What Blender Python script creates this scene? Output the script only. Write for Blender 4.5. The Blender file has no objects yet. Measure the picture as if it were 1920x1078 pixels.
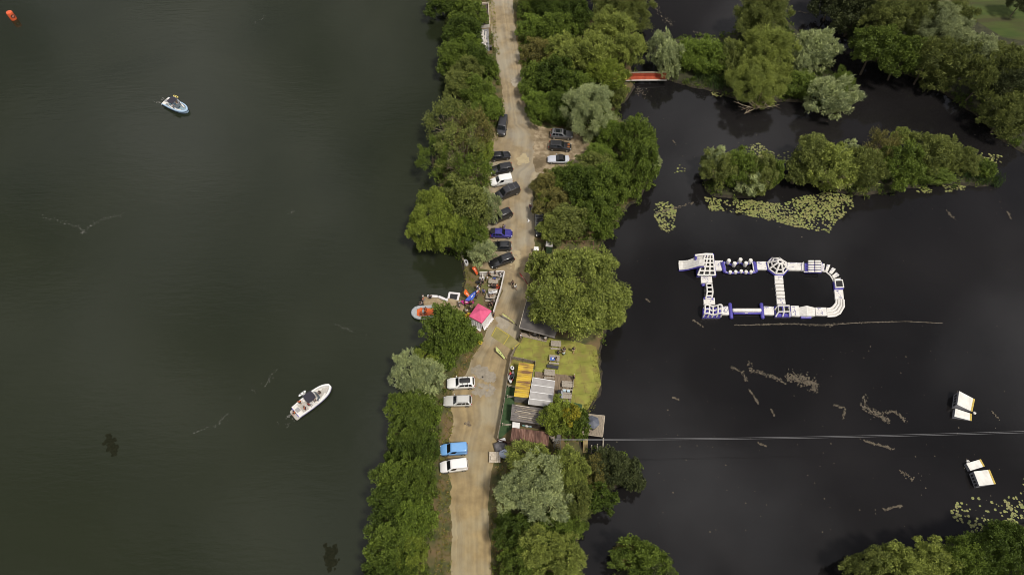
import bpy, bmesh, math, random
import numpy as np
from mathutils import Vector, Matrix
from mathutils.geometry import tessellate_polygon
S = bpy.context.scene
COL = S.collection
rng = random.Random(7)
R = math.radians

# ------------------------------------------------------------------ camera
TILT, CAMH, FPX = R(31.0), 107.0, 1280.0
ct, st = math.cos(TILT), math.sin(TILT)
cam = bpy.data.cameras.new('camera')
cam.sensor_width, cam.lens = 36.0, 24.0
cam.clip_start, cam.clip_end = 1.0, 3000.0
camo = bpy.data.objects.new('camera', cam); COL.objects.link(camo)
camo.location = (0, 0, CAMH); camo.rotation_euler = (TILT, 0, 0)
S.camera = camo

# ------------------------------------------------------------------ world: hazy, mostly clouded summer sky
SUN_EL, SUN_AZ = 62.0, 136.0            # azimuth clockwise from +Y (sun in the east-south-east)
w = bpy.data.worlds.new('World'); S.world = w; w.use_nodes = True
nt = w.node_tree; nt.nodes.clear()
def wn(t): return nt.nodes.new(t)
wo, bg, sky = wn('ShaderNodeOutputWorld'), wn('ShaderNodeBackground'), wn('ShaderNodeTexSky')
sky.sky_type = 'NISHITA'; sky.sun_disc = False
sky.sun_elevation, sky.sun_rotation = R(SUN_EL), R(SUN_AZ)
sky.air_density, sky.dust_density = 1.0, 2.0
tc, no, rp, mx = wn('ShaderNodeTexCoord'), wn('ShaderNodeTexNoise'), wn('ShaderNodeValToRGB'), wn('ShaderNodeMixRGB')
no.inputs['Scale'].default_value = 2.6; no.inputs['Detail'].default_value = 5; no.inputs['Roughness'].default_value = .55
rp.color_ramp.elements[0].position, rp.color_ramp.elements[0].color = .36, (.55, .55, .55, 1)
rp.color_ramp.elements[1].position, rp.color_ramp.elements[1].color = .62, (1, 1, 1, 1)
cl, cr = wn('ShaderNodeMixRGB'), wn('ShaderNodeValToRGB')
no2 = wn('ShaderNodeTexNoise'); no2.inputs['Scale'].default_value = 3.4; no2.inputs['Detail'].default_value = 6
cr.color_ramp.elements[0].position, cr.color_ramp.elements[0].color = .44, (2.8, 2.75, 2.9, 1)
cr.color_ramp.elements[1].position, cr.color_ramp.elements[1].color = .66, (22.0, 21.4, 21.4, 1)
L = nt.links.new
L(tc.outputs['Generated'], no.inputs['Vector']); L(tc.outputs['Generated'], no2.inputs['Vector'])
L(no.outputs['Fac'], rp.inputs['Fac']); L(no2.outputs['Fac'], cr.inputs['Fac'])
L(rp.outputs['Color'], mx.inputs['Fac']); L(sky.outputs['Color'], mx.inputs['Color1']); L(cr.outputs['Color'], mx.inputs['Color2'])
L(mx.outputs['Color'], bg.inputs['Color']); bg.inputs['Strength'].default_value = 0.07
L(bg.outputs['Background'], wo.inputs['Surface'])
sl = bpy.data.lights.new('sun', 'SUN'); sl.energy = 3.1; sl.angle = R(8); sl.color = (1.0, .93, .82)
so = bpy.data.objects.new('sun', sl); COL.objects.link(so); so.location = (60, -20, 120)
_az, _el = R(SUN_AZ), R(SUN_EL)
so.rotation_euler = Vector((-math.sin(_az)*math.cos(_el), -math.cos(_az)*math.cos(_el), -math.sin(_el))).to_track_quat('-Z', 'Y').to_euler()
S.view_settings.view_transform = 'Standard'; S.view_settings.look = 'None'
S.view_settings.exposure = 0.05; S.view_settings.gamma = 1.0
S.cycles.max_bounces = 6; S.cycles.transparent_max_bounces = 4
S.cycles.use_denoising = True; S.cycles.filter_width = 0.9

# ------------------------------------------------------------------ helpers
def P(px, py, z=0.0):
    """point at height z that stands at pixel (px, py) of the 1920-wide photograph"""
    u, v = (px-960)/FPX, (539-py)/FPX
    k = (CAMH-z)/(ct - v*st)
    return Vector((u*k, (st+v*ct)*k, z))
def ppm(px, py, z=0.0):
    v = (539-py)/FPX
    return FPX*(ct - v*st)/(CAMH-z)      # pixels per metre there
def tag(o, label=None, cat=None, group=None, kind=None):
    if label: o['label'] = label
    if cat: o['category'] = cat
    if group: o['group'] = group
    if kind: o['kind'] = kind
    return o
def empty(name, loc, rz=0.0, label=None, cat=None, group=None):
    o = bpy.data.objects.new(name, None); COL.objects.link(o)
    o.location = loc; o.rotation_euler = (0, 0, rz); o.empty_display_size = .2
    return tag(o, label, cat, group)
def link(name, me, parent=None, mat=None, color=None):
    o = bpy.data.objects.new(name, me); COL.objects.link(o)
    if mat is not None and not me.materials: me.materials.append(mat)
    if parent is not None: o.parent = parent
    if color is not None: o.color = (*color[:3], 1)
    return o
def kids(o): return list(o.children)
def copy_tree(o, parent=None):
    c = o.copy(); COL.objects.link(c)
    if parent is not None: c.parent = parent
    for ch in kids(o): copy_tree(ch, c)
    return c
def paint_tree(o, color):
    o.color = (*color, 1)
    for ch in kids(o): paint_tree(ch, color)

# ------------------------------------------------------------------ materials
MATS = {}
def mat(name, c1, c2=None, scale=2.0, rough=.7, metal=0.0, bump=0.0, stretch=None, c3=None, s3=.15, objcol=False,
        coat=0.0, detail=5, spec=None, lo=.35, hi=.65, world=False, brick=None):
    if name in MATS: return MATS[name]
    m = bpy.data.materials.new(name); m.use_nodes = True; MATS[name] = m
    t = m.node_tree; b = t.nodes['Principled BSDF']
    b.inputs['Roughness'].default_value = rough; b.inputs['Metallic'].default_value = metal
    if coat: b.inputs['Coat Weight'].default_value = coat; b.inputs['Coat Roughness'].default_value = .08
    if spec is not None: b.inputs['Specular IOR Level'].default_value = spec
    if c2 is None and c3 is None and not objcol and not bump:
        b.inputs['Base Color'].default_value = (*c1, 1); return m
    if world:
        g = t.nodes.new('ShaderNodeNewGeometry'); vec = g.outputs['Position']
    else:
        g = t.nodes.new('ShaderNodeTexCoord'); vec = g.outputs['Object']
    if stretch:
        mp = t.nodes.new('ShaderNodeMapping'); mp.inputs['Scale'].default_value = stretch
        t.links.new(vec, mp.inputs['Vector']); vec = mp.outputs['Vector']
    n = t.nodes.new('ShaderNodeTexNoise'); n.inputs['Scale'].default_value = scale; n.inputs['Detail'].default_value = detail
    t.links.new(vec, n.inputs['Vector'])
    r = t.nodes.new('ShaderNodeValToRGB')
    r.color_ramp.elements[0].position, r.color_ramp.elements[1].position = lo, hi
    c2 = c2 or c1
    r.color_ramp.elements[0].color, r.color_ramp.elements[1].color = (*c1, 1), (*c2, 1)
    t.links.new(n.outputs['Fac'], r.inputs['Fac']); out = r.outputs['Color']
    if objcol:
        oi = t.nodes.new('ShaderNodeObjectInfo'); mm = t.nodes.new('ShaderNodeMixRGB'); mm.blend_type = 'MULTIPLY'
        mm.inputs['Fac'].default_value = 1
        t.links.new(oi.outputs['Color'], mm.inputs['Color1']); t.links.new(out, mm.inputs['Color2']); out = mm.outputs['Color']
    if c3 is not None:
        n3 = t.nodes.new('ShaderNodeTexNoise'); n3.inputs['Scale'].default_value = s3; n3.inputs['Detail'].default_value = 6
        t.links.new(vec, n3.inputs['Vector'])
        r3 = t.nodes.new('ShaderNodeValToRGB'); r3.color_ramp.elements[0].position = .45; r3.color_ramp.elements[1].position = .62
        t.links.new(n3.outputs['Fac'], r3.inputs['Fac'])
        m3 = t.nodes.new('ShaderNodeMixRGB'); m3.inputs['Color2'].default_value = (*c3, 1)
        t.links.new(r3.outputs['Color'], m3.inputs['Fac']); t.links.new(out, m3.inputs['Color1']); out = m3.outputs['Color']
    if brick:
        bw, bh, mort, mc, rot = brick
        mp2 = t.nodes.new('ShaderNodeMapping'); mp2.inputs['Rotation'].default_value = (0, 0, rot)
        t.links.new(vec, mp2.inputs['Vector'])
        bk = t.nodes.new('ShaderNodeTexBrick'); bk.inputs['Scale'].default_value = 1; bk.inputs['Brick Width'].default_value = bw
        bk.inputs['Row Height'].default_value = bh; bk.inputs['Mortar Size'].default_value = mort
        bk.inputs['Color1'].default_value = (1, 1, 1, 1); bk.inputs['Color2'].default_value = (.86, .86, .86, 1); bk.inputs['Mortar'].default_value = (*mc, 1)
        t.links.new(mp2.outputs['Vector'], bk.inputs['Vector'])
        mb = t.nodes.new('ShaderNodeMixRGB'); mb.blend_type = 'MULTIPLY'; mb.inputs['Fac'].default_value = 1
        t.links.new(out, mb.inputs['Color1']); t.links.new(bk.outputs['Color'], mb.inputs['Color2']); out = mb.outputs['Color']
    t.links.new(out, b.inputs['Base Color'])
    if bump:
        bp = t.nodes.new('ShaderNodeBump'); bp.inputs['Strength'].default_value = bump; bp.inputs['Distance'].default_value = .1
        t.links.new(n.outputs['Fac'], bp.inputs['Height']); t.links.new(bp.outputs['Normal'], b.inputs['Normal'])
    return m

def leaf_material(name, trans=.3, yellow=.35):
    m = bpy.data.materials.new(name); m.use_nodes = True; t = m.node_tree
    b, o = t.nodes['Principled BSDF'], t.nodes['Material Output']
    b.inputs['Roughness'].default_value = .55; b.inputs['Specular IOR Level'].default_value = .25
    oi, at = t.nodes.new('ShaderNodeObjectInfo'), t.nodes.new('ShaderNodeAttribute'); at.attribute_name = 'tint'
    r = t.nodes.new('ShaderNodeValToRGB'); e = r.color_ramp.elements
    e[0].position, e[0].color = 0, (.54, .58, .50, 1)
    e[1].position, e[1].color = 1, (2.05+yellow*.3, 2.05, 1.5, 1)
    mm = t.nodes.new('ShaderNodeMixRGB'); mm.blend_type = 'MULTIPLY'; mm.inputs['Fac'].default_value = 1
    t.links.new(at.outputs['Fac'], r.inputs['Fac'])
    t.links.new(oi.outputs['Color'], mm.inputs['Color1']); t.links.new(r.outputs['Color'], mm.inputs['Color2'])
    t.links.new(mm.outputs['Color'], b.inputs['Base Color'])
    tr = t.nodes.new('ShaderNodeBsdfTranslucent'); t.links.new(mm.outputs['Color'], tr.inputs['Color'])
    ms = t.nodes.new('ShaderNodeMixShader'); ms.inputs['Fac'].default_value = trans
    t.links.new(b.outputs['BSDF'], ms.inputs[1]); t.links.new(tr.outputs['BSDF'], ms.inputs[2])
    t.links.new(ms.outputs['Shader'], o.inputs['Surface'])
    return m
LEAF = leaf_material('leaf')
BARK = mat('bark', (.09, .065, .045), (.16, .125, .09), 6, .9)
DEADWOOD = mat('dead_wood', (.22, .17, .11), (.34, .28, .2), 5, .9)

# ------------------------------------------------------------------ mesh builder
class MB:
    def __init__(s): s.v, s.f = [], []
    def add(s, vs, fs, M=None):
        n = len(s.v)
        s.v += [tuple(M @ Vector(p)) if M is not None else tuple(p) for p in vs]
        s.f += [tuple(i+n for i in f) for f in fs]; return s
    def box(s, c, d, rz=0, M=None):
        x, y, z = d[0]/2, d[1]/2, d[2]/2; a, b = math.cos(rz), math.sin(rz)
        vs = []
        for dz in (-z, z):
            for dx, dy in ((-x, -y), (x, -y), (x, y), (-x, y)):
                vs.append((c[0]+dx*a-dy*b, c[1]+dx*b+dy*a, c[2]+dz))
        return s.add(vs, [(3,2,1,0), (4,5,6,7), (0,1,5,4), (1,2,6,5), (2,3,7,6), (3,0,4,7)], M)
    def rbox(s, c, d, r=.05, rz=0, seg=3):
        """box with rounded plan corners and a softened top edge"""
        x, y, z = d[0]/2, d[1]/2, d[2]/2; r = min(r, x*.98, y*.98)
        def ring(ins, zz):
            out = []
            for cx, cy, a0 in ((x-r, y-r, 0), (-x+r, y-r, 90), (-x+r, -y+r, 180), (x-r, -y+r, 270)):
                for k in range(seg+1):
                    a = R(a0+90*k/seg); rr = max(r-ins, .001)
                    out.append((cx+rr*math.cos(a), cy+rr*math.sin(a), zz))
            return out
        e = min(r*.5, z*.6)
        rings = [ring(e*.6, -z), ring(0, -z+e), ring(0, z-e), ring(e*.3, z-e*.3), ring(e, z)]
        return s.loft(rings, M=Matrix.Translation(c) @ Matrix.Rotation(rz, 4, 'Z'))
    def loft(s, rings, M=None, cap=True, close=True):
        n = len(rings[0]); vs = [p for r in rings for p in r]; fs = []
        for i in range(len(rings)-1):
            for j in range(n if close else n-1):
                a, b = i*n+j, i*n+(j+1) % n
                fs.append((a, b, b+n, a+n))
        if cap:
            fs.append(tuple(reversed(range(n)))); fs.append(tuple((len(rings)-1)*n+j for j in range(n)))
        return s.add(vs, fs, M)
    def path(s, pts, r, n=7, cap=True, flat=1.0):
        pts = [Vector(p) for p in pts]; rr = r if isinstance(r, (list, tuple)) else [r]*len(pts)
        rings = []
        up0 = None
        for i, p in enumerate(pts):
            d = (pts[min(i+1, len(pts)-1)]-pts[max(i-1, 0)]).normalized()
            if up0 is None: up0 = Vector((0, 0, 1)) if abs(d.z) < .9 else Vector((1, 0, 0))
            sd = d.cross(up0).normalized(); up = sd.cross(d).normalized(); up0 = up
            rings.append([tuple(p+sd*(rr[i]*math.cos(2*math.pi*k/n))+up*(rr[i]*flat*math.sin(2*math.pi*k/n))) for k in range(n)])
        return s.loft(rings, cap=cap)
    def tube(s, p, q, r0, r1=None, n=8, round_=False):
        r1 = r0 if r1 is None else r1; p, q = Vector(p), Vector(q)
        if not round_: return s.path([p, q], [r0, r1], n)
        d = (q-p).normalized()
        return s.path([p-d*r0*.0, p+d*r0*.12, p+d*r0*.45, q-d*r1*.45, q-d*r1*.12, q], [r0*.45, r0*.8, r0, r1, r1*.8, r1*.45], n)
    def ell(s, c, r, nu=10, nv=6, M=None):
        vs, fs = [(c[0], c[1], c[2]-r[2])], []
        for i in range(1, nv):
            a = -math.pi/2+math.pi*i/nv
            for j in range(nu):
                b = 2*math.pi*j/nu
                vs.append((c[0]+r[0]*math.cos(a)*math.cos(b), c[1]+r[1]*math.cos(a)*math.sin(b), c[2]+r[2]*math.sin(a)))
        vs.append((c[0], c[1], c[2]+r[2])); t = len(vs)-1
        for j in range(nu):
            k = (j+1) % nu
            fs.append((0, 1+k, 1+j)); fs.append((t, t-nu+j, t-nu+k))
            for i in range(nv-2): fs.append((1+i*nu+j, 1+i*nu+k, 1+(i+1)*nu+k, 1+(i+1)*nu+j))
        return s.add(vs, fs, M)
    def prism(s, poly, z0, z1):
        n = len(poly)
        return s.loft([[(p[0], p[1], z0) for p in poly], [(p[0], p[1], z1) for p in poly]])
    def slab(s, q, th):
        """thick quad: q = four top corners, th downwards along the normal"""
        q = [Vector(p) for p in q]; nrm = (q[1]-q[0]).cross(q[3]-q[0]).normalized()
        if nrm.z < 0: q = [q[0], q[3], q[2], q[1]]; nrm = -nrm
        return s.loft([[tuple(p-nrm*th) for p in q], [tuple(p) for p in q]])
    def mesh(s, name, m=None, smooth=False, origin=None, bevel=0.0):
        me = bpy.data.meshes.new(name)
        vs = s.v if origin is None else [(p[0]-origin[0], p[1]-origin[1], p[2]-origin[2]) for p in s.v]
        me.from_pydata(vs, [], s.f); me.validate()
        bm = bmesh.new(); bm.from_mesh(me); bmesh.ops.recalc_face_normals(bm, faces=bm.faces)
        if bevel: bmesh.ops.bevel(bm, geom=[e for e in bm.edges if len(e.link_faces) == 2 and e.calc_face_angle(0) > .5], offset=bevel, segments=2, affect='EDGES', clamp_overlap=True)
        bm.to_mesh(me); bm.free()
        if m is not None: me.materials.append(m)
        if smooth:
            for p in me.polygons: p.use_smooth = True
            try: me.set_sharp_from_angle(angle=R(42))
            except Exception: pass
        return me
    def build(s, name, m, parent=None, smooth=False, origin=None, bevel=0.0, color=None):
        if origin is None and parent is not None and parent.get('_world'): origin = parent.location
        return link(name, s.mesh(name, m, smooth, origin, bevel), parent, color=color)
def place(name, base, label, cat, group=None):
    """Empty whose parts are built in world coordinates"""
    o = empty(name, base, 0, label, cat, group); o['_world'] = 1; return o

# ------------------------------------------------------------------ setting: water, banks, track
WZ = -0.45
def water_material(name, c1, c2, rough, bump, bscale, stretch):
    m = bpy.data.materials.new(name); m.use_nodes = True; t = m.node_tree; b = t.nodes['Principled BSDF']
    g = t.nodes.new('ShaderNodeNewGeometry'); n = t.nodes.new('ShaderNodeTexNoise')
    n.inputs['Scale'].default_value = .022; n.inputs['Detail'].default_value = 5; n.inputs['Distortion'].default_value = .6
    t.links.new(g.outputs['Position'], n.inputs['Vector'])
    r = t.nodes.new('ShaderNodeValToRGB'); r.color_ramp.elements[0].position = .35; r.color_ramp.elements[1].position = .7
    r.color_ramp.elements[0].color, r.color_ramp.elements[1].color = (*c1, 1), (*c2, 1)
    t.links.new(n.outputs['Fac'], r.inputs['Fac']); t.links.new(r.outputs['Color'], b.inputs['Base Color'])
    b.inputs['Roughness'].default_value = rough; b.inputs['IOR'].default_value = 1.333
    mp = t.nodes.new('ShaderNodeMapping'); mp.inputs['Scale'].default_value = stretch; mp.inputs['Rotation'].default_value = (0, 0, R(-14))
    t.links.new(g.outputs['Position'], mp.inputs['Vector'])
    n2 = t.nodes.new('ShaderNodeTexNoise'); n2.inputs['Scale'].default_value = bscale; n2.inputs['Detail'].default_value = 4
    t.links.new(mp.outputs['Vector'], n2.inputs['Vector'])
    bp = t.nodes.new('ShaderNodeBump'); bp.inputs['Strength'].default_value = bump; bp.inputs['Distance'].default_value = .12
    t.links.new(n2.outputs['Fac'], bp.inputs['Height']); t.links.new(bp.outputs['Normal'], b.inputs['Normal'])
    return m
LAKE = water_material('lake_water', (.0132, .0172, .0085), (.0215, .0255, .0140), .12, .2, .9, (.35, 1.3, 1))
POND = water_material('pond_water', (.0072, .0068, .0072), (.0165, .0153, .0156), .05, .03, .5, (1, 1, 1))
def sheet(name, pts, z, m, kind='structure'):
    tris = tessellate_polygon([[Vector((p[0], p[1], 0)) for p in pts]])
    me = bpy.data.meshes.new(name); me.from_pydata([(p[0], p[1], z) for p in pts], [], [tuple(t) for t in tris])
    bm = bmesh.new(); bm.from_mesh(me); bmesh.ops.recalc_face_normals(bm, faces=bm.faces)
    if sum(f.normal.z*f.calc_area() for f in bm.faces) < 0: bmesh.ops.reverse_faces(bm, faces=bm.faces)
    bm.to_mesh(me); bm.free(); me.materials.append(m)
    return tag(link(name, me), kind=kind)
split = [P(905, -160), P(900, 60), P(905, 300), P(930, 520), P(930, 700), P(890, 900), P(870, 1300), P(870, 2400)]
sp = [(-20, 900)] + [(p.x, p.y) for p in split] + [(-8, -400)]
sheet('lake', sp + [(-900, -400), (-900, 900)], WZ, LAKE)
sheet('pond', sp + [(900, -400), (900, 900)], WZ, POND)

def smooth_poly(pts, it=2):
    for _ in range(it):
        out = []
        for i in range(len(pts)):
            a, b = pts[i], pts[(i+1) % len(pts)]
            out += [a*.75+b*.25, a*.25+b*.75]
        pts = out
    return pts
def ragged(pts, step=.7, amp=.35):
    out = []
    for i in range(len(pts)):
        a, b = pts[i], pts[(i+1) % len(pts)]; n = max(1, int((b-a).length/step))
        nn = Vector((b.y-a.y, a.x-b.x, 0)).normalized() if (b-a).length > 1e-6 else Vector((0, 0, 0))
        for k in range(n):
            out.append(a.lerp(b, k/n) + nn*(rng.uniform(-amp, amp)))
    return out
GRASS = mat('rough_grass', (.050, .058, .018), (.105, .098, .036), .8, .95, world=True, c3=(.15, .105, .05), s3=.35, bump=.5, detail=8)
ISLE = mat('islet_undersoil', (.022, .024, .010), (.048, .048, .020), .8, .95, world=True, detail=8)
MUD = mat('bank_soil', (.022, .019, .012), (.045, .036, .022), 2, .95, world=True)
def land(name, px, m=GRASS, z=0.0, drop=-.9, out=.8, raw=None):
    pts = ragged(smooth_poly([P(*p) for p in px]), .8, .22)
    n = len(pts)
    area = sum(pts[i].x*pts[(i+1) % n].y-pts[(i+1) % n].x*pts[i].y for i in range(n))
    if area < 0: pts.reverse()
    rim = []
    for i in range(n):
        d = pts[(i+2) % n]-pts[i-2]; rim.append(pts[i]+Vector((d.y, -d.x, 0)).normalized()*out+Vector((0, 0, drop)))
    tris = tessellate_polygon([[Vector((p.x, p.y, 0)) for p in pts]])
    vs = [(p.x, p.y, z) for p in pts]+[tuple(p) for p in rim]
    fs = [tuple(t) for t in tris]+[(i, i+n, (i+1) % n+n, (i+1) % n) for i in range(n)]
    me = bpy.data.meshes.new(name); me.from_pydata(vs, [], fs); me.validate()
    bm = bmesh.new(); bm.from_mesh(me); bmesh.ops.recalc_face_normals(bm, faces=bm.faces)
    if sum(f.normal.z*f.calc_area() for f in bm.faces) < 0: bmesh.ops.reverse_faces(bm, faces=bm.faces)
    bm.to_mesh(me); bm.free(); me.materials.append(m); me.materials.append(MUD)
    for p in me.polygons:
        if abs(p.normal.z) < .98: p.material_index = 1
    tag(link(name, me), kind='structure'); return pts
CAUSEWAY = [(842,-160),(836,0),(842,60),(842,130),(862,180),(835,235),(828,300),(822,360),(820,420),(836,468),(858,468),(868,492),(877,520),(868,548),
    (850,572),(822,590),(806,620),(790,655),(772,690),(758,730),(745,780),(736,850),(722,930),(708,1000),(695,1080),(675,1250),(650,1500),(640,2400),(1100,2400),(1110,1500),(1095,1250),(1085,1080),(1078,1010),(1090,960),(1105,930),(1150,908),(1190,905),(1200,880),(1160,858),(1128,852),(1086,846),(1086,800),(1100,768),
    (1126,735),(1124,690),(1121,650),(1135,620),(1130,560),(1118,480),(1125,455),(1150,430),(1170,385),(1200,370),(1218,330),(1220,275),(1200,240),(1165,228),
    (1150,205),(1178,178),(1190,150),(1178,120),(1195,80),(1192,40),(1120,18),(1095,40),(1090,10),(1098,-160)]
BANKS = {}
BANKS['causeway'] = land('causeway', CAUSEWAY)
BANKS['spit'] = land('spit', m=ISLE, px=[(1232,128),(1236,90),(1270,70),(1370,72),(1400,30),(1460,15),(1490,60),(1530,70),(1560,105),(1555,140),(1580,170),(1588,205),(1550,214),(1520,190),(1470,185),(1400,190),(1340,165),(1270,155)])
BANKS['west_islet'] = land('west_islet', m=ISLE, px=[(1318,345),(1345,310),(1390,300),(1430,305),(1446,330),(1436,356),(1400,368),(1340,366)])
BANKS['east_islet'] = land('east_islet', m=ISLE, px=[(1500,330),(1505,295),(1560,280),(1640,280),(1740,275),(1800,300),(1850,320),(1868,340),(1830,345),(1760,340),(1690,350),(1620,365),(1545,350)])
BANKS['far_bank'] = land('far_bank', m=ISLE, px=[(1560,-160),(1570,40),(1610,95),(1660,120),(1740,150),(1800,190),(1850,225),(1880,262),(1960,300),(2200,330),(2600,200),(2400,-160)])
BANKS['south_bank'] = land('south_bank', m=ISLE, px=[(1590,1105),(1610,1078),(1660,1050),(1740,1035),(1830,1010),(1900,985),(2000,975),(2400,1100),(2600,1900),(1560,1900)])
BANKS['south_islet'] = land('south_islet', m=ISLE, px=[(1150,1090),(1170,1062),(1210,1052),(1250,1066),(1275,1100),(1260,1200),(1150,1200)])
MEADOW = mat('meadow_grass', (.032, .056, .006), (.062, .086, .012), .25, .95, world=True, stretch=(.5, 2.2, 1), c3=(.045, .044, .013), s3=.12, detail=8)
sheet('meadow', [P(*p) for p in ((1800,-150),(1800,0),(1830,40),(1880,70),(1980,90),(2300,60),(2300,-150))], .02, MEADOW)

# the gravel track with its two parking bays
TRACK = mat('track_gravel', (.210, .168, .110), (.330, .272, .182), .55, .95, world=True, c3=(.30, .275, .225), s3=.17, bump=.35, detail=11, lo=.3, hi=.72)
YEL = [(-120,908,955),(0,912,962),(50,921,966),(100,930,972),(150,938,978),(200,944,986),(232,936,1000),(250,926,1040),(285,914,1050),(310,914,1040),(325,914,1010),(350,914,1002),(400,912,1003),(450,913,1005),
       (485,915,1002),(503,900,999),(512,944,997),(545,944,992),(580,930,986),(600,916,980),(625,908,974),(645,900,966),(670,884,960),(700,872,954),(720,852,951),(760,846,946),(790,852,942),(815,846,938),(850,840,929),(885,842,922),(910,848,918),(950,846,917),(1000,848,919),(1078,848,922),(1250,842,926),(2400,850,935)]
def lerp_tab(tab, y):
    for a, b in zip(tab, tab[1:]):
        if a[0] <= y <= b[0]:
            k = (y-a[0])/(b[0]-a[0]); k2 = k*k*(3-2*k)*.4+k*.6
            return [a[i]+(b[i]-a[i])*k2 for i in range(1, len(a))]
ny = 520; vs, fs, uv = [], [], []
NA = 12; wl = wr = 0.0
for i in range(ny+1):
    y = -119+(2350+119)*(i/ny if i/ny < .7 else .7+(i/ny-.7))
    l, r_ = lerp_tab(YEL, y)
    wl = wl*.86+rng.uniform(-1, 1)*1.1; wr = wr*.86+rng.uniform(-1, 1)*.9
    l += rng.uniform(-1.3, 1.3)+wl*1.3; r_ += rng.uniform(-1.0, 1.0)+wr*1.2
    for j in range(NA+1):
        p = P(l+(r_-l)*j/NA, y); vs.append((p.x, p.y, .004)); uv.append(j/NA)
for i in range(ny):
    for j in range(NA):
        a = i*(NA+1)+j; fs.append((a, a+1, a+NA+2, a+NA+1))
me = bpy.data.meshes.new('gravel_track'); me.from_pydata(vs, [], fs)
bm = bmesh.new(); bm.from_mesh(me); bmesh.ops.recalc_face_normals(bm, faces=bm.faces)
if sum(f.normal.z for f in bm.faces) < 0: bmesh.ops.reverse_faces(bm, faces=bm.faces)
bm.to_mesh(me); bm.free()
a_ = me.attributes.new('across', 'FLOAT', 'POINT'); a_.data.foreach_set('value', uv)
t = TRACK.node_tree; b = t.nodes['Principled BSDF']; src = b.inputs['Base Color'].links[0].from_socket
at = t.nodes.new('ShaderNodeAttribute'); at.attribute_name = 'across'
gp = t.nodes.new('ShaderNodeNewGeometry'); sx = t.nodes.new('ShaderNodeSeparateXYZ'); t.links.new(gp.outputs['Position'], sx.inputs[0])
cx_ = t.nodes.new('ShaderNodeCombineXYZ'); m1 = t.nodes.new('ShaderNodeMath'); m1.operation = 'MULTIPLY'; m1.inputs[1].default_value = 9
m2 = t.nodes.new('ShaderNodeMath'); m2.operation = 'MULTIPLY'; m2.inputs[1].default_value = .035
t.links.new(at.outputs['Fac'], m1.inputs[0]); t.links.new(sx.outputs['Y'], m2.inputs[0]); t.links.new(m1.outputs[0], cx_.inputs[0]); t.links.new(m2.outputs[0], cx_.inputs[1])
nn_ = t.nodes.new('ShaderNodeTexNoise'); nn_.inputs['Scale'].default_value = 1; nn_.inputs['Detail'].default_value = 6; t.links.new(cx_.outputs[0], nn_.inputs['Vector'])
rr_ = t.nodes.new('ShaderNodeValToRGB'); rr_.color_ramp.elements[0].position = .32; rr_.color_ramp.elements[1].position = .7
rr_.color_ramp.elements[0].color = (.78, .765, .76, 1); rr_.color_ramp.elements[1].color = (1.12, 1.09, 1.0, 1)
t.links.new(nn_.outputs['Fac'], rr_.inputs['Fac'])
mm = t.nodes.new('ShaderNodeMixRGB'); mm.blend_type = 'MULTIPLY'; mm.inputs['Fac'].default_value = 1
t.links.new(src, mm.inputs['Color1']); t.links.new(rr_.outputs['Color'], mm.inputs['Color2'])
# the southern end of the track is a yellower sandy gravel
mr = t.nodes.new('ShaderNodeMapRange'); mr.inputs['From Min'].default_value = 25; mr.inputs['From Max'].default_value = 75
t.links.new(sx.outputs['Y'], mr.inputs['Value'])
m4 = t.nodes.new('ShaderNodeMixRGB'); m4.inputs['Color1'].default_value = (1.06, 1.0, .80, 1); m4.inputs['Color2'].default_value = (1.02, 1.0, .95, 1); t.links.new(mr.outputs[0], m4.inputs['Fac'])
m5 = t.nodes.new('ShaderNodeMixRGB'); m5.blend_type = 'MULTIPLY'; m5.inputs['Fac'].default_value = 1
t.links.new(mm.outputs['Color'], m5.inputs['Color1']); t.links.new(m4.outputs['Color'], m5.inputs['Color2'])
t.links.new(m5.outputs['Color'], b.inputs['Base Color'])
me.materials.append(TRACK); tag(link('gravel_track', me), kind='structure')
BAY = mat('bay_gravel', (.17, .125, .075), (.36, .29, .19), 1.1, .95, world=True, c3=(.12, .09, .05), s3=.3, detail=10, bump=.4)
sheet('parking_bay', ragged(smooth_poly([P(*p) for p in ((1000,236),(1030,240),(1070,246),(1100,262),(1116,285),(1106,306),(1072,318),(1030,318),(1006,330),(1000,300))], 2), .6, .3), .008, BAY)

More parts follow.
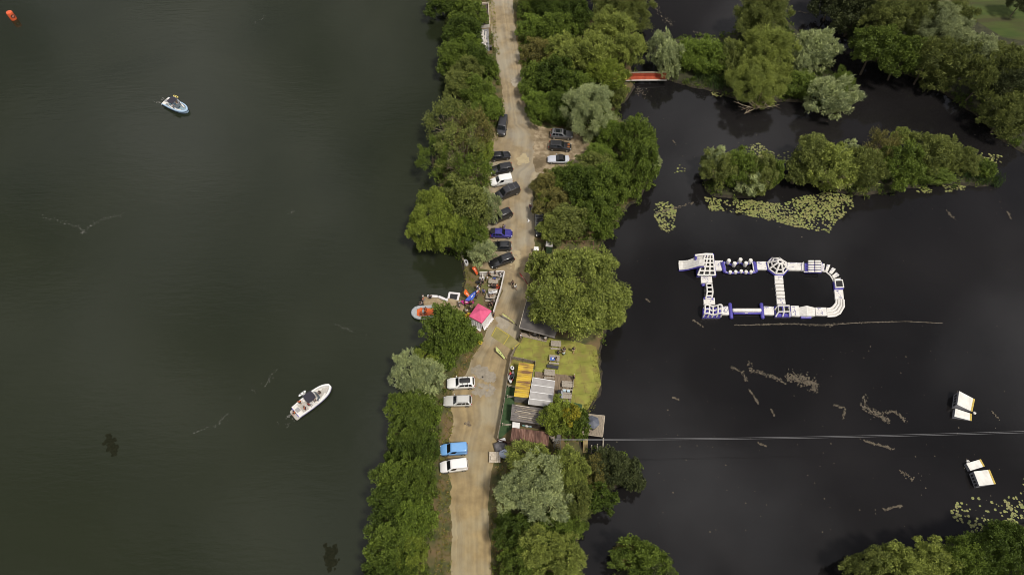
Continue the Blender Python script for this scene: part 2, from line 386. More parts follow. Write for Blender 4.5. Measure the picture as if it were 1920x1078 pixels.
for pts_, c_ in (([(888,690),(905,686),(914,694),(912,704),(896,708),(884,702)], 0), ([(905,702),(918,698),(930,706),(926,716),(908,714)], 0), ([(890,722),(912,720),(926,728),(920,740),(898,742),(886,734)], 0), ([(872,792),(880,791),(884,796),(878,800),(871,798)], 1),
   ([(930,598),(946,594),(956,606),(950,616),(936,612)], 2), ([(954,478),(968,470),(976,486),(970,506),(956,502)], 3), ([(970,296),(984,290),(992,300),(984,310),(972,308)], 3), ([(958,150),(966,146),(972,156),(964,164)], 2)):
    m_ = (mat('grey_hardcore', (.225, .198, .155), (.30, .266, .212), 1.6, .95, world=True, detail=10), mat('dark_stain', (.10, .075, .05), (.2, .16, .11), 2.5, .95, world=True), mat('pale_gravel', (.27, .235, .18), (.345, .305, .24), 1.2, .95, world=True, detail=9), mat('sandy_gravel', (.34, .28, .17), (.40, .33, .20), 1.2, .95, world=True, detail=9))[c_]
    q_ = smooth_poly([P(*p) for p in pts_], 2); k_ = 0
    cc = sum(q_, Vector())/len(q_); g_ = random.Random(int(cc.x*10)); b_ = []
    for i in range(46 if c_ != 1 else 10):        # a scatter of stones rather than one blot
        e = q_[g_.randrange(len(q_))]; p = cc.lerp(e, g_.random()**.6*1.15); r_ = g_.uniform(.15, .55) if c_ != 1 else g_.uniform(.15, .3); n_ = g_.randint(6, 9)
        b_.append([(p.x+r_*g_.uniform(.5, 1.2)*math.cos(6.283*j/n_), p.y+r_*g_.uniform(.5, 1.2)*math.sin(6.283*j/n_), .0085+.0002*i) for j in range(n_)])
    mb_ = MB()
    for ring in b_: mb_.add(ring, [tuple(range(len(ring)))])
    tag(link('track_patch', mb_.mesh('track_patch', m_)), kind='structure')
# ------------------------------------------------------------------ foliage: crowns of leaf-sized faces
def leaf_mesh(name, ctr, out, L_, W_, tint, g, spread=.75, m=None):
    """one bent diamond per leaf spray; ctr, out: (N,3); tint: (N,)"""
    n = len(ctr)
    d = out + g.normal(0, spread, (n, 3)); d /= np.linalg.norm(d, axis=1)[:, None]+1e-9
    r = g.normal(0, 1, (n, 3)) + out*.5
    s = np.cross(d, r); s /= np.linalg.norm(s, axis=1)[:, None]+1e-9
    l = (L_*g.uniform(.65, 1.35, n))[:, None]; w_ = (W_*g.uniform(.7, 1.3, n))[:, None]
    a = ctr-d*l*.5; b = ctr+s*w_*.5; c = ctr+d*l*.5; e = ctr-s*w_*.5
    V = np.stack([a, b, c, e], 1).reshape(-1, 3).astype(np.float32)
    me = bpy.data.meshes.new(name)
    me.vertices.add(4*n); me.vertices.foreach_set('co', V.ravel())
    me.loops.add(4*n); me.loops.foreach_set('vertex_index', np.arange(4*n, dtype=np.int32))
    me.polygons.add(n); me.polygons.foreach_set('loop_start', np.arange(0, 4*n, 4, dtype=np.int32))
    try: me.polygons.foreach_set('loop_total', np.full(n, 4, dtype=np.int32))
    except Exception: pass
    me.update(calc_edges=True)
    at = me.attributes.new('tint', 'FLOAT', 'FACE'); at.data.foreach_set('value', np.clip(tint, 0, 1).astype(np.float32))
    me.materials.append(m or LEAF); return me
def sph(g, n, up=0.0):
    v = g.normal(0, 1, (n, 3)); v[:, 2] += up; return v/np.linalg.norm(v, axis=1)[:, None]
def crown_mesh(name, seed, Rm, kind):
    """unit crown (radius 1, z from about -0.75 to 1) for a tree of Rm metres"""
    g = np.random.default_rng(seed)
    C_, O_, T_ = [], [], []
    if kind == 'shag': nl, lr, ns = int(9+Rm*2.2), (.20, .36), 9
    elif kind == 'willow': nl, lr, ns = int(12+Rm*4.4), (.20, .34), 12
    else: nl, lr, ns = int(12+Rm*5.0), (.19 if Rm > 5 else .22, .31 if Rm > 5 else .38), 11
    ll = {'dome': .36, 'willow': .5, 'shag': .44}[kind]/Rm
    ww = {'dome': .165, 'willow': .115, 'shag': .14}[kind]/Rm
    ii = np.arange(nl)+.5; zz = 1-1.45*ii/nl; pa = ii*2.39996+g.uniform(0, 6.28); rr = np.sqrt(np.maximum(0, 1-zz*zz))
    dirs = np.stack([rr*np.cos(pa), rr*np.sin(pa), zz], 1)+g.normal(0, .13, (nl, 3)); dirs /= np.linalg.norm(dirs, axis=1)[:, None]; dirs = dirs[g.permutation(nl)]
    for k in range(nl):
        rad = g.uniform(.46, .90) if k > 2 else g.uniform(0, .35)
        if kind == 'shag': rad = g.uniform(.45, 1.0)
        lc = dirs[k]*rad; lrad = g.uniform(*lr)*(1.15 if k <= 2 else 1.32-.45*rad)
        lt = g.uniform(-.16, .16)
        sd = sph(g, ns, .25)*.35 + sph(g, ns)*.5 + dirs[k]*.35; sd /= np.linalg.norm(sd, axis=1)[:, None]
        for q in range(ns):
            stretch = g.uniform(.6, 1.05)
            sc = lc+sd[q]*lrad*stretch; sr = lrad*g.uniform(.28, .52)
            nleaf = int(max(12, (sr*Rm)**2*4*math.pi/(ll*Rm*ww*Rm)*(.62 if kind == 'shag' else .78)))
            nleaf = min(nleaf, 150)
            o = sph(g, nleaf, .35)
            if kind == 'willow': pos = sc+o*sr*g.uniform(.35, 1.15, (nleaf, 1))+dirs[k]*sr*g.uniform(-.3, .6, (nleaf, 1))
            elif kind == 'shag': pos = sc+o*sr*g.uniform(.4, 1.25, (nleaf, 1))*np.array([.8, .8, 1.1])+dirs[k]*sr*g.uniform(-1.0, 1.4, (nleaf, 1))
            else: pos = sc+o*sr*g.uniform(.55, 1.1, (nleaf, 1))
            C_.append(pos); O_.append(o*.6+sd[q]*.5+np.array([0, 0, .2])); T_.append(np.clip(.42+lt+g.uniform(-.12, .12)+g.normal(0, .2, nleaf), 0, 1))
    C_, O_, T_ = np.concatenate(C_), np.concatenate(O_), np.concatenate(T_)
    keep = C_[:, 2] > -.8
    return leaf_mesh(name, C_[keep], O_[keep], ll, ww, T_[keep], g, {'dome': .8, 'willow': .5, 'shag': .6}[kind])
CLASSES = {'S': 2.0, 'M': 3.8, 'L': 7.0}
_crowns = {}
def crown(kind, Rm, i):
    c = 'S' if Rm < 2.8 else 'M' if Rm < 5.3 else 'L'
    nvar = {'S': 3, 'M': 4, 'L': 2}[c]; i %= nvar
    k = (kind, c, i)
    if k not in _crowns:
        _crowns[k] = crown_mesh('crown', hash_(k), CLASSES[c], kind)
    return _crowns[k]
def hash_(k): return sum(ord(ch)*(j+3)*7 for j, ch in enumerate(str(k))) % 100003
def trunk_mesh(seed, stems=1):
    """unit trunk: z 0..1 with limbs reaching into the crown (crown radius about .6)"""
    g = random.Random(seed); b = MB()
    for s in range(stems):
        ox, oy = (0, 0) if stems == 1 else (g.uniform(-.12, .12), g.uniform(-.12, .12))
        lean = (g.uniform(-.12, .12)+ox*2, g.uniform(-.12, .12)+oy*2)
        pts = [(ox, oy, 0), (ox+lean[0]*.4, oy+lean[1]*.4, .35), (ox+lean[0], oy+lean[1], .75), (ox+lean[0]*1.2, oy+lean[1]*1.2, 1.05)]
        b.path(pts, [.05, .038, .025, .01], 7)
        for k in range(6 if stems == 1 else 3):
            a = g.uniform(0, 6.28); r_ = g.uniform(.3, .6); z0 = g.uniform(.35, .75)
            p0 = (ox+lean[0]*z0, oy+lean[1]*z0, z0)
            b.path([p0, (p0[0]+r_*.5*math.cos(a), p0[1]+r_*.5*math.sin(a), z0+.16), (p0[0]+r_*math.cos(a+.2), p0[1]+r_*math.sin(a+.2), z0+.36)], [.02, .013, .005], 5)
    return b.mesh('trunk', BARK, True)
TRUNKS = [trunk_mesh(i, 1) for i in range(3)]+[trunk_mesh(10+i, 4) for i in range(3)]
def twig_mesh(seed, n=16, m=DEADWOOD):
    g = random.Random(seed); b = MB()
    for k in range(n):
        a = g.uniform(0, 6.28); e = g.uniform(.1, 1.2); r_ = g.uniform(.7, 1.0)
        d = Vector((math.cos(a)*math.cos(e), math.sin(a)*math.cos(e), math.sin(e)))
        p = d*r_; mid = d*r_*.55+Vector((g.uniform(-.1, .1), g.uniform(-.1, .1), .05))
        b.path([(0, 0, 0), mid, p], [.018, .012, .004], 5)
        for q in range(4):
            s = mid.lerp(p, g.uniform(0, .9)); e2 = s+Vector((g.uniform(-.25, .25), g.uniform(-.25, .25), g.uniform(-.05, .22)))
            b.path([s, e2], [.008, .003], 4)
    return b.mesh('bare_branches', m, True)
TWIGS = [twig_mesh(3), twig_mesh(4)]
DG, MG, YG, OL, SV, BO, BR, GG, EM, YE = ((.062,.094,.020), (.100,.142,.030), (.175,.222,.046), (.140,.166,.056), (.29,.335,.205), (.200,.238,.070), (.150,.142,.055), (.060,.074,.036), (.118,.170,.034), (.27,.25,.035))
_tn = [0]
def tree(cx, cy, rx, ry, kind, color, top, label, group=None, name=None, cat=None, flat=None, bare=0):
    """crown whose outline is about (rx, ry) pixels round (cx, cy); top = height in metres"""
    i = _tn[0]; _tn[0] += 1; g = random.Random(i*31+5)
    s = ppm(cx, cy, top*.55); Rx, Ry = rx/s*1.06, ry/s*1.1
    Hz = flat if flat else min(top*.56, max(Rx, Ry)*.85)
    zc = top-Hz*.98
    c = P(cx, cy, zc)
    bush = top < 4.2
    nm = name or ('bush' if bush else 'tree')
    root = empty(nm, (c.x, c.y, 0 if abs(c.y) > -1 else 0), 0, label, cat or ('bush' if bush else 'tree'), group)
    me = crown(kind, (Rx+Ry)/2, i)
    cr_ = link('foliage' if bush else 'crown', me, root, color=color)
    cr_.location = (0, 0, zc); cr_.scale = (Rx*1.0, Ry*1.0, Hz*1.12); cr_.rotation_euler = (0, 0, g.uniform(-.5, .5)+ (math.pi if i % 2 else 0))
    tm = link('stem' if bush else 'trunk', TRUNKS[(3 if bush or kind == 'shag' else 0)+i % 3], root)
    tm.location = (0, 0, -.5); h_ = zc+.5+Hz*.25; tm.scale = (max(Rx, 1.2)*1.0, max(Ry, 1.2)*1.0, h_)
    tm.rotation_euler = (0, 0, g.uniform(0, 6.28))
    if bare:
        bw = link('bare_branches', TWIGS[i % 2], root); bw.location = (0, -Ry*(.35*bare if bare < 1.5 else .8), zc*(.5 if bare < 1.5 else .25)); bw.scale = (Rx*1.05, Ry*1.05, Hz*.9)
    return root
T = tree
# west strip of the causeway, north to south
T(835,8,40,26,'dome',DG,6,'dark green tree leaning over the lake at the top edge of the picture')
T(878,28,34,30,'dome',MG,6,'mid green tree west of the storage pen, just below the top edge')
T(868,66,36,30,'dome',DG,6,'dark green tree crowding the dark deck of the storage pen')
T(876,88,28,22,'dome',EM,5,'brighter green tree beside the heap of white poles')
T(850,112,32,30,'dome',MG,6,'broad mid green tree between lake and the south end of the storage pen')
T(888,112,36,24,'dome',DG,5.5,'dark green tree just south of the storage pen')
T(876,140,30,24,'dome',OL,6,'olive domed tree on the lake bank above the yellow-leaved bush')
T(918,130,18,24,'dome',MG,3.6,'small green bush on the verge south of the storage pen')
T(862,160,30,28,'dome',OL,5,'dull olive tree leaning out over the lake, north of the feathery trees')
T(895,172,36,28,'dome',MG,5,'mid green tree west of the narrow track, north of the dark van')
T(890,165,16,16,'dome',YG,3.9,'yellow-leaved bush between olive trees on the lake bank')
T(912,205,26,36,'dome',EM,4.5,'green tree brushing the side of the dark minibus')
T(845,232,48,38,'shag',OL,9,'feathery olive tree leaning over the lake opposite the dark minibus', bare=.3)
T(895,246,34,38,'shag',BR,8,'brown-tinged feathery tree beside the dark minibus', bare=.3)
T(812,300,28,32,'shag',MG,8,'feathery green tree reaching farthest over the lake, above the yellow-green tree')
T(858,290,44,42,'shag',OL,10,'tall feathery tree with orange twigs showing, beside the first black hatchback', bare=.6)
T(880,335,40,42,'shag',MG,9,'feathery mid green tree beside the white van')
T(906,285,18,30,'dome',YG,3.8,'yellowish bush at the nose of the first black hatchback')
T(820,418,50,66,'dome',YG,10,'large yellow-green tree spreading over the lake')
T(868,386,46,50,'dome',OL,10,'olive tree between the yellow-green tree and the parked cars')
T(915,385,22,34,'willow',SV,6,'pale silver-leaved tree hanging over the bonnet of the dark covered van')
T(876,440,34,36,'dome',MG,7,'shady green tree behind the blue car')
T(902,472,26,27,'willow',SV,5,'round silver-green willow in front of the two lowest black cars of the row')
T(841,617,44,42,'dome',MG,9,'round dark green tree between the jetty and the pink gazebo')
T(862,638,36,30,'dome',EM,6.5,'bright green tree just south of the pink gazebo')
T(818,655,28,22,'dome',MG,5,'green tree on the lake bank below the round dark one')
T(786,664,11,11,'dome',YG,4.5,'tiny yellow-green treetop at the lake edge above the silver tree')
T(808,678,13,11,'dome',YG,4.5,'small yellow-green treetop just right of the silver tree top')
T(830,680,24,28,'dome',EM,4.1,'bright green bush above the silver-leaved tree by the white cars')
T(767,704,34,41,'willow',SV,7,'big silver-leaved tree at the lake edge left of the white cars')
T(800,712,33,41,'willow',SV,7,'silver-leaved tree nearest the white car with the roof box')
T(748,764,26,26,'willow',MG,6,'green tree with pale leaf tips leaning out at the lake edge below the silver trees')
T(788,764,36,32,'dome',MG,6.5,'dark green tree beside the silver estate car')
T(797,790,25,34,'dome',EM,5,'mid green tree north of the pale blue van')
T(768,806,34,36,'dome',MG,7,'dark green tree on the lake bank north of the pale blue van')
T(784,838,33,34,'dome',DG,6,'dark green tree at the nose of the pale blue van')
T(752,850,26,34,'dome',DG,5,'dark tree at the water beside the pale blue van')
T(748,900,44,42,'dome',MG,7,'green tree on the lake bank west of the lower white van')
T(782,904,34,44,'dome',MG,6.5,'broad green tree just below the lower white van')
T(738,955,42,44,'dome',DG,7,'dark green tree on the lower lake bank, second from the bottom edge')
T(778,968,38,44,'dome',EM,7,'leafy green tree by the verge of the lower track')
T(735,1020,46,44,'dome',MG,7,'green tree on the lower lake bank close to the bottom edge')
T(768,1038,32,40,'dome',YG,5.5,'yellowish green tree by the track near the bottom edge')
T(725,1075,44,34,'dome',DG,6,'dark green tree cut by the bottom edge beside the lake')
# east side of the track, northern wood
T(992,12,24,30,'dome',MG,5,'green tree right of the track at the top edge')
T(1042,14,46,34,'dome',DG,8,'dark green tree at the top edge between track and pond')
T(1078,34,30,30,'dome',DG,7,'very dark tree at the pond edge near the top of the picture')
T(1000,58,28,34,'dome',EM,5,'green tree at the right kerb of the narrow track, upper end')
T(1040,62,36,34,'dome',MG,7,'mid green tree in the middle of the northern wood')
T(1170,18,54,36,'willow',OL,9,'large pale olive willow at the pond corner, top edge')
T(1144,58,42,36,'willow',BO,9,'pale olive willow in the northern wood below the corner willow')
T(1010,100,30,30,'dome',BR,5,'brownish tree on the right of the narrow track')
T(1060,104,40,36,'willow',BO,9,'bright olive tree in the thick of the northern wood')
T(1110,102,44,38,'willow',BO,9,'bright olive tree west of the red footbridge and its neighbour willow')
T(1176,96,30,40,'willow',BO,9,'light olive willow right above the west end of the red footbridge')
T(1138,148,34,42,'willow',YG,7,'yellow-olive tree hiding the west end of the red footbridge')
T(1246,104,28,46,'willow',SV,8,'pale grey-green willow at the east end of the red footbridge')
T(1000,150,22,44,'dome',MG,4.6,'green tree squeezed against the right edge of the narrow track')
T(1042,148,40,36,'dome',DG,7,'dark green tree north-west of the round silver willow')
T(1085,168,30,34,'dome',MG,6,'green tree just above the round silver willow')
T(1010,200,28,36,'dome',EM,4.8,'mid green tree on the corner where the track widens')
T(1048,205,28,34,'dome',DG,5.5,'dark green tree behind the grey car with roof bars')
T(1155,178,18,28,'willow',OL,4,'olive bush on the pond bank right of the round silver willow')
T(1106,208,45,48,'willow',SV,9,'big round silver-grey willow beside the grey car with roof bars')
T(1144,252,28,30,'dome',EM,5,'bright green tree between silver willow and dark bank tree')
T(1192,258,32,36,'dome',MG,8,'dense dark green tree at the water east of the parking bay, upper half')
T(1198,318,34,50,'dome',MG,8,'dense dark green tree at the water east of the parking bay, lower half')
T(1224,302,14,18,'willow',SV,5,'little pale tree sticking out over the pond from the dark bank trees')
T(1128,292,34,22,'dome',EM,3,'low green bramble bush at the end of the parking bay')
T(1026,350,26,28,'dome',BR,4,'brownish bush on the corner below the silver convertible')
T(1066,338,34,28,'dome',MG,5,'green tree just below the silver convertible')
T(1094,352,38,42,'dome',DG,7,'dark green tree in the wood below the parking bay')
T(1140,350,38,46,'dome',MG,7,'round green tree east of the dark one below the parking bay')
T(1120,312,36,22,'dome',OL,4.1,'dry olive bush between parking bay and pond')
T(1034,388,32,32,'dome',BR,5,'brown-green tree right of the walking person')
T(1020,376,14,14,'dome',YG,4,'small bright green bush at the road edge right of the walking person')
T(1064,420,46,34,'dome',OL,6,'olive tree hanging over the black van parked in the hedge')
T(1040,428,28,26,'dome',BO,5,'light olive tree right over the roof of the black van in the hedge')
T(1122,405,38,40,'dome',MG,6.5,'light-tipped green tree at the pond edge above the huge round tree')
T(1086,552,87,86,'dome',BO,13,'huge round light green tree covering the dark flat-roofed clubhouse', flat=7.0)
T(1012,498,22,30,'dome',BO,5.5,'small olive tree at the north-west foot of the huge round tree')
T(1050,782,34,34,'dome',YG,6,'yellow-green tree with orange leaves beside the plank roof')
T(1070,778,18,20,'dome',YE,6.6,'orange-yellow autumn-tinted crown at the deck corner')
T(1080,800,24,30,'dome',MG,5.5,'green tree between the plank roof and the square platform')
# south-east of the track
T(998,868,56,34,'willow',BO,7,'grey-green willow just south of the rusty roof', flat=3)
T(1010,890,46,38,'willow',SV,9,'silver willow south of the rusty roof, farther from the track')
T(962,922,36,34,'willow',SV,7,'silver willow touching the right edge of the lower track')
T(1018,940,48,40,'willow',SV,8.5,'largest silver willow below the rusty shed')
T(1072,880,32,40,'willow',BO,8,'fresh olive-green willow east of the silver ones')
T(1076,935,32,40,'willow',OL,7,'olive willow above the small pond inlet')
T(1112,890,30,34,'dome',BR,4.5,'brown-leaved tree beside the wooden jetty foot')
T(1150,880,44,34,'dome',GG,5.5,'dark green tree at the pond south of the square platform')
T(1184,888,22,32,'dome',GG,4,'dark bush at the tip of the bank south of the square platform')
T(1120,935,34,26,'dome',DG,5,'dark tree at the head of the small pond inlet')
T(965,1000,36,36,'dome',DG,6,'shady tree at the right edge of the lower track')
T(1052,995,40,34,'dome',MG,6,'dark green tree left of the small pond inlet')
T(1010,1030,44,40,'willow',BO,8,'bright olive willow near the bottom edge, right of the track')
T(1058,1045,40,38,'willow',BO,7.5,'bright olive willow on the inlet shore at the bottom edge')
T(975,1062,36,36,'dome',MG,6,'green tree by the track cut by the bottom edge')
T(1200,1050,54,36,'dome',MG,6,'dark green tree on the islet at the bottom edge')
T(1172,1040,26,22,'dome',BR,3.9,'brown bush on the islet at the bottom edge')
T(1225,1078,44,34,'dome',GG,5,'grey-green tree on the islet cut by the bottom edge')
# the same belts of trees go on south of the picture
for x_, y_, r_, k_, c_ in ((730,1150,46,'dome',MG),(784,1160,42,'dome',DG),(720,1240,48,'dome',DG),(776,1255,44,'dome',EM),(712,1345,50,'dome',MG),(776,1355,46,'dome',DG),(985,1150,46,'dome',MG),(1048,1140,46,'willow',OL),(990,1245,46,'willow',SV),(1052,1245,46,'dome',MG),(1000,1345,48,'dome',DG),(1060,1350,46,'willow',BO),
    (1660,1150,50,'dome',MG),(1740,1140,50,'willow',OL),(1830,1130,52,'dome',DG),(1920,1120,52,'dome',MG),(1700,1240,52,'dome',DG),(1800,1240,52,'willow',BO)):
    T(x_, y_, r_, r_*.9, k_, c_, 7, 'leafy tree in the belt beyond the bottom edge of the picture', group='trees beyond the bottom edge')
# the spit east of the footbridge
T(1290,105,28,34,'dome',EM,5,'bright green tree first on the spit after the footbridge willow')
T(1328,108,34,38,'dome',EM,5.5,'bright green tree in the middle of the hedge along the spit')
T(1366,112,26,36,'dome',OL,5.5,'olive tree at the right end of the spit hedge')
T(1432,38,46,44,'willow',OL,11,'tall olive tree standing highest on the spit')
T(1410,30,24,30,'willow',MG,8,'narrow green tree at the upper left of the tall olive one')
T(1440,105,50,48,'willow',BO,10,'broad light olive willow in the middle of the spit')
T(1416,160,48,42,'willow',BO,8,'leaning olive willow with dead grey limbs hanging over the pond', bare=1.6)
T(1530,96,37,40,'willow',SV,8,'pale grey willow on the east part of the spit')
T(1505,120,24,28,'willow',SV,6,'small grey willow left of the pale grey one')
T(1500,160,36,28,'dome',MG,4,'low green bushes on the grassy tip of the spit')
T(1575,160,20,30,'willow',MG,8,'spiky green tree behind the round silver tree at the tip of the spit')
T(1560,184,45,40,'willow',SV,8,'round silver-green tree at the tip of the spit, mirrored in black water')
# far wood
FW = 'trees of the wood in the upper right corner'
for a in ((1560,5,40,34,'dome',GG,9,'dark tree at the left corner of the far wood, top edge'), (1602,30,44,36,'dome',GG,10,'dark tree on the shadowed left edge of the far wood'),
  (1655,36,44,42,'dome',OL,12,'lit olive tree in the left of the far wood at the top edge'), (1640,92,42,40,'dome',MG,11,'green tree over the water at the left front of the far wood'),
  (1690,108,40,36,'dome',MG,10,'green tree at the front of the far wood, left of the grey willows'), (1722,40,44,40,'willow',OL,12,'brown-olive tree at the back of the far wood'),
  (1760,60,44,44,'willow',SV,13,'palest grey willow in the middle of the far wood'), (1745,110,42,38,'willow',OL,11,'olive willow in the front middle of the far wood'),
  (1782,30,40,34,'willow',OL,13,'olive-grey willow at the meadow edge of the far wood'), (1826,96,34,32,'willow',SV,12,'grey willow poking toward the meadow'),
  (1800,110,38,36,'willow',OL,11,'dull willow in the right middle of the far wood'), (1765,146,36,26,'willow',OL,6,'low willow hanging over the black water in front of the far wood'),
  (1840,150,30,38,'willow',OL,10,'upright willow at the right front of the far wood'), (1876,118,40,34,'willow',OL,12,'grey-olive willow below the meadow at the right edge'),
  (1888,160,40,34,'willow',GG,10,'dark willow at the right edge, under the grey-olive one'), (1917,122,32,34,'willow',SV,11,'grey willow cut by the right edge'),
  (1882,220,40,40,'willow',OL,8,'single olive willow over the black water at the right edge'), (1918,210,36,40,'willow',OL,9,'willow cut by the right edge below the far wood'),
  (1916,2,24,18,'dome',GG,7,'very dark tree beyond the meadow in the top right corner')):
    T(*a[:5], tuple(x*.8 for x in a[5]), *a[6:], group=FW)  # dimmed: dark foliage, with corner vignette painted into its colour
# the two wooded islets
T(1345,318,32,38,'dome',OL,6,'olive tree on the left end of the smaller wooded islet', bare=.5)
T(1348,296,20,20,'willow',SV,6.4,'pale treetop at the upper left of the smaller islet')
T(1385,318,40,36,'dome',MG,6,'green tree in the middle of the smaller wooded islet', bare=1)
T(1424,326,30,38,'dome',OL,5.5,'olive tree on the right end of the smaller wooded islet', bare=.6)
T(1407,348,24,22,'willow',SV,4.5,'small round silver tree at the front of the smaller islet')
T(1522,296,38,44,'dome',OL,7,'olive tree on the left end of the longer islet')
T(1556,318,42,44,'dome',BO,7.5,'light olive tree with bare limbs showing on the longer islet', bare=1)
T(1594,280,18,16,'willow',SV,5,'pale little treetop behind the light olive tree of the longer islet')
T(1618,318,36,44,'willow',OL,7,'grey-olive tree in the middle of the longer islet')
T(1650,280,28,32,'shag',BR,6.5,'nearly bare brown tree at the back of the longer islet', bare=.2)
T(1690,258,17,16,'dome',BO,6,'small round light treetop standing above the longer islet')
T(1688,312,38,44,'dome',MG,6.5,'dark green tree right of the middle on the longer islet')
T(1738,290,36,40,'dome',OL,7,'olive tree on the right half of the longer islet')
T(1775,290,32,36,'willow',OL,6,'olive tree next to the reeds on the longer islet')
T(1740,328,44,20,'dome',MG,3,'low dark green bush at the front of the longer islet')
T(1812,306,26,24,'dome',OL,4.1,'olive bush at the reedy right tip of the longer islet')
T(1842,318,22,18,'dome',MG,3,'low green bush among the reeds at the far right of the longer islet')
T(1452,326,18,26,'dome',MG,3.6,'low green bush beside the water gap on the smaller islet')
T(1492,330,20,26,'dome',OL,4,'small olive bush at the left end of the longer islet')
# south-east corner
T(1625,1064,44,30,'dome',OL,6,'olive tree at the left end of the south-east bank')
T(1690,1060,44,34,'dome',BO,7,'bright olive tree on the south-east bank')
T(1745,1050,44,36,'dome',BO,7,'light green tree right of the bright olive one on the south-east bank')
T(1800,1052,44,36,'dome',MG,8,'green tree in the middle of the south-east bank')
T(1852,1036,48,38,'dome',DG,8,'dark green tree on the south-east bank behind the lily pads')
T(1900,1030,44,50,'dome',DG,8,'dark green tree in the bottom right corner')

# ------------------------------------------------------------------ undergrowth, grass tufts and reeds
def inpoly(x, y, poly):
    c = np.zeros(x.shape, bool); n = len(poly)
    for i in range(n):
        a, b = poly[i], poly[(i+1) % n]
        if a[1] == b[1]: continue
        cond = ((a[1] > y) != (b[1] > y)) & (x < (b[0]-a[0])*(y-a[1])/(b[1]-a[1])+a[0]); c ^= cond
    return c
def scatter(polys, dens, seed, excl=()):
    g = np.random.default_rng(seed); out = []
    ex = [[tuple(P(*p)[:2]) for p in e] for e in excl]
    for px in polys:
        q = [tuple(P(*p)[:2]) for p in px]; xs, ys = [p[0] for p in q], [p[1] for p in q]
        n = int((max(xs)-min(xs))*(max(ys)-min(ys))*dens)
        x, y = g.uniform(min(xs), max(xs), n), g.uniform(min(ys), max(ys), n); k = inpoly(x, y, q)
        for e in ex: k &= ~inpoly(x, y, e)
        out.append(np.stack([x[k], y[k]], 1))
    return np.concatenate(out)
def ground_cover(name, polys, dens, hmin, hmax, per, color, seed, L_=.4, W_=.16, rad=.5, spread=.6, excl=(), base=0.0):
    g = np.random.default_rng(seed); c = scatter(polys, dens, seed, excl); n = len(c)
    h = g.uniform(hmin, hmax, n); th = g.uniform(.15, .75, n)
    i = np.repeat(np.arange(n), per); m = len(i)
    o = sph(g, m, .6); o[:, 2] = np.abs(o[:, 2])
    pos = np.zeros((m, 3)); pos[:, :2] = c[i]+o[:, :2]*rad*g.uniform(.3, 1, (m, 1)); pos[:, 2] = base+o[:, 2]*h[i]*g.uniform(.5, 1, m)
    me = leaf_mesh(name, pos, o*.7+np.array([0, 0, .5]), L_, W_, th[i]+g.normal(0, .18, m), g, spread)
    return tag(link(name, me, color=color), kind='stuff')
W_STRIP = [(838,-60),(845,60),(845,130),(862,180),(838,235),(830,300),(824,360),(824,420),(838,462),(858,462),(872,500),(900,498),(914,450),(912,330),(922,270),(934,225),(944,200),(938,150),(930,100),(922,60),(912,-60)]
W_LOW = [(850,578),(822,596),(806,624),(790,658),(772,692),(758,732),(745,782),(736,850),(722,930),(708,1000),(690,1120),(660,2000),(806,2000),(806,1120),(812,1000),(818,900),(824,830),(832,760),(838,700),(862,670),(890,640),(880,615)]
E_NORTH = [(966,-60),(974,100),(986,200),(1010,228),(1060,238),(1110,262),(1115,300),(1080,318),(1030,322),(1008,345),(1008,440),(1030,455),(1110,462),(1120,452),(1148,428),(1168,384),(1198,368),(1216,330),(1218,276),(1198,242),(1166,230),(1150,206),(1176,180),(1180,80),(1186,40),(1120,22),(1096,44),(1090,-60)]
E_SOUTH = [(930,905),(960,856),(1020,842),(1086,850),(1128,856),(1160,862),(1196,884),(1186,902),(1150,904),(1104,926),(1086,962),(1076,1010),(1082,1110),(1090,2000),(926,2000),(926,1110)]
PEN = [(893,4),(916,4),(922,104),(893,104)]
ground_cover('undergrowth', [W_STRIP, W_LOW, E_NORTH, E_SOUTH], .8, .5, 1.7, 46, MG, 11, excl=[PEN], rad=.75)
ground_cover('undergrowth', [[(1238,128),(1240,92),(1270,74),(1370,76),(1400,34),(1458,20),(1486,62),(1528,74),(1556,106),(1552,140),(1576,170),(1582,200),(1550,210),(1522,186),(1470,182),(1400,186),(1340,162),(1270,152)],
   [(1322,345),(1345,314),(1390,304),(1428,309),(1442,330),(1432,352),(1400,364),(1340,362)], [(1504,328),(1508,299),(1560,284),(1640,284),(1740,279),(1796,304),(1820,330),(1760,336),(1690,346),(1620,361),(1545,346)],
   [(1575,40),(1610,99),(1660,124),(1740,154),(1800,194),(1850,229),(1880,266),(1960,304),(1990,100),(1850,90),(1800,20),(1740,-60),(1580,-60)],
   [(1600,1095),(1620,1078),(1660,1054),(1740,1040),(1830,1015),(1900,990),(1990,980),(2300,1500),(1600,1500)], [(1155,1090),(1175,1066),(1210,1056),(1246,1070),(1270,1100)]], .55, .4, 1.6, 42, DG, 12, rad=.85)
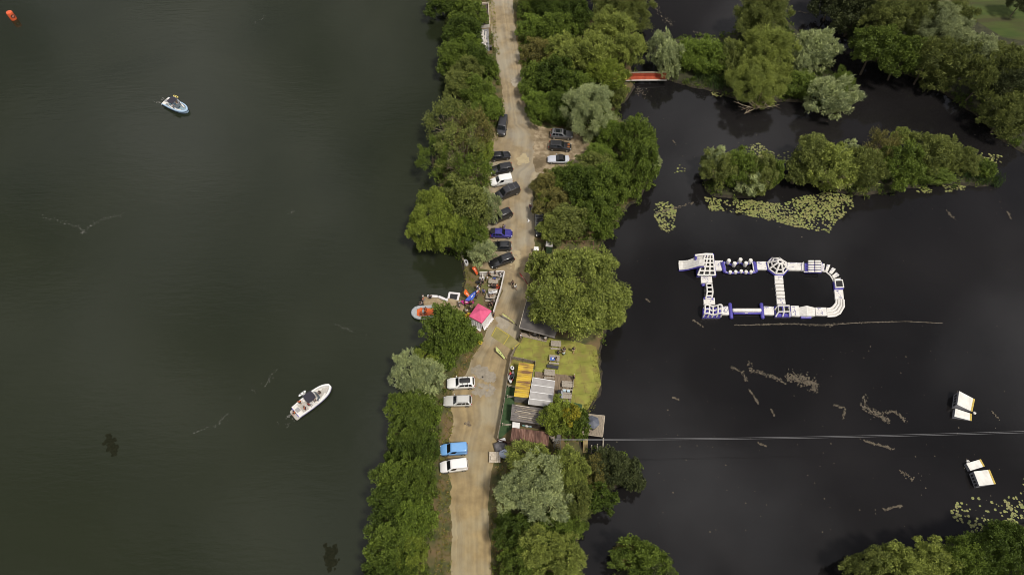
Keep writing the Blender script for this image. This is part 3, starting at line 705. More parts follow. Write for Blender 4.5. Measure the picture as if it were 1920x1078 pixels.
# plants hanging over every bank, save where the yard meets the water
def bank_cover(name, color, seed, keep, h=.9, per=34):
    g = np.random.default_rng(seed); pos, o_, t_ = [], [], []
    for nm, pts in BANKS.items():
        for p in pts:
            if not keep(nm, p) or g.random() < .18: continue
            n = per; o = sph(g, n, .5); o[:, 2] = np.abs(o[:, 2])
            c = np.array([p.x, p.y, -.25])+np.append(g.normal(0, .45, 2), 0); hh = h*g.uniform(.6, 1.5)
            pos.append(c+o*np.array([.75, .75, hh])*g.uniform(.5, 1, (n, 1))); o_.append(o*.7+np.array([0, 0, .4])); t_.append(g.uniform(.1, .7)+g.normal(0, .17, n))
    me = leaf_mesh(name, np.concatenate(pos), np.concatenate(o_), .46, .17, np.concatenate(t_), g, .6)
    return tag(link(name, me, color=color), kind='stuff')
y_lo, y_hi = P(960, 846).y, P(960, 640).y
bank_cover('bank_plants', MG, 41, lambda nm, p: not (nm == 'causeway' and ((p.x > 5 and y_lo < p.y < y_hi) or (-12 < p.x < 0 and P(960,586).y < p.y < P(960,492).y))))
# rough grass and dry weeds on the verges
VERGE = [[(886,642),(870,668),(848,700),(836,760),(828,830),(822,900),(818,1000),(812,1110),(846,1110),(846,900),(842,860),(850,800),(846,745),(864,708),(890,668),(902,645)],
         [(938,846),(926,905),(920,960),(920,1110),(950,1110),(950,905),(985,850)], [(912,-40),(916,10),(925,60),(932,100),(938,110),(932,60),(922,-40)], [(962,-40),(972,80),(986,190),(1004,226),(1024,236),(1010,226),(992,190),(980,80),(974,-40)],
         [(868,500),(884,505),(892,530),(880,545),(868,540)], [(1006,455),(1024,460),(1012,486),(1002,484)], [(1112,770),(1100,775),(1090,768),(1110,740),(1124,735)]]
ground_cover('verge_grass', VERGE, 6.5, .12, .38, 9, (.20, .20, .062), 13, L_=.26, W_=.07, rad=.28)
ground_cover('lawn_moss', [[(1108,655),(1124,655),(1128,692),(1128,724),(1118,744),(1100,770),(1086,778),(1096,760),(1108,740),(1116,715)]], 7, .05, .2, 7, (.17, .165, .05), 15, L_=.2, W_=.07, rad=.3)
ground_cover('dry_weeds', VERGE[:2], 1.2, .15, .5, 12, (.30, .21, .11), 14, L_=.3, W_=.06, rad=.3)
# reeds standing in the margins
def reeds(name, polys, dens, h, color, seed):
    g = np.random.default_rng(seed); c = scatter(polys, dens, seed); n = len(c)
    hh = g.uniform(.55, 1.1, n)*h; pos = np.zeros((n*2, 3)); pos[:n, :2] = c; pos[n:, :2] = c+g.normal(0, .18, (n, 2))
    pos[:n, 2] = WZ+hh*.32; pos[n:, 2] = WZ+hh*.8
    o = np.tile(np.array([-.25, .05, 1.0]), (n*2, 1))+g.normal(0, .12, (n*2, 3))
    me = leaf_mesh(name, pos, o, h*.75, .10, g.uniform(.1, .8, n*2), g, .3)
    return tag(link(name, me, color=color), kind='stuff')
reeds('reeds', [[(756,735),(738,775),(724,850),(708,930),(694,1000),(668,1110),(704,1110),(722,1000),(734,930),(748,850),(756,782)], [(838,-40),(832,60),(834,130),(852,185),(866,178),(850,130),(848,60),(850,-40)]], 11, 1.6, (.055, .068, .03), 21)
reeds('reeds', [[(1798,298),(1850,312),(1884,338),(1876,350),(1840,346),(1800,336)], [(1300,150),(1310,128),(1370,140),(1368,165),(1340,172)]], 13, 1.9, (.045, .075, .028), 22)
# ------------------------------------------------------------------ vehicles
PAINT = mat('car_paint', (.97, .97, .97), (1, 1, 1), 3, .28, objcol=True, coat=.6, spec=.4)
GLASS = mat('dark_glass', (.012, .014, .017), rough=.06, spec=.6)
TYRE = mat('tyre_rubber', (.012, .012, .012), rough=.85)
RIM = mat('wheel_rim', (.45, .45, .46), rough=.35, metal=.8)
BLACKP = mat('black_plastic', (.012, .012, .013), (.02, .02, .022), 8, .5)
LAMPW = mat('headlight_lens', (.75, .77, .8), rough=.1)
LAMPR = mat('tail_light_lens', (.35, .012, .01), rough=.15)
CHROME = mat('bright_metal', (.55, .55, .55), rough=.25, metal=.9)
PLATEM = mat('number_plate_white', (.75, .74, .7), rough=.5)
def car_proto(name, Lc, W, H, kind, soft_top=False):
    """front towards +X, stands on z = 0"""
    root = empty(name, (0, 0, 0)); h = Lc/2; w = W/2
    van = kind in ('van', 'minivan', 'longvan')
    hood = {'hatch': .92, 'suv': 1.08, 'estate': .92, 'van': 1.12, 'minivan': 1.05, 'longvan': 1.15, 'conv': .86}[kind]
    belt = {'hatch': .98, 'suv': 1.14, 'estate': .98, 'van': 1.2, 'minivan': 1.12, 'longvan': 1.2, 'conv': .92}[kind]
    tail = {'hatch': .98, 'suv': 1.14, 'estate': .98, 'van': 1.2, 'minivan': 1.12, 'longvan': 1.2, 'conv': .95}[kind]
    xf_b = {'hatch': .18, 'suv': .19, 'estate': .16, 'van': .27, 'minivan': .25, 'longvan': .31, 'conv': .13}[kind]*Lc
    xf_t = {'hatch': .03, 'suv': .06, 'estate': .02, 'van': .13, 'minivan': .10, 'longvan': .18, 'conv': -.02}[kind]*Lc
    xr_t = {'hatch': -.38, 'suv': -.42, 'estate': -.41, 'van': -.472, 'minivan': -.47, 'longvan': -.477, 'conv': -.20}[kind]*Lc
    xr_b = {'hatch': -.46, 'suv': -.475, 'estate': -.475, 'van': -.488, 'minivan': -.488, 'longvan': -.49, 'conv': -.33}[kind]*Lc
    b = MB(); rings = []
    st_ = [(-h, .80, .5, tail-.28), (-h+.10, .92, .32, tail-.05), (-h+.35, .985, .24, tail), (-.15*Lc, 1.0, .2, belt), (xf_b, .995, .2, belt-.01),
           (h-.62, .975, .22, hood-.03), (h-.28, .90, .26, hood-.12), (h-.07, .74, .34, hood-.26), (h, .60, .42, hood-.36)]
    for x, k, zb, zt in st_:
        ww = w*k
        half = [(.90*ww, zb), (ww, zb+.14), (ww, zt-.2), (.965*ww, zt-.06), (.80*ww, zt)]
        rings.append([(x, y, z) for y, z in half]+[(x, -y, z) for y, z in reversed(half)])
    b.loft(rings)
    wb, wt = w*.93, w*(.82 if van else .74)
    top = []
    def oct_(x0, x1, ww, z, c): return [(x1, -ww+c, z), (x1, ww-c, z), (x1-c, ww, z), (x0+c, ww, z), (x0, ww-c, z), (x0, -ww+c, z), (x0+c, -ww, z), (x1-c, -ww, z)]
    cab = b if not soft_top else MB()
    cab.loft([oct_(xr_b, xf_b, wb, belt-.06, .10), oct_(xr_t*.97+xr_b*.03, xf_t, wt, H-.06, .12), oct_(xr_t+.06, xf_t-.09, wt-.07, H-.008, .12), oct_(xr_t+.3, xf_t-.3, wt*.6, H+.012, .1)])
    if van:
        for k in range(4): cab.box(((xr_t+xf_t)/2-.1, (-.45+.3*k)*W/1.9*1.0, H+.012), (abs(xr_t-xf_t)*.72, .05, .018))
    b.build('body', PAINT, root, True)
    if soft_top: cab.build('soft_top', mat('black_canvas', (.012, .012, .013), (.022, .022, .024), 20, .9), root, True)
    def pane(nm, q, th=.02, lift=.012):
        q = [Vector(p) for p in q]; n_ = (q[1]-q[0]).cross(q[3]-q[0]).normalized()
        c_ = sum(q, Vector())/4
        if n_.dot(c_-Vector((0, 0, .6))) < 0: n_ = -n_
        m_ = MB(); m_.loft([[tuple(p-n_*th) for p in q], [tuple(p+n_*lift) for p in q]]); m_.build(nm, GLASS, root)
    def mixp(a, c, k): return Vector(a)*(1-k)+Vector(c)*k
    zb_, zt_ = belt-.03, H-.07
    lo, hi = .10, .93
    def face(A, B, Cc, D, m0, m1):     # A,B bottom; Cc,D top
        A, B, Cc, D = map(Vector, (A, B, Cc, D)); bl, br = A.lerp(B, m0), A.lerp(B, m1); tl, tr = D.lerp(Cc, m0), D.lerp(Cc, m1)
        return [bl.lerp(tl, lo), br.lerp(tr, lo), br.lerp(tr, hi), bl.lerp(tl, hi)]
    pane('windscreen', face((xf_b, -wb+.06, belt-.06), (xf_b, wb-.06, belt-.06), (xf_t, wt-.06, H-.06), (xf_t, -wt+.06, H-.06), .04, .96))
    xrt = xr_t*.97+xr_b*.03
    pane('rear_window', face((xr_b, -wb+.06, belt-.06), (xr_b, wb-.06, belt-.06), (xrt, wt-.06, H-.06), (xrt, -wt+.06, H-.06), .07, .93))
    spans = [(.62, .90)] if van and kind != 'longvan' else [(.56, .90), (.30, .53), (.06, .27)] if kind != 'conv' else [(.46, .88), (.10, .42)]
    if kind == 'longvan': spans = [(.70, .93), (.38, .66), (.05, .34)]
    for sg in (-1, 1):
        for m0, m1 in spans:
            pane('side_window', face((xr_b+.1, sg*wb, belt-.06), (xf_b-.1, sg*wb, belt-.06), (xf_t-.12, sg*wt, H-.06), (xrt+.12, sg*wt, H-.06), m0, m1))
        for x in (h-.82*Lc/4.4, -h+.78*Lc/4.4):
            r_ = .33 if kind not in ('suv', 'longvan', 'van') else .36
            m_ = MB(); m_.loft([[(x+q[0]*math.cos(a), sg*(w-.20)+sg*q[1], r_+q[0]*math.sin(a)) for a in [2*math.pi*k/16 for k in range(16)]] for q in ((r_*.6, -.02), (r_*.95, 0), (r_, .05), (r_, .17), (r_*.93, .215), (r_*.62, .215))])
            wh = m_.build('wheel', TYRE, root, True)
            m2_ = MB(); m2_.loft([[(x+r_*q*math.cos(a), sg*(w+.0+o_), r_+r_*q*math.sin(a)) for a in [2*math.pi*k/12 for k in range(12)]] for q, o_ in ((.62, .017), (.6, .028), (.2, .022))]); m2_.build('rim', RIM, wh, True)
        m_ = MB(); m_.ell((h-.22, sg*w*.70, hood-.27), (.20, .14, .09), 8, 5); m_.build('headlight', LAMPW, root, True)
        m_ = MB(); m_.rbox((-h+.07, sg*w*.80, tail-.18), (.12, .16, .30), .04); m_.build('tail_light', LAMPR, root, True)
        m_ = MB(); m_.rbox((xf_b-.22, sg*(w+.09), belt+.04), (.14, .22, .15), .05); m_.build('wing_mirror', PAINT if not van else BLACKP, root, True)
    m_ = MB(); m_.rbox((0, 0, .29), (Lc*.93, W*.99, .2), .3); m_.build('lower_trim', BLACKP, root)
    m_ = MB(); m_.rbox((h-.02, 0, .48), (.10, W*.52, .2), .04); m_.build('grille', BLACKP, root)
    m_ = MB(); m_.box((-h-.01, 0, .72), (.03, .5, .11)); m_.build('number_plate', PLATEM, root)
    root['H'] = H; return root
PROTO = {}
SPEC = {'hatch': (4.25, 1.8, 1.48, 'hatch'), 'suv': (4.7, 1.92, 1.70, 'suv'), 'estate': (4.75, 1.84, 1.52, 'estate'), 'minivan': (4.45, 1.83, 1.84, 'minivan'),
        'van': (5.2, 1.98, 1.98, 'van'), 'longvan': (5.1, 1.95, 1.96, 'longvan'), 'conv': (4.5, 1.82, 1.40, 'conv')}
def car(kind, px, d, color, label, name='parked_car', cat='car', soft=False, group='vehicles parked along the gravel track'):
    key = (kind, soft)
    a, b_ = P(px[0], px[1], .75), P(px[0]+d[0]*.1, px[1]+d[1]*.1, .75); v = b_-a
    if key not in PROTO: o = PROTO[key] = car_proto(name, *SPEC[kind], soft_top=soft)
    else: o = copy_tree(PROTO[key]); o.name = name
    for k in ('H',):
        if k in o: del o[k]
    o.location = (a.x, a.y, .012); o.rotation_euler = (0, 0, math.atan2(v.y, v.x)); tag(o, label, cat, group); paint_tree(o, color); return o
# copies are made from the untouched first car of each kind, so extras are added to the finished cars at the end
BLK, DGR, SIL, WHT = (.013, .013, .015), (.045, .045, .05), (.46, .47, .49), (.80, .80, .79)
cars = {}
cars['mini'] = car('longvan', (942, 237), (-50, 275), (.028, .028, .032), 'dark grey minibus parked nose down on the left edge of the track', 'minibus', 'minibus')
cars['b1'] = car('hatch', (938, 292), (220, -30), BLK, 'black hatchback facing the track, topmost of the row below the minibus')
cars['b2'] = car('suv', (940, 317), (-260, 50), (.018, .018, .02), 'black crossover just above the small white van')
cars['wv'] = car('minivan', (940, 339), (-230, 42), WHT, 'small white van squeezed between two black vehicles', 'parked_van', 'van')
cars['dv'] = car('van', (951, 361), (-210, 88), (.022, .022, .026), 'dark van with a flat grey roof, half under the silver-leaved tree', 'parked_van', 'van')
cars['b3'] = car('suv', (939, 405), (-230, 100), BLK, 'black off-roader standing askew alone above the blue car')
cars['blue'] = car('hatch', (940, 437), (250, 3), (.035, .03, .22), 'deep blue car with a door open')
cars['b4'] = car('hatch', (938, 461), (-220, 2), BLK, 'black car half hidden by the round silver willow, below the blue car')
cars['b5'] = car('estate', (941, 488), (-270, 100), BLK, 'black car at the lower end of the row, just above the white picket enclosure')
cars['gs'] = car('suv', (1053, 252), (200, 14), (.13, .13, .14), 'grey off-roader with roof bars in the side parking bay')
cars['bo'] = car('suv', (1050, 274), (200, 16), (.022, .022, .025), 'black off-roader with a brown-orange bonnet in the side parking bay')
cars['conv'] = car('conv', (1047, 298), (-200, -3), (.50, .52, .58), 'silver convertible with a black soft top in the side parking bay', soft=True)
cars['hv'] = car('longvan', (1012, 423), (6, 100), BLK, 'long black van with a roof rack buried in the hedge right of the track', 'parked_van', 'van')
cars['wr'] = car('suv', (864, 718), (-260, 14), WHT, 'white car carrying a black roof box')
cars['es'] = car('estate', (858, 751), (-260, 6), (.52, .52, .50), 'silver estate car below the white car with the roof box')
cars['lb'] = car('minivan', (851, 842), (-270, 18), (.17, .38, .72), 'pale blue van parked on the verge', 'parked_van', 'van')
cars['w2'] = car('minivan', (851, 873), (-250, 32), WHT, 'white van parked below the pale blue van', 'parked_van', 'van')
# extras
def rails(o, z, x0, x1, y, bars=()):
    for sg in (-1, 1):
        m_ = MB(); m_.path([(x0, sg*y, z-.05), (x0+.12, sg*y, z+.05), (x1-.12, sg*y, z+.05), (x1, sg*y, z-.05)], .025, 6); m_.build('roof_rail', CHROME, o, True)
    for x in bars:
        m_ = MB(); m_.box((x, 0, z+.085), (.09, y*2+.16, .03)); m_.build('roof_bar', CHROME, o)
rails(cars['gs'], 1.70, -1.9, .15, .62, (-1.3, -.3))
m_ = MB(); m_.rbox((-.8, 0, 1.722), (1.5, 1.0, .02), .08); m_.build('sunroof', GLASS, cars['gs'])
m_ = MB(); m_.rbox((1.55, .35, 1.045), (1.0, .42, .05), .06); m_.rbox((1.55, -.35, 1.045), (1.0, .42, .05), .06); m_.build('bonnet_panel', mat('orange_brown_paint', (.22, .075, .022), (.28, .10, .03), 4, .35), cars['bo'])
m_ = MB(); m_.rbox((-.85, 0, 1.725), (1.7, 1.2, .03), .1); m_.build('roof_panel', BLACKP, cars['bo'])
m_ = MB(); m_.rbox((-.75, .08, 1.92), (1.75, .86, .34), .22, 0, 5); rb = m_.build('roof_box', BLACKP, cars['wr'], True)
for x in (-1.2, -.3):
    m_ = MB(); m_.box((x, 0, 1.735), (.07, 1.5, .035)); m_.build('roof_bar', BLACKP, cars['wr'])
rails(cars['es'], 1.51, -1.8, .0, .60)
for k in range(6):
    m_ = MB(); m_.box((-2.1+.62*k, 0, 2.06), (.05, 1.75, .05)); m_.build('roof_bar', CHROME, cars['hv'])
for sg in (-1, 1):
    m_ = MB(); m_.path([(-2.2, sg*.86, 2.07), (1.2, sg*.86, 2.07)], .03, 6); m_.build('roof_rail', CHROME, cars['hv'])
m_ = MB(); m_.box((.55, 1.35, .78), (.07, .95, .75), R(-22)); od = m_.build('open_door', PAINT, cars['blue'], color=(.035, .03, .22))
m_ = MB(); m_.slab([(-1.95, -.6, 1.5), (-1.2, -.62, 1.54), (-1.2, .62, 1.54), (-1.95, .6, 1.5)], .05); m_.build('roof_panel', BLACKP, cars['blue'])
m_ = MB(); m_.box((-.45, 0, 1.995), (.05, 1.5, .02)); m_.box((-1.5, 0, 1.995), (.03, 1.5, .018)); m_.build('roof_seam', mat('grey_seal', (.2, .2, .21), rough=.6), cars['dv'])

# ------------------------------------------------------------------ people
SKINM = mat('skin', (.42, .25, .17), (.5, .31, .22), 9, .55)
CLOTH = mat('cloth', (.9, .9, .9), (1, 1, 1), 14, .9, objcol=True)
def skin_mesh(name, verts, edges, radii, root, m, sub=1):
    me = bpy.data.meshes.new(name); me.from_pydata(verts, edges, [])
    o = bpy.data.objects.new(name, me); COL.objects.link(o)
    md = o.modifiers.new('skin', 'SKIN'); sb_ = o.modifiers.new('sub', 'SUBSURF'); sb_.levels = sb_.render_levels = sub
    sv = me.skin_vertices[0].data
    for i, r_ in enumerate(radii): sv[i].radius = (r_, r_); sv[i].use_root = (i == root)
    dg = bpy.context.evaluated_depsgraph_get(); ev = o.evaluated_get(dg)
    out = bpy.data.meshes.new_from_object(ev); out.name = name
    bpy.data.objects.remove(o); bpy.data.meshes.remove(me)
    for p in out.polygons: p.use_smooth = True
    out.materials.clear(); out.materials.append(m); return out
def pose(kind):
    j = dict(pelvis=(0,0,.95), spine=(.0,0,1.14), chest=(.01,0,1.34), neck=(.01,0,1.49), head=(.03,0,1.61), crown=(.03,0,1.70))
    for s, n in ((1, 'l'), (-1, 'r')):
        j['sh'+n] = (0, .185*s, 1.42); j['el'+n] = (-.02, .25*s, 1.14); j['wr'+n] = (.09, .25*s, .91); j['ha'+n] = (.12, .25*s, .83)
        j['hi'+n] = (0, .09*s, .90); j['kn'+n] = (.02, .10*s, .50); j['an'+n] = (-.01, .105*s, .09); j['to'+n] = (.15, .12*s, .04)
    if kind == 'walk':
        j['knl'] = (.18, .10, .52); j['anl'] = (.26, .105, .10); j['tol'] = (.42, .11, .06); j['knr'] = (-.08, -.10, .50); j['anr'] = (-.34, -.105, .16); j['tor'] = (-.22, -.11, .05)
        j['ell'] = (-.14, .25, 1.16); j['wrl'] = (-.10, .24, .93); j['hal'] = (-.07, .24, .86); j['elr'] = (.12, -.25, 1.16); j['wrr'] = (.3, -.22, 1.02); j['har'] = (.37, -.21, 1.0)
    if kind == 'carry':
        for s, n in ((1, 'l'), (-1, 'r')): j['el'+n] = (.08, .26*s, 1.17); j['wr'+n] = (.32, .16*s, 1.12); j['ha'+n] = (.40, .12*s, 1.12)
    if kind == 'sit':
        for k in ('pelvis', 'spine', 'chest', 'neck', 'head', 'crown'): x, y, z = j[k]; j[k] = (x+(.06 if z > 1.2 else 0), y, z-.40)
        for s, n in ((1, 'l'), (-1, 'r')):
            for k in ('sh', 'el', 'wr', 'ha'): x, y, z = j[k+n]; j[k+n] = (x+.06, y, z-.40)
            j['wr'+n] = (.34, .17*s, .70); j['ha'+n] = (.42, .14*s, .69); j['el'+n] = (.08, .26*s, .76)
            j['hi'+n] = (.03, .10*s, .52); j['kn'+n] = (.46, .12*s, .52); j['an'+n] = (.46, .12*s, .10); j['to'+n] = (.62, .13*s, .04)
    return j
RAD = dict(pelvis=.135, spine=.12, chest=.145, neck=.058, head=.098, crown=.085, sh=.068, el=.046, wr=.032, ha=.036, hi=.092, kn=.062, an=.043, to=.036)
EDG = [('pelvis','spine'),('spine','chest'),('chest','neck'),('neck','head'),('head','crown')]+[(a+n, b+n) for n in 'lr' for a, b in (('sh','el'),('el','wr'),('wr','ha'),('hi','kn'),('kn','an'),('an','to'))]+[('chest','shl'),('chest','shr'),('pelvis','hil'),('pelvis','hir')]
def rad(k): return RAD[k] if k in RAD else RAD[k[:-1]]
def sub_skin(name, j, keys, grow, root, m, moved=None):
    ks = [k for k in keys]; vs = [(moved or {}).get(k, j[k]) for k in ks]
    es = [(ks.index(a), ks.index(b)) for a, b in EDG if a in ks and b in ks]
    return skin_mesh(name, vs, es, [rad(k)+grow for k in ks], ks.index(root), m)
HUMAN = {}
def human(kind):
    if kind in HUMAN: return HUMAN[kind]
    j = pose(kind); body = sub_skin('person', j, list(j), 0, 'pelvis', SKINM)
    b = MB()
    for s, n in ((1, 'l'), (-1, 'r')):
        h_ = Vector(j['ha'+n]); d = (h_-Vector(j['wr'+n])).normalized(); side = d.cross(Vector((0, 0, 1))); side = side.normalized() if side.length > .1 else Vector((1, 0, 0))
        for q, ln in ((-.028, .075), (-.010, .085), (.009, .08), (.027, .062)):
            p = h_+side*q+d*.02; b.path([p, p+d*ln*.5, p+d*ln*.85+Vector((0, 0, -.02))], [.009, .0085, .006], 5)
        p = h_-side*.032*s-d*.015; b.path([p, p-side*.03*s+d*.03, p-side*.035*s+d*.06], [.011, .009, .007], 5)
    hd = Vector(j['head']); b.ell((hd.x+.10, 0, hd.z-.0), (.02, .014, .022), 6, 4)
    for s in (-1, 1): b.ell((hd.x, s*.098, hd.z), (.022, .012, .03), 6, 4)
    ex = b.mesh('x'); bm = bmesh.new(); bm.from_mesh(body); bm.from_mesh(ex); bm.to_mesh(body); bm.free(); bpy.data.meshes.remove(ex)
    for p in body.polygons: p.use_smooth = True
    def lerp(a, c, k): return tuple(Vector(j[a]).lerp(Vector(j[c]), k))
    tks = ['pelvis', 'spine', 'chest', 'shl', 'shr', 'ell', 'elr']
    shirt = sub_skin('shirt', j, tks, .020, 'pelvis', CLOTH, {'ell': lerp('shl', 'ell', .85), 'elr': lerp('shr', 'elr', .85)})
    pks = ['pelvis', 'hil', 'hir', 'knl', 'knr', 'anl', 'anr']
    tr_ = sub_skin('trousers', j, pks, .016, 'pelvis', CLOTH, {'anl': lerp('knl', 'anl', .9), 'anr': lerp('knr', 'anr', .9)})
    sks = ['pelvis', 'hil', 'hir', 'knl', 'knr']
    shorts = sub_skin('shorts', j, sks, .022, 'pelvis', CLOTH, {'knl': lerp('hil', 'knl', .85), 'knr': lerp('hir', 'knr', .85)})
    c = Vector(j['crown']); hb = MB(); hb.ell((c.x-.025, 0, c.z-.01), (.115, .108, .085), 10, 6); hb.ell((c.x-.06, 0, c.z-.08), (.07, .095, .09), 8, 5)
    hair = hb.mesh('hair', CLOTH, True)
    HUMAN[kind] = (body, shirt, tr_, shorts, hair); return HUMAN[kind]
def person(px, py, kind, face, shirt, legs, hair, label, group=None, z=0.0, shorts=False, vest=None):
    """face: heading in degrees in the world plan"""
    B, Sh, Tr, So, Hr = human(kind); p = P(px, py, z)
    o = empty('person', p, R(face), label, 'person', group); o.scale = (1.1, 1.1, 1.1)
    o_body = link('body', B, o); link('shirt', Sh, o, color=shirt); link('shorts' if shorts else 'trousers', So if shorts else Tr, o, color=legs); link('hair', Hr, o, color=hair)
    return o
HB, HD, HL, HW = (.03, .02, .014), (.014, .011, .01), (.28, .19, .09), (.6, .58, .52)
WH, BK, NV, GYC, ORG, RED, BLU, TEAL, TAN = (.72, .72, .72), (.018, .018, .02), (.02, .025, .06), (.2, .2, .21), (.62, .11, .02), (.4, .03, .03), (.05, .13, .5), (.25, .5, .45), (.35, .27, .18)
LEG = (.03, .035, .06)

# ------------------------------------------------------------------ boats
GEL = mat('white_gelcoat', (.72, .73, .74), (.80, .80, .80), 3, .25, coat=.4)
GELB = mat('pale_blue_gelcoat', (.30, .45, .62), (.40, .54, .70), 3, .25, coat=.4)
NAVY = mat('dark_canvas', (.022, .02, .032), (.034, .032, .046), 9, .85)
SOLE = mat('boat_sole', (.36, .34, .31), (.5, .48, .45), 6, .8)
SEATM = mat('cream_vinyl', (.62, .60, .56), (.74, .72, .68), 5, .6)
PURPLE = mat('purple_vinyl', (.095, .055, .36), (.13, .08, .45), 4, .4)
def wakeboat(px, py, dpx, Lb, W, label, hullm, accent, short=False):
    a, b_ = P(px, py, WZ), P(px+dpx[0]*.2, py+dpx[1]*.2, WZ); v = b_-a
    o = empty('wake_boat', a, math.atan2(v.y, v.x), label, 'boat', 'wakeboard boats under way on the lake')
    h = Lb/2; w = W/2
    def outline(k, ins, z):
        pts = []
        for t_ in range(21):
            s = t_/20; x = -h+.45+(Lb-.45)*s - (ins if s > .9 else 0)
            x = -h+.45+ins*.6+(Lb-.45-ins*1.6)*s
            ww = (w*(.88+.12*min(1, s*3)) if s < .55 else w*math.sqrt(max(0, 1-((s-.55)/.45)**2.6)*.82+.18*(1-(s-.55)/.45 if s < 1 else 0)))
            if s > .97: ww = max(ww, w*.26)
            pts.append((x, max(ww*k-ins, .12)))
        return [(x, y, z) for x, y in pts]+[(x, -y, z) for x, y in reversed(pts)]
    m_ = MB(); m_.loft([outline(.72, .12, -.25), outline(.92, .02, .12), outline(1.0, 0, .52), outline(1.0, 0, .80), outline(1, .04, .86), outline(1, .24, .86), outline(1, .30, .32)], cap=False)
    m_.build('hull', hullm, o, True)
    m_ = MB(); m_.loft([outline(1, .26, .28), outline(1, .26, .33)]); m_.build('cockpit_floor', SOLE if accent is not NAVY else mat('blue_sole', (.20, .30, .36), (.30, .40, .46), 6, .8), o)
    m_ = MB(); m_.loft([outline(1.012, -.015, .50), outline(1.016, -.02, .56), outline(1.012, -.015, .62)], cap=False); m_.build('side_stripe', accent, o, True)
    m_ = MB(); m_.rbox((-h+.2, 0, .16), (.85, W*.80, .12), .3, 0, 5); m_.build('swim_platform', SOLE, o, True)
    m_ = MB(); m_.rbox((-h+.95, 0, .66), (.9, W*.80, .50), .1); m_.build('transom_hatch', SEATM, o, True)
    m_ = MB(); m_.rbox((-h+.95, 0, .93), (.7, W*.30, .05), .06); m_.build('sun_pad', mat('grey_vinyl', (.3, .3, .31), rough=.6), o)
    for s in (-1, 1):
        m_ = MB(); m_.rbox((-h+.42, s*W*.26, .72), (.16, W*.22, .14), .05); m_.build('stern_bolster', accent, o, True)
        m_ = MB(); m_.rbox((-.35, s*(w-.52), .52), (1.9, .42, .36), .08); m_.build('side_bench', SEATM, o, True)
        m_ = MB(); m_.path([(h*.62, s*.52, .58), (h*.36, s*(w-.5), .58), (h*.2, s*(w-.46), .58)], .19, 7); m_.build('bow_bench', SEATM, o, True)
        m_ = MB(); m_.rbox((.75, s*(w-.62), .68), (.5, .62, .7), .08); m_.build('console', GEL, o, True)
        m_ = MB(); m_.rbox((.1, s*.62, .62), (.5, .5, .55), .1); m_.rbox((-.16, s*.62, .95), (.1, .5, .4), .05); m_.build('helm_seat', SEATM, o, True)
    m_ = MB()
    ws = [(.72, -w+.26, .88), (1.22, -w*.5, .92), (1.32, 0, .93), (1.22, w*.5, .92), (.72, w-.26, .88)]
    vs = ws+[(x-.32, y*.94, z+.42) for x, y, z in ws]; m_.add(vs, [(i, i+1, i+6, i+5) for i in range(4)])
    m_.add([(x+.02, y, z) for x, y, z in vs], [(i, i+1, i+6, i+5) for i in range(4)]); m_.build('windscreen', mat('tinted_screen', (.10, .12, .14), rough=.08), o)
    m_ = MB()
    for s in (-1, 1): m_.path([(.35, s*(w-.12), .84), (-.15, s*(w-.14), 1.55), (-.55, s*(w-.32), 2.02)], .05, 7); m_.path([(-.85, s*(w-.12), .84), (-.68, s*(w-.2), 1.5), (-.55, s*(w-.32), 2.02)], .045, 7)
    m_.path([(-.55, -(w-.32), 2.02), (-.55, 0, 2.08), (-.55, w-.32, 2.02)], .05, 7); m_.build('tower', GEL, o, True)
    m_ = MB(); m_.loft([[(x, y, 2.13+.05*math.cos(y*1.6)*math.cos((x-.1)*1.2)-k) for x, y in ((-.9, -.85), (-.95, 0), (-.9, .85), (-.1, .9), (.65, .8), (.75, 0), (.65, -.8), (-.1, -.9))] for k in (.05, 0)]); m_.build('bimini', NAVY, o, True)
    for s in (-1, 1):
        m_ = MB(); m_.path([(-.55, s*(w-.3), 1.75), (-.55, s*(w+.12), 1.78)], .03, 6); m_.path([(-.8, s*(w-.3), 1.72), (-.8, s*(w+.12), 1.78)], .03, 6); m_.build('board_rack', CHROME, o, True)
    return o
def rider(boat, loc, kind, face, shirt, legs, hair, label):
    B, Sh, Tr, So, Hr = human(kind); Mx = Matrix.Translation(boat.location) @ Matrix.Rotation(boat.rotation_euler.z, 4, 'Z')
    p = Mx @ Vector(loc); o = empty('person', p, boat.rotation_euler.z+R(face), label, 'person', 'people aboard the boats')
    link('body', B, o); link('shirt', Sh, o, color=shirt); link('shorts', So, o, color=legs); link('hair', Hr, o, color=hair); return o
def wakeboard(boat, loc, m, label, rz=0):
    Mx = Matrix.Translation(boat.location) @ Matrix.Rotation(boat.rotation_euler.z, 4, 'Z'); p = Mx @ Vector(loc)
    o = empty('wakeboard', p, boat.rotation_euler.z+rz, label, 'wakeboard')
    def ring(k, z): return [(.72*k*math.cos(a)*abs(math.cos(a))**-.25 if abs(math.cos(a)) > .05 else 0, .22*k*math.sin(a), z) for a in [2*math.pi*(q+.5)/20 for q in range(20)]]
    b = MB(); b.loft([ring(.94, 0), ring(1, .012), ring(.98, .03)]); b.build('deck', m, o, True)
    for x in (-.25, .25):
        b = MB(); b.rbox((x, 0, .07), (.14, .3, .09), .04); b.build('binding', BLACKP, o, True)
YELB = mat('yellow_board', (.62, .50, .10), (.75, .62, .2), 5, .4)
boat1 = wakeboat(331, 202, (52, 23), 6.6, 2.6, 'pale blue and white wake boat with a yellow board racked on its side', GELB, NAVY)
wakeboard(boat1, (-.5, 1.42, 1.8), YELB, 'yellow board racked on the side of the pale blue wake boat')
rider(boat1, (.12, .62, .42), 'sit', 0, TAN, LEG, HB, 'person in a tan top seated at the screen of the pale blue boat, far side')
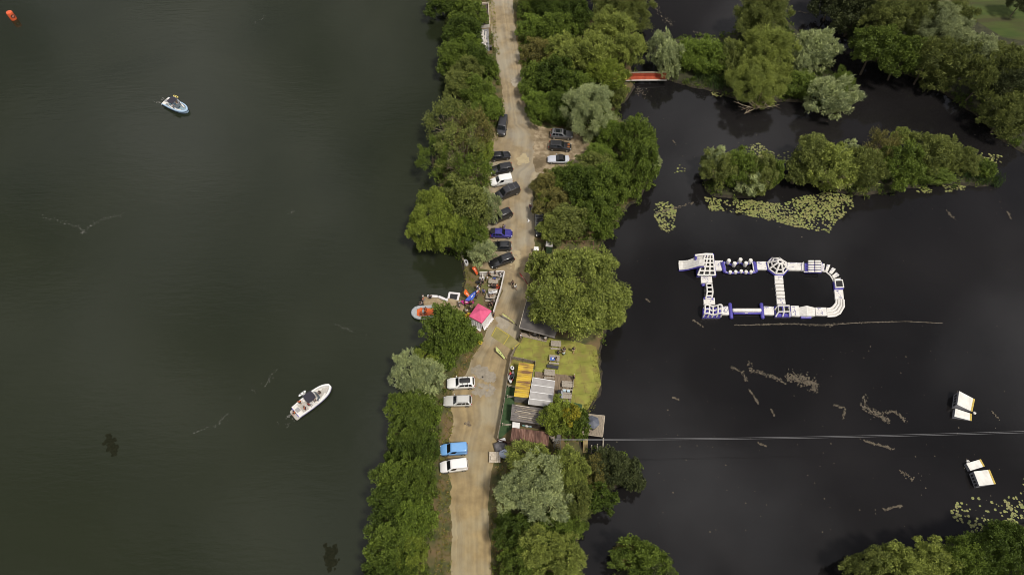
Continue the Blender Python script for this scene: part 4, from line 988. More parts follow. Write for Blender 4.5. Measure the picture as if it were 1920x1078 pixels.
rider(boat1, (.12, -.62, .42), 'sit', 0, WH, LEG, HD, 'person in a white top at the near seat of the pale blue boat')
boat2 = wakeboat(587, 752, (68, -53), 7.4, 2.7, 'white wake boat with purple stern bolsters and orange-vested crew', GEL, PURPLE)
wakeboard(boat2, (-.6, 1.45, 1.8), GEL, 'white board racked on the side of the white wake boat')
rider(boat2, (-3.35, .05, .22), 'sit', 180, ORG, BK, HD, 'person in an orange vest sitting on the swim platform of the white wake boat')
rider(boat2, (-1.75, .75, .33), 'stand', 60, ORG, BK, HD, 'person in an orange vest standing at the dark awning of the white wake boat')
rider(boat2, (-1.75, -.72, .33), 'stand', -40, ORG, NV, HB, 'person in an orange vest at the near side of the white wake boat')
rider(boat2, (-.9, -.62, .33), 'stand', 10, RED, BK, HL, 'person in a dark red top in the cockpit of the white wake boat')
rider(boat2, (.12, -.62, .42), 'sit', 0, GYC, LEG, HB, 'person in grey at the helm seat of the white wake boat')
rider(boat2, (1.75, .1, .22), 'sit', 180, BK, LEG, HD, 'person in black sitting in the bow of the white wake boat')
for bt, n in ((boat1, 20), (boat2, 14)):
    pass
# orange safety boat moored at the jetty
TUBEG = mat('grey_hypalon', (.30, .32, .34), (.38, .40, .42), 4, .55)
ORANGE = mat('orange_vinyl', (.60, .10, .018), (.72, .15, .03), 5, .5)
a = P(793, 588, WZ); v = P(773, 589, WZ)-P(793, 588, WZ)
rib = empty('safety_boat', a, math.atan2(v.y, v.x), 'grey and orange inflatable safety boat moored beside the jetty, its stern under the round tree', 'boat')
m_ = MB(); m_.path([(-2.1, .82, .42), (.6, .85, .42), (1.3, .66, .48), (1.75, .25, .54), (1.8, 0, .55), (1.75, -.25, .54), (1.3, -.66, .48), (.6, -.85, .42), (-2.1, -.82, .42)], .26, 10); m_.build('inflatable_tube', TUBEG, rib, True)
m_ = MB(); m_.loft([[(x, y*k, z) for x, y in ((-2.0, -.8), (.7, -.75), (1.6, -.15), (1.6, .15), (.7, .75), (-2.0, .8))] for k, z in ((.5, -.2), (.95, .12), (.98, .44))]); m_.build('floor', ORANGE, rib)
m_ = MB(); m_.slab([(1.0, .72, .72), (1.75, .2, .74), (1.75, -.2, .74), (1.0, -.72, .72)], .06); m_.build('bow_cover', TUBEG, rib, True)
for x in (.25, -.55):
    m_ = MB(); m_.rbox((x, 0, .42), (.42, 1.3, .42), .08); m_.build('seat', ORANGE, rib, True)
m_ = MB(); m_.rbox((-.15, .05, .62), (.35, .5, .7), .08); m_.build('console', TUBEG, rib, True)
m_ = MB(); m_.rbox((-2.25, 0, .75), (.45, .4, .7), .12); m_.build('outboard_motor', BLACKP, rib, True)
for k, (x, y) in enumerate(((-.6, .5), (-.65, -.45), (.2, .45))):
    rider(rib, (x, y, .17), 'sit', 0 if k < 2 else 90, ORG, BK, HD, ('person in an orange vest on the rear seat of the safety boat, jetty side', 'person in an orange vest on the rear seat of the safety boat, tree side', 'person in an orange vest on the front seat of the safety boat')[k])
rib.scale = (1.0, 1.3, 1.15)
# marker buoy
BUOY = mat('buoy_orange', (.62, .095, .03), (.70, .13, .045), 3, .5)
a = P(26, 36, WZ); by = empty('marker_buoy', a, 0, 'orange cylindrical buoy with a dark round mark in the upper left corner of the lake', 'buoy')
m_ = MB(); m_.loft([[(r_*math.cos(t_), r_*math.sin(t_), z) for t_ in [2*math.pi*k/20 for k in range(20)]] for r_, z in ((.5, -.5), (.68, -.35), (.72, 0), (.72, 1.75), (.66, 1.92), (.30, 1.95), (.25, 1.88), (.05, 1.88))]); m_.build('float', BUOY, by, True)
m_ = MB()
for k in range(24):
    t0, t1 = 2*math.pi*k/24, 2*math.pi*(k+1)/24
    def pt(t_, r_): an = -.6+r_*math.cos(t_)/.725; return (.728*math.cos(an), .728*math.sin(an), 1.0+r_*math.sin(t_))
    m_.add([pt(t0, .28), pt(t1, .28), pt(t1, .46), pt(t0, .46)], [(0, 1, 2, 3)])
m_.build('ring_mark', BLACKP, by)
m_ = MB(); m_.add([(.727*math.cos(-.6+x/.725), .727*math.sin(-.6+x/.725), 1+y) for x, y in ((-.18, -.18), (.18, -.18), (.18, .18), (-.18, .18))], [(0, 1, 2, 3)]); m_.build('white_mark', GEL, by)
# ------------------------------------------------------------------ the lakeside base: lawn, decks, sheds
WOODG = mat('weathered_wood', (.20, .165, .125), (.34, .29, .225), 2.2, .85, stretch=(6, 1, 1), detail=8)
WOODB = mat('brown_decking', (.13, .095, .062), (.24, .18, .12), 1.6, .85, stretch=(5, .6, 1), detail=8, world=True)
WOODP = mat('pale_wood', (.42, .36, .28), (.55, .49, .40), 3, .8)
TABLEW = mat('table_wood', (.27, .235, .19), (.38, .34, .285), 4, .85)
WOODD = mat('dark_wood', (.045, .034, .026), (.09, .07, .052), 3, .85)
WHITEP = mat('white_painted_wood', (.50, .47, .44), (.66, .62, .58), 1.5, .7, detail=7)
TURF = mat('artificial_turf', (.185, .195, .034), (.30, .30, .060), .45, .95, world=True, c3=(.22, .19, .05), s3=.7, detail=9, brick=(3.9, 1.9, .018, (.42, .42, .42), R(-7)))
TURFD = mat('dark_turf', (.028, .062, .024), (.045, .085, .032), 1.5, .95, world=True)
MATT = mat('worn_matting', (.20, .18, .062), (.27, .235, .09), .8, .95, world=True, detail=9)
GREYF = mat('grey_felt', (.075, .068, .064), (.11, .10, .094), .5, .9, world=True, detail=8)
ROOFG = mat('grey_sheet_roof', (.30, .285, .28), (.37, .355, .345), 1.2, .55, world=True)
WHITES = mat('white_sheet', (.62, .62, .62), (.74, .74, .74), 2, .55)
sheet('lawn', ragged([P(*p) for p in ((966,656),(976,642),(983,628),(1030,634),(1075,640),(1119,650),(1122,690),(1126,720),(1118,742),(1104,764),(1090,780),(1066,776),(1000,760),(958,740),(955,690))], 1.0, .15), .016, TURF)
sheet('turf_strip', [P(*p) for p in ((950,722),(966,728),(962,800),(934,826),(940,770))], .022, TURFD)
sheet('road_matting', [P(*p) for p in ((920,630),(929,612),(955,627),(975,643),(961,657),(944,646))], .02, MATT)
for q in (((931,613),(955,629)), ((955,629),(944,646)), ((922,630),(931,613)), ((958,656),(974,643))):
    p0, p1 = P(*q[0], .026), P(*q[1], .026); m_ = MB(); d = (p1-p0).normalized(); n_ = Vector((-d.y, d.x, 0))*.06
    m_.add([p0-n_, p1-n_, p1+n_, p0+n_], [(0, 1, 2, 3)]); tag(m_.build('yellow_edge_line', mat('yellow_line', (.42, .33, .05), rough=.8)), kind='structure')
sheet('parking_pad', [P(*p) for p in ((1063,752),(1092,758),(1088,778),(1060,770))], .024, TURFD)

def corrugated(q, n, amp, along=0, th=.04, m=40):
    """thick ribbed sheet over four corners q (Vectors, in order); ribs run from edge 0-1 to edge 3-2 (along=0)"""
    if along: q = [q[1], q[2], q[3], q[0]]
    vs, fs = [], []; N = n*4
    for i in range(N+1):
        k = i/N; a, b = q[0].lerp(q[1], k), q[3].lerp(q[2], k); dz = amp*math.sin(2*math.pi*n*k)
        for e in range(5): p = a.lerp(b, e/4); vs.append((p.x, p.y, p.z+dz))
    M_ = len(vs)
    vs += [(x, y, z-th) for x, y, z in vs]
    for i in range(N):
        for e in range(4):
            a = i*5+e; fs.append((a, a+1, a+6, a+5)); fs.append((M_+a+5, M_+a+6, M_+a+1, M_+a))
    for i in range(N): fs += [(i*5, i*5+5, M_+i*5+5, M_+i*5), (i*5+9, i*5+4, M_+i*5+4, M_+i*5+9)]
    for e in range(4): fs += [(e+1, e, M_+e, M_+e+1), (N*5+e, N*5+e+1, M_+N*5+e+1, M_+N*5+e)]
    b = MB(); b.add(vs, fs); return b
def walls(root, q, z, m, inset=.12, z0=0.0, th=.1, skip=(), name='wall'):
    c = sum(q, Vector())/4
    r = [Vector((p.x, p.y, 0)) + (Vector((c.x, c.y, 0))-Vector((p.x, p.y, 0))).normalized()*inset*1.4 for p in q]
    for i in range(4):
        if i in skip: continue
        a, b = r[i], r[(i+1) % 4]; d = (b-a).normalized(); n_ = Vector((-d.y, d.x, 0))*th/2
        za, zb = q[i].z-z, q[(i+1) % 4].z-z
        a2, b2 = a+d*th*.52, b-d*th*.52
        M_ = MB(); M_.loft([[(a2-n_).to_tuple()[:2]+(z0,), (b2-n_).to_tuple()[:2]+(z0,), (b2+n_).to_tuple()[:2]+(z0,), (a2+n_).to_tuple()[:2]+(z0,)],
                            [(a2-n_).to_tuple()[:2]+(za,), (b2-n_).to_tuple()[:2]+(zb,), (b2+n_).to_tuple()[:2]+(zb,), (a2+n_).to_tuple()[:2]+(za,)]]); M_.build(name, m, root)
def centre(q): c = sum(q, Vector())/len(q); return Vector((c.x, c.y, 0))

# yellow rusty container
RUSTY = mat('rust_streaked_yellow', (.50, .33, .02), (.58, .41, .045), 1.5, .65, world=True, c3=(.16, .075, .03), s3=.75, stretch=(.42, 2.0, 1), detail=8)
q = [P(973,679,2.6), P(1001,682.5,2.6), P(991,746,2.6), P(963.5,743,2.6)]
o = place('storage_container', centre(q), 'shed with a bright yellow ribbed roof streaked with rust', 'shed')
corrugated(q, 17, .035, 1).build('roof', RUSTY, o); walls(o, q, .06, mat('grey_steel', (.16, .155, .15), (.24, .23, .22), 2, .7), .1)
# grey sheet-roofed hut with white battens
q = [P(1000,707,2.9), P(1041,713.5,2.75), P(1035,763,2.75), P(991,758,2.9)]
o = place('grey_roofed_hut', centre(q), 'hut with a pale grey sheet roof crossed by thin white battens', 'hut')
m_ = MB(); m_.slab(q, .07); m_.build('roof', ROOFG, o); walls(o, q, .09, WOODD, .15)
for k in (.0, .26, .52, .78):
    a, b = q[0].lerp(q[3], k+.015), q[1].lerp(q[2], k+.015); d = (q[3]-q[0]).normalized()*.055
    m_ = MB(); m_.slab([a-d+Vector((0,0,.035)), b-d+Vector((0,0,.035)), b+d+Vector((0,0,.035)), a+d+Vector((0,0,.035))], .03); m_.build('batten', WHITES, o)
a, b = q[0], q[3]; m_ = MB(); m_.box(((a.x+b.x)/2-.06, (a.y+b.y)/2, 2.93), (.07, (a-b).length, .12), math.atan2((a-b).y, (a-b).x)-math.pi/2); m_.build('verge_board', WHITES, o)
# plank-topped lean-to
PLANK = mat('grey_planks', (.095, .083, .08), (.20, .18, .17), 2.5, .85, world=True, stretch=(.5, 5, 1), detail=8)
q = [P(960,757,2.3), P(1030,767,2.3), P(1026,798,2.1), P(957,788,2.1)]
o = place('timber_lean_to', centre(q), 'lean-to roofed in dark grey boards with loose timber lying on it', 'shed')
for k in range(9):
    a0, a1, b0, b1 = q[0].lerp(q[3], k/9+.004), q[0].lerp(q[3], (k+.93)/9), q[1].lerp(q[2], k/9+.004), q[1].lerp(q[2], (k+.93)/9)
    up = Vector((0, 0, .02*(k % 3)))
    if k == 0: M_ = MB()
    M_.slab([a0+up, b0+up, b1+up, a1+up], .05)
M_.build('roof', PLANK, o); walls(o, q, .1, WOODD, .15)
for k in range(8):
    g = random.Random(k+4); u0 = g.uniform(.02, .35); u1 = u0+g.uniform(.35, .6); vv = .06+.105*k
    a, b = q[0].lerp(q[1], u0).lerp(q[3].lerp(q[2], u0), vv), q[0].lerp(q[1], min(u1, .97)).lerp(q[3].lerp(q[2], min(u1, .97)), min(vv+g.uniform(-.02, .06), .96))
    a.z += .11; b.z += .11; m_ = MB(); m_.path([a, b], .065, 6)
    t_ = place('timber_length', centre([a, b]), '', 'timber', 'loose timber on the plank roof'); tag(t_, 'loose length of old timber lying on the dark plank roof'); m_.build('pole', WOODG if k % 3 else WOODP, t_)
# rusty corrugated shed
RUST = mat('rusty_sheet', (.12, .052, .034), (.25, .145, .11), 2.2, .8, world=True, stretch=(2.4, .5, 1), c3=(.075, .036, .026), s3=.5, detail=9)
q = [P(960,801,2.4), P(1030,810,2.4), P(1028,836,2.2), P(956.5,826.5,2.2)]
o = place('rusty_shed', centre(q), 'shed with a rust-red corrugated roof at the south end of the yard', 'shed')
corrugated(q, 26, .035, 0).build('roof', RUST, o); walls(o, q, .07, WOODD, .15)
# junk between the two roofs
q = [P(961,790,1.5), P(975,791.5,1.5), P(974,803,1.5), P(960.5,801.5,1.5)]
o = place('white_chest', centre(q), 'white lidded chest between the plank roof and the rusty roof', 'chest')
m_ = MB(); m_.slab(q, .08); m_.build('lid', WHITES, o); walls(o, q, .08, WHITES, .06, .02, .06)
for k, (x, y, c) in enumerate(((982, 797, TEAL), (988, 799, WH), (994, 799.5, (.3, .4, .42)))):
    a = P(x, y, 0); o = place('plastic_sack', a, ('teal sack beside the white chest', 'white sack in the middle of the junk between the roofs', 'grey-blue sack farthest from the white chest')[k], 'sack')
    m_ = MB(); m_.ell((a.x, a.y, .45), (.42, .34, .5), 9, 6); m_.ell((a.x+.15, a.y, .85), (.2, .16, .18), 8, 5); ob = m_.build('bag', CLOTH, o, True, color=c)
for k, (x, y, x2, y2, lb) in enumerate(((1030,816,1040,822,'first pale offcut in the junk east of the rusty roof'), (1033,821,1043,815,'pale offcut lying across the others east of the rusty roof'), (1036,826,1046,822,'lowest pale offcut east of the rusty roof'))):
    a, c = P(x, y, .5+.15*k), P(x2, y2, .4+.15*k); o = place('timber_offcut', centre([a, c]), lb, 'timber'); d = c-a; b = MB(); b.box(((a.x+c.x)/2, (a.y+c.y)/2, .2+.18*k), (d.length, .22, .12), math.atan2(d.y, d.x)); b.build('board', WOODP, o); b = MB(); b.box((a.x, a.y, .1+.08*k), (.3, .3, .16+.1*k), .4); b.build('block', WOODD, o)
# the clubhouse under the huge tree
q = [P(990,556,2.9), P(1062,572,2.9), P(1040,632,2.7), P(974,614,2.7)]
o = place('clubhouse', centre(q), 'dark flat-roofed clubhouse half covered by the huge round tree', 'clubhouse')
m_ = MB(); m_.slab(q, .16); m_.build('roof', GREYF, o); walls(o, [q[0], q[1], q[1].lerp(q[2], .86)+Vector((0,0,0)), q[0].lerp(q[3], .86)], .17, WOODD, .2)
a, b = q[3], q[2]
m_ = MB(); m_.slab([a+Vector((0,0,.05)), b+Vector((0,0,.05)), b+Vector((0,-.14,.05)), a+Vector((0,-.14,.05))], .22); m_.build('fascia', mat('grey_trim', (.22, .2, .19), rough=.7), o)
m_ = MB(); m_.path([q[0]+Vector((-.05,0,.05)), q[3]+Vector((-.05,0,.05))], .05, 6); m_.build('gutter', WOODP, o)
dk = [P(975,622,.14), P(1028,633,.14), P(1024,641,.14), P(972,629,.14)]
m_ = MB(); m_.slab(dk, .13); d_ = m_.build('porch_deck', WOODG, o)
for k in (.03, .36, .7, .97):
    a = P(975,626.5).lerp(P(1026,638.5), k); m_ = MB(); m_.box((a.x, a.y, 1.38), (.12, .12, 2.5)); m_.build('porch_post', WOODB, o)
a = P(1006,626,0); o = place('white_counter', a, 'white-topped serving counter under the clubhouse eaves', 'counter')
m_ = MB(); m_.box((a.x, a.y, 1.2), (1.5, .6, .06), R(-8)); m_.build('top', WHITES, o); m_ = MB(); m_.box((a.x, a.y, .66), (1.35, .5, 1.02), R(-8)); m_.build('cabinet', GREYF, o)
# tall green cabinet hut north of the tree
q = [P(1024,452,2.3), P(1037,453,2.3), P(1036,463,2.3), P(1023,462,2.3)]
o = place('small_kiosk', centre(q), 'small dark green kiosk with a pale roof above the huge round tree', 'kiosk')
m_ = MB(); m_.slab(q, .08); m_.build('roof', mat('pale_felt', (.36, .34, .33), rough=.8), o); walls(o, q, .08, TURFD, .1)
# wooden deck with rail
q = [P(1003,696,.25), P(1076,704.5,.25), P(1071,752,.25), P(1036,756,.25), P(1000,752,.25)]
b = MB(); b.prism([(p.x, p.y) for p in q], .03, .22); tag(b.build('timber_deck', WOODB), 'brown board deck round the grey sheet-roofed hut', 'deck')
def fence(pts, h, label, m, post=2.0, board=True, name='fence', pm=None, gap=(.15, .95), base=0.0):
    o = place(name, Vector((pts[0].x, pts[0].y, base)), label, 'fence'); b = MB()
    for a, c in zip(pts, pts[1:]):
        d = c-a; L_ = d.length; n_ = max(1, round(L_/post)); ang = math.atan2(d.y, d.x)
        if board:
            nb = 4
            for k in range(nb):
                z = base+h*(gap[0]+(gap[1]-gap[0])*(k+.5)/nb); mid = (a+c)/2
                b.box((mid.x, mid.y, z), (L_-.1, .035, h*(gap[1]-gap[0])/nb*.86), ang)
        else:
            for z in (base+h*.5, base+h*.92): b.path([Vector((a.x, a.y, z)), Vector((c.x, c.y, z))], .035, 5)
        for k in range(n_+(1 if c is pts[-1] else 0)):
            p = a+d*(k/n_); m_ = MB(); m_.box((p.x, p.y, base+h*.51), (.11, .11, h*1.02), ang); m_.build('post', pm or m, o)
    b.build('boards' if board else 'rails', m, o); return o
fence([P(965,659), P(958,674), P(952,710), P(946,754), P(938,800), P(933,826)], 1.8, 'long board fence between the track and the yard of sheds', WOODG)
fence([P(933,827), P(956,834)], 1.3, 'short red-brown fence at the south-west corner of the rusty shed', RUST)
fence([P(959,674), P(1003,683), P(1003,692)], 1.5, 'board fence round the top of the yellow-roofed shed', WOODG)
fence([P(992,560), P(984,590), P(976,616), P(972,640)], 1.5, 'timber fence along the track beside the clubhouse', WOODD)
fence([P(1076,706), P(1074,728), P(1070,750)], 1.0, 'pale rail fence on the right edge of the brown deck', WOODP)
fence([P(1021,464), P(1014,488)], 1.3, 'board fence running from the small green kiosk', WOODG)
fence([P(1062,458), P(1112,459), P(1112,474)], 1.3, 'rusty mesh fence at the top of the huge round tree', RUST, board=False)
fence([P(953,726), P(968,729)], 1.2, 'low cross rail behind the yellow-roofed shed, upper', WOODP, board=False)
fence([P(951,746), P(967,748)], 1.2, 'cross rail behind the yellow-roofed shed, lower', WOODP, board=False)
fence([P(942,798), P(958,800)], 1.2, 'cross rail beside the white chest', WOODP, board=False)
# racks of boards left of the yellow shed
for k, (x, y, x2, y2, c, lb) in enumerate(((958,686,963,693,WH,'white board leaning in the rack left of the yellow roof'), (957,697,960,714,(.5,.06,.07),'red board in the rack left of the yellow roof'), (962,695,961,712,GYC,'grey board in the rack left of the yellow roof'), (955,702,958,718,(.6,.6,.62),'long pale board lowest in the rack left of the yellow roof'))):
    a, b = P(x, y, .9), P(x2, y2, .9); d = b-a; L_ = d.length
    o = empty('kayak' if False else 'paddle_board', (a+b)/2, math.atan2(d.y, d.x), lb, 'board')
    def ring(kk, z): return [(L_/2*kk*math.cos(t_), .34*kk*math.sin(t_)*(1-.25*abs(math.cos(t_))), z) for t_ in [2*math.pi*q_/18 for q_ in range(18)]]
    m_ = MB(); m_.loft([ring(.9, -.06), ring(1, 0), ring(.9, .06)]); m_.build('deck', CLOTH, o, True, color=c)
    m_ = MB(); m_.rbox((0, 0, .07), (L_*.35, .3, .02), .08); m_.build('deck_pad', BLACKP, o)
    for xx in (-L_*.3, L_*.3):
        m_ = MB(); m_.box((xx, 0, -.48), (.08, .5, .82)); m_.build('stand', WOODG, o)
# square platform with a hexagonal hut
q = [P(1094,775,.35), P(1134,779,.35), P(1130,818,.35), P(1088,812.5,.35)]
o = place('square_platform', centre(q), 'square pale timber platform standing in the pond', 'platform')
M_ = MB()
for k in range(14):
    a0, a1, b0, b1 = q[0].lerp(q[1], k/14+.002), q[0].lerp(q[1], (k+.95)/14), q[3].lerp(q[2], k/14+.002), q[3].lerp(q[2], (k+.95)/14); M_.slab([a0, a1, b1, b0], .06)
M_.build('decking', WOODG, o)
for i in range(4):
    a, b = q[i], q[(i+1) % 4]; d = b-a; m_ = MB(); m_.box(((a.x+b.x)/2, (a.y+b.y)/2, .20), (d.length*.985, .1, .24), math.atan2(d.y, d.x)); m_.build('edge_beam', WOODP, o)
    m_ = MB(); p = a.lerp(centre(q)+Vector((0,0,.3)), .06); m_.path([(p.x, p.y, -1.6), (p.x, p.y, .28)], .11, 8); m_.build('pile', WOODD, o)
c = P(1109.5, 797, .35); SLATE = mat('slate_blue_roof', (.085, .095, .125), (.13, .14, .175), 2, .55)
o = empty('hexagonal_hut', c, R(8), 'small hexagonal hut with a slate-blue pointed roof on the square platform', 'hut')
hx = lambda r_, z: [(r_*math.cos(R(60*k+30)), r_*math.sin(R(60*k+30)), z) for k in range(6)]
m_ = MB(); m_.loft([hx(.9, 0), hx(.9, 1.5)]); m_.build('wall', mat('grey_boarding', (.09, .085, .085), (.14, .13, .13), 4, .8), o)
m_ = MB(); m_.loft([hx(1.15, 1.42), hx(1.17, 1.5), hx(.04, 2.15)]); m_.build('roof', SLATE, o)
m_ = MB(); m_.box((0, -.80, .7), (.5, .06, 1.2)); m_.build('door', WOODD, o)
# wooden jetty and posts south of it
a, b = P(1098,822,.15), P(1097,848,.15); o = place('plank_jetty', centre([a, b]), 'narrow yellow-brown plank jetty south of the square platform', 'jetty')
d = Vector((.38, 0, 0)); M_ = MB()
for k in range(16):
    p0, p1 = a.lerp(b, k/16), a.lerp(b, (k+.9)/16); M_.slab([p0-d, p0+d, p1+d, p1-d], .06)
M_.build('planks', mat('yellow_brown_planks', (.27, .2, .09), (.38, .3, .15), 3, .85), o)
for p in (a, b):
    m_ = MB(); m_.path([(p.x-.3, p.y, -1.4), (p.x-.3, p.y, .09)], .08, 6); m_.path([(p.x+.3, p.y, -1.4), (p.x+.3, p.y, .09)], .08, 6); m_.build('legs', WOODD, o)
for k, (x, y, y2) in enumerate(((1109,836,850), (1120,834,850), (1131,823,850))):
    a, b = P(x, y, .2), P(x-1, y2, .05); o = place('mooring_beam', centre([a, b]), ('first thin beam right of the plank jetty', 'middle thin beam in the water beside the plank jetty', 'outermost pale beam in the water under the square platform')[k], 'beam')
    m_ = MB(); m_.path([a, b], .08, 6); m_.build('rail', WOODP if k else WOODG, o); m_ = MB(); m_.path([a+Vector((0,0,.35)), Vector((a.x, a.y, -1.5))], .1, 7); m_.build('post', WOODP, o)
# cable tower and cables
a = P(1044, 838, 0); STEEL = mat('galvanised_steel', (.42, .43, .44), (.55, .56, .57), 5, .4, metal=.4)
o = place('cable_tower', a, 'pale lattice cable tower standing among the trees south of the rusty shed', 'tower')
m_ = MB(); hgt = 5.2
for sx_, sy_ in ((-1,-1), (1,-1), (1,1), (-1,1)): m_.path([(a.x+sx_*.55, a.y+sy_*.55, -.2), (a.x+sx_*.2, a.y+sy_*.2, hgt)], .06, 6)
for k in range(6):
    z0, z1 = hgt*k/6, hgt*(k+1)/6; r0, r1 = .55-.35*k/6, .55-.35*(k+1)/6
    for i in range(4):
        c0, c1 = ((-1,-1), (1,-1), (1,1), (-1,1))[i], ((-1,-1), (1,-1), (1,1), (-1,1))[(i+1) % 4]
        m_.path([(a.x+c0[0]*r0, a.y+c0[1]*r0, z0), (a.x+c1[0]*r1, a.y+c1[1]*r1, z1)], .03, 5)
m_.build('lattice', STEEL, o); m_ = MB(); m_.loft([[(a.x+r_*math.cos(t_), a.y+r_*math.sin(t_), z) for t_ in [2*math.pi*k/18 for k in range(18)]] for r_, z in ((.3, hgt), (.34, hgt+.06), (.3, hgt+.12))]); m_.build('pulley', GREYF, o, True)
for k, (y0, y1, lb) in enumerate(((823.5, 806, 'upper of the two taut tow cables crossing the pond'), (825.5, 809, 'lower of the two taut tow cables crossing the pond'))):
    p, q_ = P(1036, y0, 5.3), P(2080, y1-3, 6.0); pts = [p.lerp(q_, t_/24)+Vector((0, 0, -1.1*math.sin(math.pi*t_/24))) for t_ in range(25)]
    m_ = MB(); m_.path(pts, .017, 6); tag(m_.build('tow_cable', mat('cable_steel', (.26, .26, .27), rough=.5), None, True), lb, 'cable')

# ------------------------------------------------------------------ furniture
def picnic_proto():
    o = empty('picnic_table', (0, 0, 0)); b = MB()
    for k in range(5): b.box((0, -.31+.155*k, .74), (1.75, .142, .04))
    b.build('tabletop', TABLEW, o)
    for s in (-1, 1):
        b = MB(); b.box((0, s*.70-.075, .44), (1.75, .14, .04)); b.box((0, s*.70+.075, .44), (1.75, .14, .04)); b.build('bench', TABLEW, o)
        b = MB()
        for t_ in (-1, 1): b.path([(s*.6, t_*.75, 0), (s*.6, t_*.22, .72)], .045, 4)
        b.box((s*.6, 0, .40), (.05, 1.55, .08)); b.build('leg_frame', WOODG, o)
    return o
_pic = [None]
def picnic(px, py, ang, label, z=.02):
    if _pic[0] is None: o = _pic[0] = picnic_proto()
    else: o = copy_tree(_pic[0]); o.name = 'picnic_table'
    o.location = P(px, py, z); o.rotation_euler = (0, 0, R(ang)); tag(o, label, 'picnic table', 'picnic tables'); return o
picnic(1042, 649, -5, 'picnic table on the lawn nearest the huge round tree')
picnic(1039, 676, -5, 'picnic table on the lawn with a blue towel and a person')
picnic(1030, 703, -5, 'picnic table on the brown deck beside the grey sheet roof', .24)
picnic(1063, 725, -4, 'picnic table on the brown deck with two pale blue chairs', .24)
picnic(1061, 746, -4, 'picnic table at the lower edge of the brown deck', .24)
picnic(925, 532, -6, 'picnic table in the white enclosure, second from the top')
picnic(924, 551, -6, 'picnic table loaded with white kit in the white enclosure')
picnic(920, 560, -6, 'lowest picnic table in the white enclosure')
picnic(930, 519, -6, 'topmost picnic table in the white enclosure')
def obj_on(name, px, py, z, label, cat, build):
    a = P(px, py, z); o = place(name, a, label, cat); build(o, a); return o
def towel(c):
    def f(o, a): b = MB(); b.rbox((a.x, a.y, a.z+.02), (.75, .6, .03), .06, R(-5)); b.build('cloth', CLOTH, o, color=c); b = MB(); b.rbox((a.x+.05, a.y+.05, a.z+.055), (.35, .25, .03), .05, R(20)); b.build('fold', CLOTH, o, color=WH)
    return f
obj_on('towel', 1036, 672.5, .79, 'blue towel spread on the lawn picnic table', 'towel', towel(BLU))
def bench_flat(o, a):
    b = MB(); b.box((a.x, a.y, .40), (2.0, .62, .07), R(-10)); b.build('seat', mat('charcoal_board', (.035, .035, .04), rough=.7), o)
    for s in (-.8, .8): b = MB(); b.box((a.x+s, a.y-s*.17, .18), (.1, .5, .36), R(-10)); b.build('leg', BLACKP, o)
obj_on('flat_bench', 1036, 689, 0, 'long charcoal bench lying below the lawn picnic tables', 'bench', bench_flat)
def chair(o, a):
    b = MB(); b.rbox((a.x, a.y, a.z+.44), (.5, .5, .06), .1); b.build('seat', CLOTH, o, color=(.5, .62, .7)); b = MB(); b.rbox((a.x, a.y-.26, a.z+.72), (.5, .08, .5), .04); b.build('backrest', CLOTH, o, color=(.5, .62, .7))
    for sx_ in (-.2, .2):
        for sy_ in (-.2, .2): b = MB(); b.path([(a.x+sx_, a.y+sy_, a.z), (a.x+sx_, a.y+sy_, a.z+.42)], .025, 5); b.build('leg', CHROME, o)
obj_on('plastic_chair', 1058, 734, .24, 'pale blue chair on the deck, the left one of two', 'chair', chair)
obj_on('plastic_chair', 1065.5, 735, .24, 'pale blue chair on the deck, the right one of two', 'chair', chair)
def bbq(o, a):
    b = MB(); b.rbox((a.x, a.y, a.z+.85), (.6, 1.5, .5), .12); b.build('hood', BLACKP, o, True); b = MB(); b.box((a.x, a.y, a.z+.3), (.5, 1.3, .58)); b.build('cabinet', BLACKP, o)
    b = MB(); b.box((a.x+.45, a.y, a.z+.8), (.28, 1.4, .05)); b.build('side_shelf', CHROME, o)
obj_on('barbecue', 1048, 743, .24, 'black hooded barbecue by the lowest deck table', 'barbecue', bbq)
def tarp(o, a):
    b = MB(); g = random.Random(3); b.loft([[(a.x+r_*k*math.cos(t_)*1.1, a.y+r_*k*math.sin(t_), z+.1*math.sin(3*t_)) for t_, r_ in [(2*math.pi*q_/14, 1.0+.15*math.sin(q_*2.3)) for q_ in range(14)]] for k, z in ((1, .02), (.95, .6), (.7, .9), (.2, 1.0))]); b.build('cover', mat('grey_tarpaulin', (.10, .095, .10), (.16, .15, .16), 1.5, .6), o, True)
    b = MB(); b.box((a.x+.3, a.y+1.0, .5), (1.1, .5, .6), .3); b.build('crate', WHITES, o)
obj_on('tarpaulin_heap', 938, 839, 0, 'grey tarpaulin heap below the fence corner', 'heap', tarp)
def pallet(o, a):
    b = MB()
    for k in range(6): b.box((a.x-.75+.3*k, a.y, .62), (.26, 1.7, .05), 0)
    b.build('top_boards', WOODP, o); b = MB(); b.box((a.x, a.y, .3), (1.5, 1.5, .56)); b.build('crate_body', WOODG, o)
    b = MB(); b.rbox((a.x-.2, a.y-.2, .76), (.9, .7, .2), .1); b.build('sack', TUBEG if False else WOODP, o)
obj_on('wooden_pallet', 928, 859, 0, 'stacked wooden pallets at the edge of the track', 'pallet', pallet)
def bag(c):
    def f(o, a): b = MB(); b.ell((a.x, a.y, .5), (.85, .75, .55), 12, 7); b.build('bag', CLOTH, o, True, color=c); b = MB(); b.path([(a.x-.5, a.y, .9), (a.x, a.y+.2, 1.06), (a.x+.5, a.y-.1, .9)], .05, 5); b.build('strap', NAVY, o)
    return f
obj_on('kit_bag', 945, 852, 0, 'round white-blue bag beside the stacked pallets', 'bag', bag((.52, .57, .68)))
